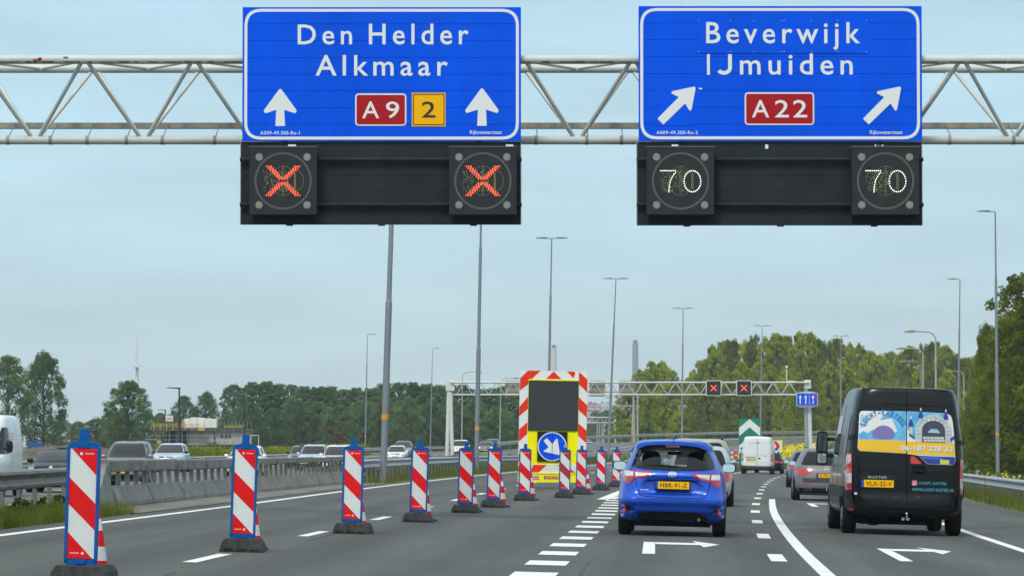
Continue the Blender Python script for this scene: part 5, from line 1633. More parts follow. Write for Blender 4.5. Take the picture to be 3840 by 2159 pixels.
def vpatch(name, P, m_, off, r=0.0, th=.004, parent=None): return van.patch(name, rpoly(VPs(P), r, 3) if r else VPs(P), m_, 'rear', off, th, grid=.045, parent=parent)
art_o = [(400, 275), (782, 270), (782, 630), (372, 612), (378, 480)]
vpatch('window_print', [(402, 276), (780, 270), (781, 628), (385, 615), (371, 590), (379, 480), (388, 300)], PW, .016, .02)
vpatch('window_print', [(789, 270), (1120, 280), (1160, 296), (1176, 340), (1188, 460), (1198, 640), (1197, 695), (1175, 716), (960, 712), (880, 640), (789, 632)], PW, .016, .02)
for P, m_ in (([(645, 272), (778, 271), (778, 520), (738, 519), (690, 400), (660, 330), (560, 350), (600, 300)], PR), ([(383, 470), (420, 445), (455, 462), (500, 430), (545, 470), (590, 440), (640, 480), (700, 440), (735, 470), (738, 519), (381, 514)], PR), ([(392, 420), (400, 300), (470, 330), (450, 400)], PL),
              ([(792, 272), (1110, 281), (1110, 360), (870, 520), (792, 420)], PR), ([(380, 517), (780, 522), (780, 626), (386, 612), (373, 588)], PY), ([(790, 524), (1192, 532), (1197, 638), (790, 630)], PY),
              ([(884, 642), (1196, 646), (1194, 695), (1174, 713), (962, 709)], PD)):
    vpatch('print_area', P, m_, .0185)
cc = Vp(590, 470)
van.patch('print_disc', [(cc[0] + .19 * math.cos(t), cc[1] - .02 + .17 * math.sin(t) * (1 if math.sin(t) > 0 else .38)) for t in [2 * math.pi * q / 30 for q in range(30)]], PV, 'rear', .021, .003)
vpatch('print_area', [(905, 648), (1100, 651), (1090, 672), (915, 670)], M('print bright blue', (.05, .12, .5), .3), .021)
vpatch('print_label', [(1066, 671), (1145, 673), (1144, 712), (1066, 711)], PLIME, .0225)
# the printed inflatable: an arch of pale blocks with slim towers
arch_c = (1012, 430)
import itertools
nb = 9
def apt(t, rx, rz): return (arch_c[0] + rx * math.cos(t), arch_c[1] - rz * math.sin(t))
vpatch('print_shade', [apt(math.pi * q / 16, 98, 112) for q in range(17)] + [(914, 528), (1110, 530)], PDD, .021)
vpatch('print_area', [(962, 446), (990, 414), (1040, 415), (1070, 448)], PL, .023); vpatch('print_area', [(985, 416), (1042, 417), (1035, 425), (995, 424)], PR, .0245)
for ring in range(2):
    r0x, r1x = (98, 128) if ring == 0 else (128, 158)
    for q in range(nb + ring * 2):
        nn = nb + ring * 2
        a0, a1 = math.pi * (q + .06) / nn, math.pi * (q + .94) / nn
        P = [apt(a0, r0x + 2, (r0x + 2) * .86), apt(a0, r1x - 2, (r1x - 2) * .86), apt((a0 + a1) / 2, r1x - 1, (r1x - 1) * .87), apt(a1, r1x - 2, (r1x - 2) * .86), apt(a1, r0x + 2, (r0x + 2) * .86)]
        vpatch('print_block', P, PG, .0235)
for col, row in itertools.product((858, 888, 1112, 1142), range(3)):
    vpatch('print_block', [(col, 434 + row * 31), (col + 27, 434 + row * 31), (col + 27, 462 + row * 31), (col, 462 + row * 31)], PG, .0235)
for q in range(6):
    for row in range(2):
        x = 922 + q * 30 + row * 8
        vpatch('print_block', [(x, 480 + row * 23), (x + 27, 480 + row * 23), (x + 27, 500 + row * 23), (x, 500 + row * 23)], PG, .0235)
for q in range(3):
    x = 972 + q * 34
    vpatch('print_block', [(x, 320), (x + 28, 320), (x + 27, 300), (x + 14, 290), (x + 1, 300)], PG, .0235)
for tx, ty, h, w_ in ((822, 312, 150, 17), (905, 240, 110, 17), (1118, 246, 110, 17)):
    vpatch('print_tower', [(tx - w_ * .8, ty + 85), (tx + w_ * .8, ty + 85), (tx + w_ * .8, ty + h), (tx - w_ * .8, ty + h)], PG, .0235)
    vpatch('print_tower_cap', [(tx - w_ - 5, ty + 72), (tx - w_, ty + 88), (tx + w_, ty + 88), (tx + w_ + 5, ty + 72), (tx + 6, ty + 22), (tx - 6, ty + 22)], PD, .025)
    vpatch('print_tower_tip', [(tx - 6, ty + 22), (tx + 6, ty + 22), (tx + 4, ty), (tx - 4, ty)], PW, .025)
vpatch('print_area', [(803, 455), (850, 485), (852, 505), (806, 475)], PD, .0245); vpatch('print_area', [(1150, 490), (1190, 468), (1190, 492), (1160, 520)], PD, .0245)
# arched name over the disc
for i, ch in enumerate('LUCHT-KASTEEL'):
    t = -1 + 2 * i / 12
    a = t * 1.16
    cx0, cz0 = 590, 452
    R_ = 190
    lx, lz = cx0 + R_ * math.sin(a), cz0 - (R_ * .88) * math.cos(a)
    hw_, hh_ = (13, 24) if ch != '-' else (12, 5)
    ca, sa = math.cos(a), math.sin(a)
    def fm(u, v, k=1.0):
        x, y = (u - .5) * 2 * hw_ * k, (v - .5) * 2 * hh_ * k
        return Vp(lx + x * ca + y * sa, lz - (y * ca - x * sa))
    van.mapped('L_' + ch, lambda u, v: fm(u, v, 1.0), GLYPH, .027, name='arched_lettering')
a, b = Vp(734, 603), Vp(1176, 556)
van.text('phone', a[0] + .006, b[0] + .006, a[1] - .006, b[1] - .006, GLYPH, .0215, name='phone_number_shadow')
van.text('phone', a[0], b[0], a[1], b[1], PW, .0235, name='phone_number')
a, b = Vp(890, 888), Vp(1126, 862); van.text('lucht1', a[0], b[0], a[1], b[1], TURQ, .014)
a, b = Vp(832, 942), Vp(1188, 916); van.text('www', a[0], b[0], a[1], b[1], TURQ, .014)
vpatch('social_icon', [(830, 852), (875, 852), (875, 896), (830, 896)], M('icon pink', (.62, .10, .32), .4), .0135, .02)
vpatch('social_icon_corner', [(831, 875), (845, 882), (858, 895), (838, 895), (831, 888)], M('icon amber', (.85, .40, .1), .4), .0155, .006)
o_ = [Vp(852.5 + 14 * math.cos(t), 874 + 14 * math.sin(t)) for t in [2 * math.pi * q / 16 for q in range(16)]]
i_ = [Vp(852.5 + 10 * math.cos(t), 874 + 10 * math.sin(t)) for t in [2 * math.pi * q / 16 for q in range(16)]]
van.patch('social_icon_ring', o_, PW, 'rear', .017, .002, hole=i_)
# brake lamp, handle, plate, tail lamps, bumper
vpatch('brake_light', [(818, 650), (848, 650), (915, 710), (820, 714)], LRED, .03, .012, .03)
vpatch('handle_recess', [(826, 740), (850, 728), (930, 730), (955, 752), (940, 790), (880, 797), (840, 785)], UNDER, .013, .02)
vpatch('door_handle', [(822, 757), (955, 757), (955, 775), (822, 775)], TRIM, .045, .01, .04)
for zx, zy in ((443, 757), (1125, 769)): vpatch('lock_cap', [(zx + 13 * math.cos(t), zy + 13 * math.sin(t)) for t in [math.pi * q / 6 for q in range(12)]], VB, .022, 0, .02)
vpatch('plate_recess', [(378, 850), (392, 812), (690, 812), (702, 850)], VB, .03, .012, .03)
a, b = Vp(458, 844), Vp(618, 823); van.text('master', a[0], b[0], a[1], b[1], CHROME, .034, name='badge_lettering')
p0, p1_ = Vp(402, 918), Vp(677, 857)
van.plate((p0[0] + p1_[0]) / 2, (p0[1] + p1_[1]) / 2, p1_[0] - p0[0], p1_[1] - p0[1], 'vlx')
vpatch('sticker', [(346, 966), (368, 966), (368, 984), (346, 984)], PW, .013)
for xa, xb, sy in ((272, 326, 0), (1240, 1297, 24)):
    inn = 1 if xa < 700 else -1
    L_ = (lambda q: xa + q * (xb - xa)) if xa < 700 else (lambda q: xb - q * (xb - xa))
    vpatch('tail_light', [(L_(.15), 640 + sy), (L_(1), 637 + sy), (L_(1), 942 + sy), (L_(0), 945 + sy), (L_(0), 760 + sy)], LRED, .02, .012, .05)
    vpatch('lamp_lens', [(L_(.3), 650 + sy), (L_(.85), 650 + sy), (L_(.85), 700 + sy), (L_(.25), 742 + sy)], LWHITE, .026, .006)
    vpatch('lamp_lens', [(L_(.2), 690 + sy), (L_(.6), 662 + sy), (L_(.7), 690 + sy), (L_(.3), 715 + sy)], LORANGE, .028, .006)
    vpatch('lamp_lens', [(L_(.12), 806 + sy), (L_(.95), 806 + sy), (L_(.95), 886 + sy), (L_(.1), 890 + sy)], LWHITE, .026, .006)
    vpatch('lamp_lens', [(L_(.1), 896 + sy), (L_(.95), 893 + sy), (L_(.95), 935 + sy), (L_(.08), 938 + sy)], LREDD, .026, .006)
vpatch('bumper', [(248, 985), (330, 985), (340, 1060), (372, 1098), (700, 1106), (1210, 1112), (1238, 1060), (1240, 1000), (1303, 1005), (1300, 1120), (1270, 1180), (1150, 1190), (400, 1182), (270, 1165), (246, 1120)], VB, .05, .02, .09)
for P in ([(299, 1098), (338, 1098), (338, 1124), (299, 1124)], [(1221, 1122), (1260, 1122), (1260, 1146), (1221, 1146)]): vpatch('reflector', P, LRED, .058, .006, .02)
vpatch('tow_bracket', [(725, 1132), (828, 1132), (826, 1195), (727, 1195)], UNDER, .055, .01, .03)
tb = van.hit('rear', 0, .5)[0]
p = Vp(779, 1134); MB().lathe([(-.024, .004), (-.017, .017), (0, .024), (.017, .017), (.024, .004)], 12, 'Z').build('tow_ball', CHROME, van.root, smooth=60, loc=(p[0], -.16, p[1]))
p = Vp(779, 1175); MB().tube((p[0], -.16, p[1] - .02), (p[0], -.16, p[1] + .07), .018).build('tow_neck', CHROME, van.root)
for dx in (-.055, .03): MB().lathe([(-.01, .026), (.01, .026)], 10, 'Z').build('tow_socket', GALV, van.root, loc=(p[0] + dx, -.1, p[1] - .01), rot=(math.pi / 2, 0, 0))
for xa, zz in ((322, 500), (1252, 525), (1250, 985), (305, 965)):
    vpatch('hinge', [(xa - 24, zz - 20), (xa + 24, zz - 22), (xa + 24, zz + 22), (xa - 24, zz + 24)], TRIM, .018, .01, .02)
van.line('gutter', VPs([(372, 92), (420, 82), (785, 74), (1150, 90), (1192, 104)]), .012, UNDER, off=.012)
van.under(.28, .52, .2, 5.0)
MB().box((-.1, 2.4, .29), (1.25, 3.9, .24)).build('floor_pan', UNDER, van.root)
MB().prism(rpoly([Vp(*q) for q in [(430, 1240), (450, 1230), (500, 1245), (540, 1246), (560, 1238), (640, 1230), (1010, 1232), (1010, 1190), (430, 1190)]], .01, 2), .5, .6).build('axle_shield', UNDER, van.root)
for y in (.95, 4.4):
    van.arch(y, .44, .34)
    for sg in (-1, 1): van.wheel(sg * 1.01, y, .345, .235)
for sg in (-1, 1):
    x = sg * (1.16); z = 1.50
    o = MB().prism(rpoly([(x - .10, z - .36), (x + .095, z - .36), (x + .1, z + .0), (x + .09, z + .24), (x - .08, z + .24), (x - .105, z)], .05, 3), 4.18, 4.36).build('wing_mirror', TRIM, van.root, bevel=.025)
    MB().prism(rpoly([(x - .08, z - .12), (x + .078, z - .12), (x + .072, z + .21), (x - .066, z + .21)], .03, 3), 4.165, 4.178).build('mirror_glass', M('dark mirror glass', (.10, .13, .13), .05, metal=1), o)
    MB().prism(rpoly([(x - .08, z - .33), (x + .075, z - .33), (x + .078, z - .16), (x - .08, z - .16)], .03, 3), 4.165, 4.178).build('mirror_glass', MIRROR, o)
    for dz in (-.2, .1): MB().box((sg * 1.03, 4.27, z + dz), (.2, .08, .06)).build('mirror_arm', TRIM, o)
# ------------------------------------------------------------------ other traffic going our way
SILVER = paintm('silver paint', (.50, .52, .54), .5, .3)
DSILV = paintm('graphite paint', (.135, .14, .155), .0, .35, .3)
BEIGE = paintm('beige paint', (.40, .36, .28), .3, .35)
WHITEC = paintm('white car paint', (.82, .83, .84), .0, .3)
BLACKC = M('black car paint', (.007, .0075, .009), .32, spec=.22, var=.05)
GREYC = paintm('mid grey paint', (.20, .205, .205), .3, .35, .25)
ICE = paintm('pale ice blue paint', (.55, .64, .71), .2, .3)
DBLUE = paintm('slate blue paint', (.10, .13, .22), .3, .3)

def ahead(X, Y): return (X, Y, plane(X))
suv = road_car('graphite grey crossover with yellow plate between the hatchback and the black van', 'crossover_car', 'car', (4.41, 1.84, 1.50), DSILV, ahead(8.86, 105.6), -.06, belt=.64, hood=.62, rear=.16,
               lean=.5, roofw=.70, tilt=TILT, key='zlg', rearlight='wide', mirror=TRIM)
for sg in (-1, 1):
    o_ = rect(sg * .52 - .11, sg * .52 + .11, .285, .355, .03); i_ = rect(sg * .52 - .095, sg * .52 + .095, .298, .342, .022)
    suv.patch('exhaust_trim', o_, CHROME, 'rear', .03, .03, hole=i_)
    MB().box((sg * .56, 2.1, 1.505), (.035, 1.7, .03)).build('roof_rail', TRIM, suv.root, bevel=.01)
    suv.patch('bumper_reflector', rect(sg * .58 - .13, sg * .58 + .13, .47, .49), LRED, 'rear', .006, .01)
suv.patch('lower_door_trim', rpoly([(-.64, .52), (.64, .52), (.68, .64), (-.68, .64)], .02, 2), M('satin trim', (.035, .035, .037), .4), 'rear', .006, .01)
MB().tube((.02, -.03, .28), (.02, -.03, .44), .022).build('tow_ball', CHROME, suv.root)
o_, i_ = [[(r * math.cos(t), .93 + r * math.sin(t)) for t in [2 * math.pi * q / 20 for q in range(20)]] for r in (.05, .04)]
suv.patch('badge', o_, CHROME, 'rear', .012, .01, hole=i_)
road_car('slate blue car partly hidden behind the graphite crossover', 'hatchback_car', 'car', (4.3, 1.78, 1.46), DBLUE, ahead(11.5, 144.6), -.07, tilt=TILT, rearlight='wide')
road_car('silver hatchback half hidden behind the right side of the blue car', 'hatchback_car', 'car', (3.8, 1.62, 1.46), SILVER, ahead(4.5, 90), -.066, belt=.64, tilt=TILT, lean=.4, roofw=.74)
mpv = road_car('beige tall car just ahead of the silver hatchback', 'people_carrier', 'car', (4.4, 1.80, 1.66), BEIGE, ahead(4.95, 100), -.066, belt=.58, hood=.56, tilt=TILT, lean=.16, roofw=.80, rearlight='tall', mirror=TRIM)
for sg in (-1, 1): MB().box((sg * .62, 1.7, 1.66), (.05, 1.6, .06)).build('roof_rail', TRIM, mpv.root, bevel=.015)
road_car('black car just right of the white panel van ahead', 'hatchback_car', 'car', (4.3, 1.80, 1.42), BLACKC, ahead(16.25, 237), -.10, tilt=TILT, lean=.45, rearlight='wide')
road_car('dark crossover far right behind the grass on the exit bend', 'crossover_car', 'car', (4.5, 1.85, 1.65), BLACKC, ahead(67.0, 540), -.30, tilt=TILT, lean=.35, rearlight='wide')

WVAN = paintm('white van paint', (.72, .73, .74), .0, .4, .5)
def box_van(label, name, size, paint, loc, rz, tilt, key=None):
    L, W, H = size
    w = W / 2
    pr = [(.3, w * .9, .1, L - .3, 6, 4), (.42, w * .98, .0, L - .03, 7, 4), (.62, w, .0, L, 8, 4), (.95, w, .01, L - .05, 8, 4), (1.12, w * .99, .015, L - .5, 8, 4), (1.22, w * .985, .02, L - 1.0, 8, 4.5),
          (H * .68, w * .95, .03, L - 1.3, 8, 5), (H - .3, w * .89, .05, L - 1.65, 7.5, 5.5), (H - .1, w * .83, .08, L - 1.95, 6.5, 5.5), (H - .03, w * .74, .14, L - 2.2, 5, 5), (H, w * .2, .6, L - 2.8, 4, 4)]
    v = Vehicle(name, label, 'van', pr, paint, loc, rz, 'vans on the road', tilt, npts=110)
    for view in ('left', 'right'):
        v.patch('side_window', rpoly([(L - 2.2, 1.22), (L - 1.15, 1.2), (L - 1.45, H * .72), (L - 1.75, H - .38), (L - 2.2, H - .38)], .05, 3), GLASS, view, .004, .006)
        for y in (L - 2.3, L - 3.5): v.line('door_line', [(y, .5), (y, H - .3)], .014, GREYC, view=view)
        v.patch('side_moulding', rpoly([(.3, .55), (L - .6, .55), (L - .6, .68), (.3, .68)], .03, 2), paint, view, .015, .02)
        v.patch('panel_recess', rpoly([(.35, 1.2), (L - 3.6, 1.2), (L - 3.6, H - .4), (.35, H - .4)], .08, 3), paint, view, .01, .01)
    v.patch('windscreen', rpoly([(-w * .82, 1.22), (w * .82, 1.22), (w * .74, H - .4), (-w * .74, H - .4)], .06, 3), GLASS_F, 'front', .004, .006)
    for sg in (-1, 1):
        v.patch('headlight', rpoly([(sg * .55 * w, .82), (sg * .92 * w, .86), (sg * .93 * w, 1.1), (sg * .6 * w, 1.0)], .03, 2), HEADL, 'front', .006, .03)
        v.patch('tail_light', rpoly([(sg * .86 * w, .78), (sg * .985 * w, .78), (sg * .985 * w, 1.22), (sg * .88 * w, 1.22)], .02, 2), LRED, 'rear', .014, .03)
        v.patch('lamp_lens', rpoly([(sg * .875 * w, .94), (sg * .97 * w, .94), (sg * .97 * w, 1.06), (sg * .88 * w, 1.06)], .01, 2), LWHITE, 'rear', .018, .006)
        v.patch('rear_door', rpoly([(sg * .015, .50), (sg * .84 * w, .50), (sg * .84 * w, 1.3), (sg * .74 * w, H - .12), (sg * .015, H - .09)], .03, 3), paint, 'rear', .012, .016)
    v.line('door_gap', [(0, .5), (0, H - .09)], .018, GREYC, off=.01)
    v.line('door_crease_shade', [(-.7 * w, H - .42), (.7 * w, H - .42)], .014, GREYC, off=.0135)  # grey strips paint the shade of the door folds
    v.line('door_crease_shade', [(-.78 * w, .70), (.78 * w, .70)], .012, GREYC, off=.0135)
    v.line('door_crease_shade', [(-.8 * w, 1.16), (.8 * w, 1.16)], .012, GREYC, off=.0135)
    v.patch('rear_bumper', rpoly([(-w * .97, .28), (w * .97, .28), (w * .985, .50), (-w * .985, .50)], .04, 3), M('grey bumper', (.10, .10, .10), .6), 'rear', .04, .06)
    v.patch('front_bumper', rpoly([(-w * .9, .32), (w * .9, .32), (w * .95, .6), (-w * .95, .6)], .04, 3), M('grey bumper', (.10, .10, .10), .6), 'front', .02, .04)
    v.patch('brake_light', rect(-.1, .1, H - .40, H - .36, .01), LREDD, 'rear', .02, .02)
    v.patch('door_handle', rpoly([(.06, .92), (.2, .92), (.2, .99), (.06, .99)], .015, 2), TRIM, 'rear', .03, .03)
    v.patch('handle_strip', rpoly([(-.72, 1.0), (-.1, 1.0), (-.1, 1.045), (-.72, 1.045)], .01, 2), GREYC, 'rear', .02, .02)
    v.patch('lock_cap', rect(.42, .52, 1.07, 1.1, .01), TRIM, 'rear', .02, .01)
    v.plate(-.36, .88, .5, .11, key)
    v.under(.25, .5, .2, L - .5)
    for y in (.9, L - .95):
        v.arch(y, .42, .34)
        for sg in (-1, 1): v.wheel(sg * (w + .002), y, .335, .22, GREYC)
    v.mirrors(L - 1.35, 1.42, TRIM, (.2, .34), .03)
    return v
box_van('white panel van ahead in front of the green chevron sign', 'panel_van', (4.9, 1.94, 2.28), WVAN, ahead(14.8, 226), -.095, TILT)

# ------------------------------------------------------------------ oncoming traffic beyond the barrier
def toward(X, Y, L): return (X, Y + L, oppz(Y))
bv = box_van('white oncoming panel van cut by the left edge of the picture', 'panel_van', (5.0, 1.95, 2.34), WVAN, toward(-15.15, 104, 5.0), math.pi - .02, 0)
# faint print on its side
for z, a, b in ((1.78, 1.9, 2.9), (1.70, 1.9, 2.6), (1.62, 1.9, 2.8)): bv.patch('side_print', rect(a, b, z, z + .025), M('faded print', (.45, .35, .36), .5), 'left', .013, .003)
for lab, nm, size, pt, X, Y, kw in (
    ('small black oncoming car right of the white van at the left', 'hatchback_car', (3.7, 1.70, 1.38), BLACKC, -14.1, 115, dict(belt=.66, hood=.66, light='round', ws=.34, roofw=.76)),
    ('mid grey oncoming hatchback with tall windscreen behind the concrete barrier', 'hatchback_car', (3.85, 1.67, 1.62), GREYC, -13.95, 134.6, dict(belt=.60, hood=.58, ws=.30, roofw=.74)),
    ('pale ice blue oncoming crossover beside the tall grey hatchback', 'crossover_car', (4.4, 1.84, 1.59), ICE, -18.7, 203, dict(belt=.63, hood=.62, roofw=.72, mirror=TRIM)),
    ('white oncoming hatchback behind the second striped board', 'hatchback_car', (4.2, 1.76, 1.46), WHITEC, -12.4, 173, dict(belt=.62)),
    ('dark blue oncoming small car, leftmost of three in a row', 'hatchback_car', (3.6, 1.63, 1.47), DBLUE, -13.6, 240, dict(belt=.62, light='round', mirror=TRIM)),
    ('pale blue oncoming car, middle of three in a row', 'hatchback_car', (4.0, 1.70, 1.52), ICE, -11.45, 215, dict(belt=.60, hood=.58, ws=.32, roofw=.74)),
    ('white oncoming car, rightmost of three beside the third striped board', 'hatchback_car', (4.1, 1.75, 1.49), WHITEC, -9.1, 195, dict(belt=.60, roofw=.74)),
    ('white oncoming hatchback left of the fourth striped board', 'hatchback_car', (4.0, 1.68, 1.46), WHITEC, -9.25, 300, dict(belt=.61, light='tall')),
    ('dark oncoming estate right behind the white hatchback', 'estate_car', (4.6, 1.80, 1.68), GREYC, -9.7, 333, dict(belt=.62, mirror=TRIM)),
    ('silver white oncoming people carrier behind the fifth striped board', 'people_carrier', (4.2, 1.76, 1.60), WHITEC, -5.1, 371, dict(belt=.58, hood=.56, ws=.3, roofw=.76)),
    ('dark oncoming car with a lit headlight left of the message trailer', 'hatchback_car', (4.3, 1.76, 1.45), DSILV, -2.7, 395, dict(lit=True)),
    ('dark oncoming off-roader behind the car with lit headlight', 'crossover_car', (4.5, 1.84, 1.70), GREYC, -2.15, 420, dict(belt=.64, hood=.64, mirror=TRIM)),
    ('small white car on the distant road right of the message trailer', 'hatchback_car', (4.2, 1.75, 1.46), WHITEC, 12.6, 610, dict(lit=True)),
    ('white van far off beside the message trailer', 'hatchback_car', (4.6, 1.85, 1.95), WHITEC, 14.6, 730, dict(belt=.55, hood=.5)),
    ('tiny pale car on the far road near the grey round sign', 'hatchback_car', (4.2, 1.75, 1.46), SILVER, 17.2, 760, dict())):
    road_car(lab, nm, 'car', size, pt, toward(X, Y, size[0]), math.pi - .03, group=None, **kw)
# ------------------------------------------------------------------ foliage
LEAF_R = leaf_mat('olive spring leaves', (.215, .265, .022), (.305, .345, .034))
LEAF_RD = leaf_mat('mid green leaves', (.130, .175, .028), (.215, .245, .042))
LEAF_L = leaf_mat('hazy blue green leaves', (.070, .140, .070), (.120, .200, .090))  # bluish distance haze of the left trees put into the leaf colour
LEAF_N = leaf_mat('fresh near leaves', (.085, .122, .010), (.160, .185, .018))
LEAF_B = leaf_mat('bush leaves', (.055, .10, .022), (.10, .15, .035))
LEAF_H = leaf_mat('hedge leaves', (.12, .16, .018), (.22, .23, .03))
LEAF_BR = leaf_mat('brownish leaves', (.085, .075, .035), (.12, .10, .045))
BARK = M('bark', (.055, .045, .035), .9, var=.3, scale=6)

def leaf_cloud(cent, rad, per, size, rs, flat=.75):
    """leaf quads scattered through many small clumps"""
    n = len(cent) * per
    c = np.repeat(cent, per, axis=0); r = np.repeat(rad, per)[:, None]
    d = rs.normal(size=(n, 3)); d /= np.linalg.norm(d, axis=1)[:, None]
    p = c + d * r * (rs.random((n, 1)) ** .45) * np.array([1, 1, flat])
    nrm = d + rs.normal(size=(n, 3)) * .7 + np.array([0, 0, .25]); nrm /= np.linalg.norm(nrm, axis=1)[:, None]
    t = np.cross(nrm, rs.normal(size=(n, 3))); t /= np.linalg.norm(t, axis=1)[:, None]
    b = np.cross(nrm, t)
    s = size * rs.uniform(.6, 1.25, (n, 1))
    q = np.stack([p - t * s * .5 - b * s * .2, p - t * s * .05 - b * s * .45, p + t * s * .5 - b * s * .0, p + b * s * .45], 1).reshape(-1, 3)
    return q

def leaf_mesh(name, q, m):
    n = len(q) // 4
    me = bpy.data.meshes.new(name)
    me.vertices.add(len(q)); me.vertices.foreach_set('co', q.astype(np.float32).ravel())
    me.loops.add(4 * n); me.loops.foreach_set('vertex_index', np.arange(4 * n, dtype=np.int32))
    me.polygons.add(n); me.polygons.foreach_set('loop_start', np.arange(0, 4 * n, 4, dtype=np.int32)); me.polygons.foreach_set('loop_total', np.full(n, 4, dtype=np.int32))
    me.update(calc_edges=True); me.validate()
    me.materials.append(m)
    return me

def tree_meshes(seed, h, w, kind, m, lobes=46, per=60, leaf=.42, trunk_h=.22, lean=.0):
    rs = np.random.default_rng(seed)
    cent, rad = [], []
    for k in range(lobes):
        t = rs.random() ** .85
        z = h * (trunk_h + (1 - trunk_h) * t)
        if kind == 'poplar': env = min(1, max(.02, (1.03 - t) / .34)) ** .62 * min(1, (t + .3) / .42)
        elif kind == 'broad': env = min(1, max(.03, (1.04 - t) / .5)) ** .5 * min(1, (t + .25) / .4) * rs.uniform(.75, 1.2)
        elif kind == 'round': env = math.sqrt(max(.03, 1 - (2 * t - .85) ** 2 / 1.35))
        else: env = math.sqrt(max(.04, 1 - (1.75 * t - .6) ** 2 / 1.45))
        a = rs.random() * 2 * math.pi
        rr = w / 2 * env * (.15 + .78 * rs.random() ** .5)
        cent.append((rr * math.cos(a) + lean * z, rr * math.sin(a), z)); rad.append(w * rs.uniform(.05, .13) * (1.12 - .45 * t))
    # thin leading shoots break the outline
    for k in range(6):
        a = rs.random() * 6.28; rr = w * .36 * rs.random()
        z = h * rs.uniform(.93, 1.02) - rr * .6
        cent.append((rr * math.cos(a) + lean * z, rr * math.sin(a), z)); rad.append(w * rs.uniform(.05, .09))
    cent, rad = np.array(cent), np.array(rad)
    crown = leaf_mesh('crown', leaf_cloud(cent, rad, per, leaf, rs, 1.0), m)
    b = MB()
    b.tube((0, 0, -.6), (lean * h * .4, 0, h * .45), h * .018 + .05, h * .011 + .03, 8)
    b.tube((lean * h * .4, 0, h * .45), (lean * h * .9, 0, h * .92), h * .011 + .03, .02, 6)
    for k in range(0, lobes, 3):
        c = Vector(cent[k]); z0 = max(h * .12, c.z - h * .2)
        b.tube((lean * z0, 0, z0), c, h * .0055 + .012, .012, 5)
    return crown, b.mesh('trunk', BARK, smooth=60)

VAR = {}
def variants(key, n, *a, **k): VAR[key] = [tree_meshes(100 * len(VAR) + i + 5, *a, **k) for i in range(n)]
variants('pop', 4, 13, 5.2, 'poplar', LEAF_L, lobes=230, per=56, leaf=.23, trunk_h=.03, lean=.03)
variants('left', 3, 12, 8.0, 'round', LEAF_L, lobes=230, per=70, leaf=.24, trunk_h=.06)
variants('olive', 5, 15, 6.0, 'poplar', LEAF_R, lobes=270, per=60, leaf=.23, trunk_h=.03, lean=.02)
variants('green', 3, 15, 7.0, 'oval', LEAF_RD, lobes=260, per=60, leaf=.25, trunk_h=.04)
variants('near', 2, 12, 7.5, 'broad', LEAF_N, lobes=300, per=85, leaf=.20, trunk_h=.04)
variants('bush', 4, 2.0, 2.6, 'round', LEAF_B, lobes=26, per=46, leaf=.16, trunk_h=.08)
variants('bushb', 2, 2.0, 2.6, 'round', LEAF_BR, lobes=26, per=46, leaf=.18, trunk_h=.08)
SIZE = {'pop': (13, 5.2), 'left': (12, 8), 'olive': (15, 6), 'green': (15, 7), 'near': (12, 7.5), 'bush': (2, 2.6), 'bushb': (2, 2.6)}
cnt = {}
def tree(px, py, wpx, Y, key, label, group, name='tree', cat='tree', zb=None):
    top = at(px, py, Y)
    z = (ground(top.x, Y) if zb is None else zb) - .1
    H, W = SIZE[key]
    sz = max(.2, (top.z - z) / H)
    sx = wpx * Y / F_PX / W
    cr, tk = VAR[key][cnt.get(key, 0) % len(VAR[key])]
    cnt[key] = cnt.get(key, 0) + 1
    s = empty(name, (top.x, Y, z), (0, 0, random.uniform(0, 6.28)) if key not in ('pop', 'olive') else (0, 0, random.uniform(-.5, .5)), label, cat, group)
    s.scale = (sx, sx, sz)
    link('crown', cr, s); link('trunk', tk, s)
    return s
for px, py, w, Y, lab in ((30, 1342, 215, 470, 'big dark tree at the far left edge above the white van'), (165, 1328, 180, 480, 'tall tree left of the wind turbine, right of the edge tree'), (480, 1432, 200, 430, 'round dark tree in front of the wind turbine'),
                          (690, 1488, 120, 640, 'tree behind the site flag'), (775, 1474, 115, 640, 'tree behind the white stacked blocks of the building site'), (880, 1446, 150, 600, 'first tall tree right of the building site')):
    tree(px, py, w, Y, 'left', lab, 'trees on the left skyline')
r3 = random.Random(5)
for k in range(11):
    tree(225 + k * 62 + r3.uniform(-15, 15), r3.uniform(1545, 1585), r3.uniform(100, 150), r3.uniform(560, 660), 'left', '%s low tree from the left in the belt behind the building site' % nth(k + 1), 'low trees on the left')
x, k = 935, 1
while x < 2010:
    tree(x, 1446 + 10 * math.sin(x / 90) + r3.uniform(-5, 8), r3.uniform(135, 175), r3.uniform(555, 600), 'pop', '%s poplar from the left in the long row behind the oncoming cars' % nth(k), 'poplar row behind the oncoming traffic')
    x += r3.uniform(44, 56); k += 1
x, k = 940, 1
while x < 2010:
    tree(x, r3.uniform(1495, 1535), r3.uniform(120, 160), r3.uniform(520, 545), 'left', '%s lower tree from the left in front of the poplar row' % nth(k), 'lower trees before the poplar row')
    x += r3.uniform(70, 90); k += 1
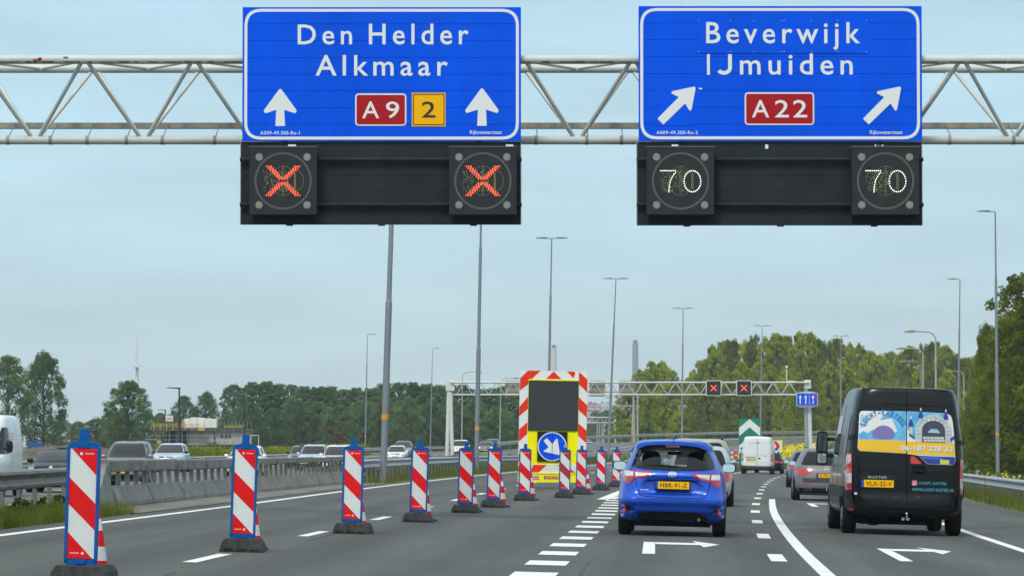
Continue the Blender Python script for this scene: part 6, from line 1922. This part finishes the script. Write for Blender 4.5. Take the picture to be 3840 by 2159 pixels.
# right-hand wood
outline = pchip([2340, 2385, 2430, 2500, 2540, 2600, 2650, 2720, 2800, 2900, 3000, 3080, 3200, 3300, 3400, 3500, 3620, 3700], [1480, 1395, 1352, 1380, 1440, 1390, 1330, 1275, 1272, 1262, 1258, 1268, 1290, 1325, 1312, 1285, 1330, 1300])
x, k = 2352, 1
while x < 3700:
    key = 'olive' if r3.random() < .78 and not 3400 < x < 3560 else 'green'
    tree(x, outline(x) + r3.uniform(-10, 16), r3.uniform(105, 150), r3.uniform(560, 620), key, '%s skyline tree from the left in the wood on the right' % nth(k), 'trees of the right-hand wood')
    x += r3.uniform(34, 46); k += 1
x, k = 2372, 1
while x < 3720:
    key = 'olive' if r3.random() < .62 else 'green'
    tree(x, outline(x) + r3.uniform(70, 150), r3.uniform(100, 140), r3.uniform(515, 550), key, '%s lower tree from the left along the front of the right-hand wood' % nth(k), 'front trees of the right-hand wood')
    x += r3.uniform(50, 66); k += 1
for px, py, w, Y, lab in ((3885, 1030, 480, 225, 'tallest tree at the very right edge of the picture'), (3790, 1190, 270, 236, 'leafy tree just right of the tall right lamp post'), (3700, 1225, 130, 250, 'slender sparse tree left of the tall right lamp post'), (3815, 1330, 400, 231, 'broad lower tree filling the right edge'),
                          (3718, 1400, 220, 244, 'leafy young tree behind the tall right lamp post'), (3750, 1520, 360, 238, 'low dense tree at the foot of the right edge trees'),
                          (3640, 1480, 110, 420, 'dark young tree right of the black van')):
    tree(px, py, w, Y, 'near', lab, 'near trees at the right edge')
# bushes and weeds
for px, py, w, Y, key, lab in ((1245, 1610, 130, 500, 'bushb', 'brownish bush in front of the poplar row'), (2350, 1640, 80, 470, 'bush', 'green bush below the bare poles'), (2300, 1655, 60, 420, 'bush', 'low bush right of the message trailer'),
                               (2420, 1600, 110, 500, 'bush', 'tall shrub above the hatchback left roof edge'), (2480, 1630, 60, 500, 'bush', 'shrub above the hatchback roof'), (2730, 1607, 130, 470, 'bush', 'light green bush left of the chevron sign'), (2650, 1625, 110, 470, 'bush', 'bush above the beige car'),
                               (1400, 1645, 60, 480, 'bush', 'bush below the small single-armed lamp'), (1470, 1650, 90, 470, 'bush', 'bush left of the thick lamp post base'), (1330, 1650, 90, 480, 'bush', 'bush behind the white oncoming car')):
    tree(px, py, w, Y, key, lab, 'bushes by the road', 'bush', 'bush')
for k in range(46):
    Y = 122 + k * 4.3 + r3.uniform(-1.5, 1.5)
    X = med(Y) - r3.uniform(.9, 2.6)
    s = empty('weed_clump', (X, Y, medz(X, Y) - .05), (0, 0, r3.uniform(0, 6)), '%s weed clump from the near end along the median guard rail' % nth(k + 1), 'weeds', 'weeds along the median')
    f = r3.uniform(.16, .34) * (1 + (Y - 120) / 300)
    s.scale = (f, f, f * r3.uniform(.9, 1.5))
    cr, tk = VAR['bush'][k % 4]
    link('crown', cr, s)

for k in range(18):
    Y = 92 + k * 7 + r3.uniform(-2, 2)
    X = exitX(Y) + r3.uniform(7.5, 9.5)
    s = empty('weed_clump', (X, Y, plane(X) - .08), (0, 0, r3.uniform(0, 6)), '%s weed clump from the near end along the right verge' % nth(k + 1), 'weeds', 'weeds along the right verge')
    f = r3.uniform(.18, .36)
    s.scale = (f * 1.2, f * 1.2, f * r3.uniform(1.0, 1.6))
    link('crown', VAR['bush'][k % 4][0], s)
for k in range(7):
    Y = 44 + k * 3.4 + r3.uniform(-.8, .8)
    X = med(Y) + r3.uniform(-.5, .2)
    s = empty('weed_clump', (X, Y, medz(X, Y) - .05), (0, 0, r3.uniform(0, 6)), '%s weed clump from the near end under the left edge guard rail' % nth(k + 1), 'weeds', 'weeds under the left guard rail')
    f = r3.uniform(.14, .26)
    s.scale = (f, f, f * r3.uniform(1.0, 1.5))
    link('crown', VAR['bush'][k % 4][0], s)

def scatter(name, pts, size, m, per=1, h=None):
    """upright thin blades (triangles) at many points"""
    n = len(pts)
    a = rng.uniform(0, 6.28, n); hh = (h if h is not None else np.full(n, .3)) * rng.uniform(.55, 1.3, n)
    wv = np.stack([np.cos(a), np.sin(a), np.zeros(n)], 1) * (size * .5)[:, None]
    tipd = np.stack([rng.normal(0, .3, n) * hh, rng.normal(0, .3, n) * hh, hh], 1)
    P = np.array(pts)
    v = np.stack([P - wv, P + wv, P + tipd], 1).reshape(-1, 3)
    me = bpy.data.meshes.new(name)
    me.vertices.add(3 * n); me.vertices.foreach_set('co', v.astype(np.float32).ravel())
    me.loops.add(3 * n); me.loops.foreach_set('vertex_index', np.arange(3 * n, dtype=np.int32))
    me.polygons.add(n); me.polygons.foreach_set('loop_start', np.arange(0, 3 * n, 3, dtype=np.int32)); me.polygons.foreach_set('loop_total', np.full(n, 3, dtype=np.int32))
    me.update(calc_edges=True)
    me.materials.append(m)
    o = link(name, me); o['kind'] = 'stuff'
    return o
GR = leaf_mat('tall grass blades', (.050, .090, .012), (.14, .15, .04))
def region(n, Ya, Yb, fa, fb, zf, bias=1.0):
    out = []
    for _ in range(n):
        Y = Ya + (Yb - Ya) * random.random() ** bias
        a, b = fa(Y), fb(Y)
        X = a + (b - a) * random.random()
        out.append((X, Y, zf(X, Y) - .02))
    return out
P = region(9000, 38, 69, lambda Y: oppE(Y) + 1.3, lambda Y: med(Y) - .3, medz)
P += region(9000, 38, 65.5, lambda Y: med(Y) - .3, lambda Y: edgeL(Y) - .6, medz)
P += region(7000, 72, 120, lambda Y: oppE(Y) + 1.3, lambda Y: med(Y) - .5, medz)
P += region(16000, 119, 320, lambda Y: oppE(Y) + 1.5, lambda Y: edgeL(Y) - .62, medz)
Yv = np.array([p[1] for p in P])
o = scatter('grass', P, .012 + Yv * .00016, GR, h=.24 + Yv * .0006); tag(o, 'long green grass on the median beside the guard rails', 'grass')
P = region(3000, 36, 76, lambda Y: exitX(Y) + 6.7, lambda Y: exitX(Y) + 13, lambda X, Y: plane(X))
P += region(26000, 74, 260, lambda Y: exitX(Y) + 6.7, lambda Y: exitX(Y) + 13, lambda X, Y: plane(X), 1.3)
P += region(16000, 90, 330, lambda Y: exitX(Y) + 12, lambda Y: exitX(Y) + 40, lambda X, Y: plane(X))
P += region(9000, 245, 420, lambda Y: edgeL(Y) + 8.6, lambda Y: exitX(Y) - 4.4, gorez)
Yv = np.array([p[1] for p in P])
o = scatter('grass', P, .014 + Yv * .00018, GR, h=.30 + Yv * .0009); tag(o, 'tall green grass along the right verge and the exit', 'grass')
def flowers(label, P, size, m):
    n = len(P)
    q = leaf_cloud(np.array(P), np.full(n, .12), 3, size, np.random.default_rng(3), .8)
    o = link('wildflowers', leaf_mesh('wildflowers', q, m)); o['kind'] = 'stuff'
    tag(o, label, 'flowers')
YELF = M('yellow petals', (.72, .56, .01), .6, var=.15, scale=2)
WHF = M('white petals', (.72, .72, .62), .6)
P = [(x, y, gorez(x, y) + random.uniform(.35, .75)) for x, y, z in region(2600, 290, 400, lambda Y: exitX(Y) - 16 if exitX(Y) - 16 > edgeL(Y) + 10.5 else edgeL(Y) + 9.5, lambda Y: exitX(Y) - 7.2, gorez)]
P += [(x, y, plane(x) + random.uniform(.4, 1.0)) for x, y, z in region(900, 430, 520, lambda Y: exitX(Y) - 12, lambda Y: exitX(Y) - 6, lambda X, Y: plane(X))]
flowers('yellow flowering plants on the bank beside the exit', P, .24, YELF)
P = [(x, y, plane(x) + random.uniform(.35, .75)) for x, y, z in region(55, 105, 190, lambda Y: exitX(Y) + 7.6, lambda Y: exitX(Y) + 10, lambda X, Y: plane(X))]
flowers('small white and cream flowers in the right verge', P, .08, WHF)
P = [(x, y, plane(x) + random.uniform(.4, .8)) for x, y, z in region(45, 112, 150, lambda Y: exitX(Y) + 7.6, lambda Y: exitX(Y) + 9.5, lambda X, Y: plane(X))]
flowers('small yellow flowers in the right verge', P, .08, YELF)

# hedge along the opposite carriageway
hs = np.random.default_rng(9)
for k, (Ya, Yb) in enumerate(((222, 268), (272, 330), (334, 400))):
    s = empty('hedge', (oppE(Ya) - 15.4, Ya, oppz(Ya)), label=['yellow green hedge right of the ice blue crossover', 'yellow green hedge behind the white car at the second board', 'yellow green hedge left of the row of three oncoming cars'][k], cat='hedge', group='clipped hedges by the opposite road')
    cent = [(oppE(Y) - 15.4 - s.location.x + hs.uniform(-.5, .5), Y - Ya, hs.uniform(.25, 1.2)) for Y in hs.uniform(Ya, Yb, int((Yb - Ya) * 9))]
    link('foliage', leaf_mesh('foliage', leaf_cloud(np.array(cent), np.full(len(cent), .42), 26, .17, hs, .7), LEAF_H), s)

# ------------------------------------------------------------------ building site
Y = 452.0
q = Y / F_PX
def bp(zx, zy): # from an enlarged view of that part of the photograph
    v = at(360 + zx * .3591, 1380 + zy * .3591, Y); return v.x, v.z
b0 = bp(520, 830)
bl = empty('unfinished_building', (b0[0], Y, oppz(Y)), label='unfinished grey building with scaffolding and yellow roof railing', cat='building')
def bq(zx, zy): x, z = bp(zx, zy); return x - b0[0], z - oppz(Y)
def bbox(name, x0, y0, x1, y1, ya, yb_, m, bev=0): 
    (xa, za), (xb, zb) = bq(x0, y1), bq(x1, y0)
    return MB().box(((xa + xb) / 2, (ya + yb_) / 2, (za + zb) / 2), (xb - xa, yb_ - ya, zb - za)).build(name, m, bl, bevel=bev)
CW = M('raw block wall', (.50, .49, .46), .85, var=.15, scale=1.2)
CD = M('dark opening', (.03, .035, .04), .8)
YR = M('yellow rail paint', (.52, .33, .05), .55)
bbox('wall', 965, 652, 1230, 842, 0, 8, CW); bbox('wall', 1250, 655, 1560, 842, 0, 8, CW); bbox('wall', 730, 655, 960, 842, 1, 8, CD)
bbox('roof_slab', 540, 622, 1150, 652, -1.2, 8, M('roof edge', (.06, .065, .07), .7)); bbox('roof_slab', 1150, 630, 1600, 656, -.6, 8, M('roof edge', (.06, .065, .07), .7))
for x in (1302, 1345, 1385): bbox('window', x, 690, x + 25, 726, -.08, .02, CD)
for x in (760, 830, 890, 945): bbox('column', x, 655, x + 10, 842, .4, .9, CW)
for y0 in (578, 600): bbox('guard_bar', 545, y0, 870, y0 + 7, -1.2, -1.1, YR); bbox('guard_bar', 880, y0 + 2, 1080, y0 + 8, -1.2, -1.1, YR)
for y0 in (596, 612): bbox('guard_bar', 1340, y0, 1560, y0 + 6, -.6, -.5, YR)
for x in range(545, 1080, 66): bbox('rail_post', x, 575, x + 8, 650, -1.25, -1.15, YR)
for x0, x1 in ((530, 590), (1080, 1145)): bbox('end_board', x0, 616, x1, 652, -1.3, -1.25, YR)
SCAF = M('scaffold tube', (.30, .31, .31), .5, metal=.4)
for x in range(480, 1640, 96): bbox('scaffold_pole', x, 690 if x < 700 else 640, x + 5, 842, -1.0, -.9, SCAF)
for x in range(1260, 1630, 40): bbox('scaffold_pole', x, 555, x + 4, 640, -.4, -.3, SCAF)
for y0 in (700, 742, 795): bbox('scaffold_bar', 480, y0, 1620, y0 + 4, -1.05, -.95, SCAF)
for x0, x1, y0 in ((520, 660, 738), (1130, 1260, 700), (1150, 1620, 760)): bbox('scaffold_deck', x0, y0, x1, y0 + 8, -1.3, -.6, M('deck boards', (.30, .27, .22), .8))
bbox('brick_stack', 660, 752, 702, 785, -3, -2.4, YR); bbox('reddish_plinth', 900, 800, 1560, 842, -.3, -.05, M('reddish plinth', (.14, .07, .07), .9))
WRAP = M('white wrapped pack', (.76, .75, .70), .5, var=.06, scale=1)
for k, (x0, x1, y0) in enumerate(((890, 918, 530), (918, 980, 524), (980, 1050, 512), (1052, 1128, 516), (1130, 1190, 524), (1190, 1256, 528))):
    (xa, za), (xb, zb) = bq(x0, 622), bq(x1, y0)
    o = MB().box(((xa + xb) / 2 + b0[0], Y + 1.5, (za + zb) / 2 + oppz(Y)), (xb - xa, 1.6, zb - za)).build('wrapped_pack', WRAP if k else M('tan pack', (.35, .27, .17), .7), None, bevel=.06)
    tag(o, ['tan pack at the left end of the stack on the building roof', 'first white wrapped pack beside the tan pack on the roof', 'tallest white wrapped pack on the roof', 'white wrapped pack right of the tallest one on the roof', 'second white wrapped pack from the right on the roof', 'rightmost white wrapped pack on the roof'][k], 'pack', 'wrapped packs on the building roof')
p = at(619, 1556, 494)
fl = empty('flag', (p.x, 494, p.z), label='white flag with faint red print on the thin black lamp post', cat='flag')
vs, fs = [], []
for i in range(9):
    x = i * .125
    for j in range(2): vs.append((x + .05, .08 * math.sin(i * 1.1), -j * .8 - x * .05))
for i in range(8): fs.append((2 * i, 2 * i + 1, 2 * i + 3, 2 * i + 2))
MB().add(vs, fs).build('cloth', M('flag cloth', (.72, .66, .70), .8), fl, smooth=60)
MB().box((.5, -.12, -.42), (.7, .01, .12)).build('print', M('faint red print', (.65, .2, .3), .7), fl)
# site fence and clutter at the left
sf = empty('site_fence', (at(420, 1670, 470).x, 470, oppz(470)), label='dark mesh fence along the building site', cat='fence')
ax = sf.location.x
for k in range(17):
    x = at(240 + k * 26, 1600, 470).x - ax
    MB().tube((x, 0, 0), (x, 0, 2.2), .035, n=6).build('post', BLACKP, sf)
for z in (.4, 1.3, 2.15):
    xa, xb = at(240, 1600, 470).x - ax, at(656, 1600, 470).x - ax
    MB().box(((xa + xb) / 2, 0, z), (xb - xa, .03, .03)).build('rail', BLACKP, sf)
SOIL = M('soil heap', (.10, .08, .06), .95, var=.3, scale=2, bump=.5)
for px, w, h, Y, lab in ((200, 4.5, 1.0, 400, 'brown soil heap right of the white van'), (300, 4.5, 1.2, 420, 'low brown soil heap behind the nearest board')):
    a = at(px, 1670, Y)
    vs, fs = [], []
    for i in range(9):
        for j in range(13):
            u, v_ = i / 8 * 2 - 1, j / 12 * 2 - 1
            vs.append((v_ * w, u * 2, max(0, (1 - u * u) * (1 - v_ * v_)) ** .8 * h * random.uniform(.8, 1.15) - .1))
    for i in range(8):
        for j in range(12): fs.append((i * 13 + j, i * 13 + j + 1, (i + 1) * 13 + j + 1, (i + 1) * 13 + j))
    tag(MB().add(vs, fs).build('soil_heap', SOIL, None, smooth=180, loc=(a.x, Y, oppz(Y))), lab, 'soil heap')
a = at(115, 1650, 430)
s = empty('site_conveyor', (a.x, 430, oppz(430)), label='blue site machine with a slanting arm right of the white van', cat='machine')
MB().box((.6, 0, 1.0), (1.6, 1, .5)).build('body', BBLUE, s, bevel=.05)
MB().prism([(-1.2, 3.6), (-1.0, 3.7), (.4, 1.3), (.2, 1.2)], 0, .4).build('arm', BLACKP, s)
for x in (0, 1.2): MB().box((x, 0, .35), (.14, .14, .8)).build('leg', BBLUE, s)
a = at(955, 1655, 420)
s = empty('site_trailer', (a.x, 420, oppz(420)), label='white flatbed frame at the right end of the building site', cat='trailer')
MB().box((0, 0, .75), (1.3, 1, .35)).build('bed', SWHITE, s)
for x in (-.45, .45): MB().tube((x, 0, .8), (x, 0, 2.1), .03).build('upright', SWHITE, s)
MB().box((0, 0, 2.08), (.95, .06, .06)).build('crossbar', SWHITE, s)
for x in (-.4, .4): MB().lathe([(-.1, .3), (.1, .3)], 16, 'X').build('wheel', TYRE, s, loc=(x, 0, .3), rot=(0, 0, math.pi / 2))

# ------------------------------------------------------------------ far skyline
def chimney(label, x0, x1, ytop, ycap, Y, m, mc):
    a, b, c = at(x0, ytop, Y), at(x1, ycap, Y), at((x0 + x1) / 2, 1668, Y)
    s = empty('chimney', (c.x, Y, 0), label=label, cat='chimney', group='power station chimneys')
    r = (b.x - a.x) / 2
    MB().tube((0, 0, 0), (0, 0, b.z), r * 1.12, r, 20).build('shaft', m, s, smooth=60)
    MB().tube((0, 0, b.z), (0, 0, a.z), r * .68, r * .68, 16).build('flue', mc, s, smooth=60)
chimney('pale cream chimney with blue top behind the message trailer', 2066, 2088, 1293, 1305, 3000, M('hazed cream shaft', (.56, .56, .52), .8, var=.08, scale=.05), M('blue flue', (.05, .12, .24), .7))  # chimney colours picked paler, with part of the distance haze in them
chimney('grey chimney with darker top behind the first right-hand trees', 2372, 2394, 1275, 1287, 3000, M('hazed grey shaft', (.20, .22, .25), .8, var=.08, scale=.05), M('dark flue', (.06, .09, .16), .7))  # distance haze partly mixed into this shaft colour too
Y = 2300
a = at(512, 1670, Y); hub = at(514, 1375, Y)
s = empty('wind_turbine', (a.x, Y, 0), label='white wind turbine rising behind the round dark tree', cat='wind turbine')
WT = M('turbine white', (.66, .68, .70), .5)
MB().tube((0, 0, 0), (hub.x - a.x, 0, hub.z - 1), 2.1, 1.0, 16).build('tower', WT, s, smooth=60)
MB().box((hub.x - a.x, -1, hub.z), (2, 6, 2.2)).build('nacelle', WT, s, bevel=.4)
hx = hub.x - a.x
for tx, ty in ((516, 1262), (492, 1372), (548, 1369)):
    t = at(tx, ty, Y); d = Vector((t.x - hub.x, 0, t.z - hub.z))
    n = Vector((d.z, 0, -d.x)).normalized()
    b = MB()
    o0, o1, o2 = Vector((hx, -4.4, hub.z)), Vector((hx, -4.4, hub.z)) + d * .25, Vector((hx, -4.4, hub.z)) + d
    vs = []
    for p, w_ in ((o0, .5), (o1, 1.0), (o2, .15)):
        for sy in (-.2, .2): vs += [p + n * w_ + Vector((0, sy, 0)), p - n * w_ + Vector((0, sy, 0))]
    fs = []
    for k in range(2):
        i = k * 4
        fs += [(i, i + 1, i + 5, i + 4), (i + 2, i + 6, i + 7, i + 3), (i, i + 4, i + 6, i + 2), (i + 1, i + 3, i + 7, i + 5)]
    b.add(vs, fs).build('blade', WT, s)
MB().lathe([(-1, .2), (-.6, .8), (.5, .9)], 12, 'X').build('hub', WT, s, loc=(hx, -4.4, hub.z), rot=(0, 0, math.pi / 2))
Y = 2500
MAG = M('magenta cladding', (.42, .10, .20), .7); FGR = M('pale cladding', (.46, .50, .54), .7); FDK = M('roof plant', (.12, .17, .25), .7)
a = at(2265, 1670, Y)
s = empty('factory_building', (a.x, Y, 0), label='distant factory with magenta roof band right of the message trailer', cat='building')
def fb(name, x0, y0, x1, y1, m, d=30, yo=0):
    p, r = at(x0, y1, Y), at(x1, y0, Y)
    MB().box(((p.x + r.x) / 2 - a.x, yo + d / 2, (p.z + r.z) / 2), (r.x - p.x, d, r.z - p.z)).build(name, m, s)
fb('hall', 2150, 1529, 2345, 1670, FGR, 40, 5); fb('cladding_band', 2150, 1514, 2252, 1529, MAG, 40, 4.0); fb('cladding_band', 2297, 1516, 2345, 1529, MAG, 40, 4.0); fb('central_hall', 2253, 1510, 2296, 1545, FGR, 40, 3)
for x0, x1, y0 in ((2208, 2221, 1505), (2256, 2264, 1504), (2275, 2284, 1505), (2224, 2240, 1508)): fb('roof_plant', x0, y0, x1, 1514, FDK, 8, 8)
for y0 in (1530, 1545, 1553): fb('white_canopy', 2190, y0, 2250 - (y0 - 1530), y0 + 5, M('white roof', (.7, .7, .7), .6), 5, 2)
for k, (px, py, w) in enumerate(((2180, 1560, 90), (2210, 1575, 90), (2230, 1545, 90), (2275, 1540, 90), (2320, 1535, 90), (2345, 1560, 80))):
    tree(px, py, w, 1000 + random.uniform(-60, 60), 'left', '%s far dark tree from the left in the gap right of the message trailer' % nth(k + 1), 'far trees in the gap')

# ------------------------------------------------------------------ haze
hz = MB().box((0, 1550, 55), (5200, 3900, 120)).build('haze', None)
hz['kind'] = 'stuff'
tag(hz, 'thin pale haze filling the air over the motorway', 'haze')
hm = bpy.data.materials.new('haze')
hm.use_nodes = True
n, l = hm.node_tree.nodes, hm.node_tree.links
n.remove(n['Principled BSDF'])
pv = n.new('ShaderNodeVolumePrincipled')
pv.inputs['Color'].default_value = (.93, .97, 1.0, 1)
pv.inputs['Density'].default_value = .00017
pv.inputs['Anisotropy'].default_value = .3
l.new(pv.outputs[0], n['Material Output'].inputs['Volume'])
hz.data.materials.append(hm)
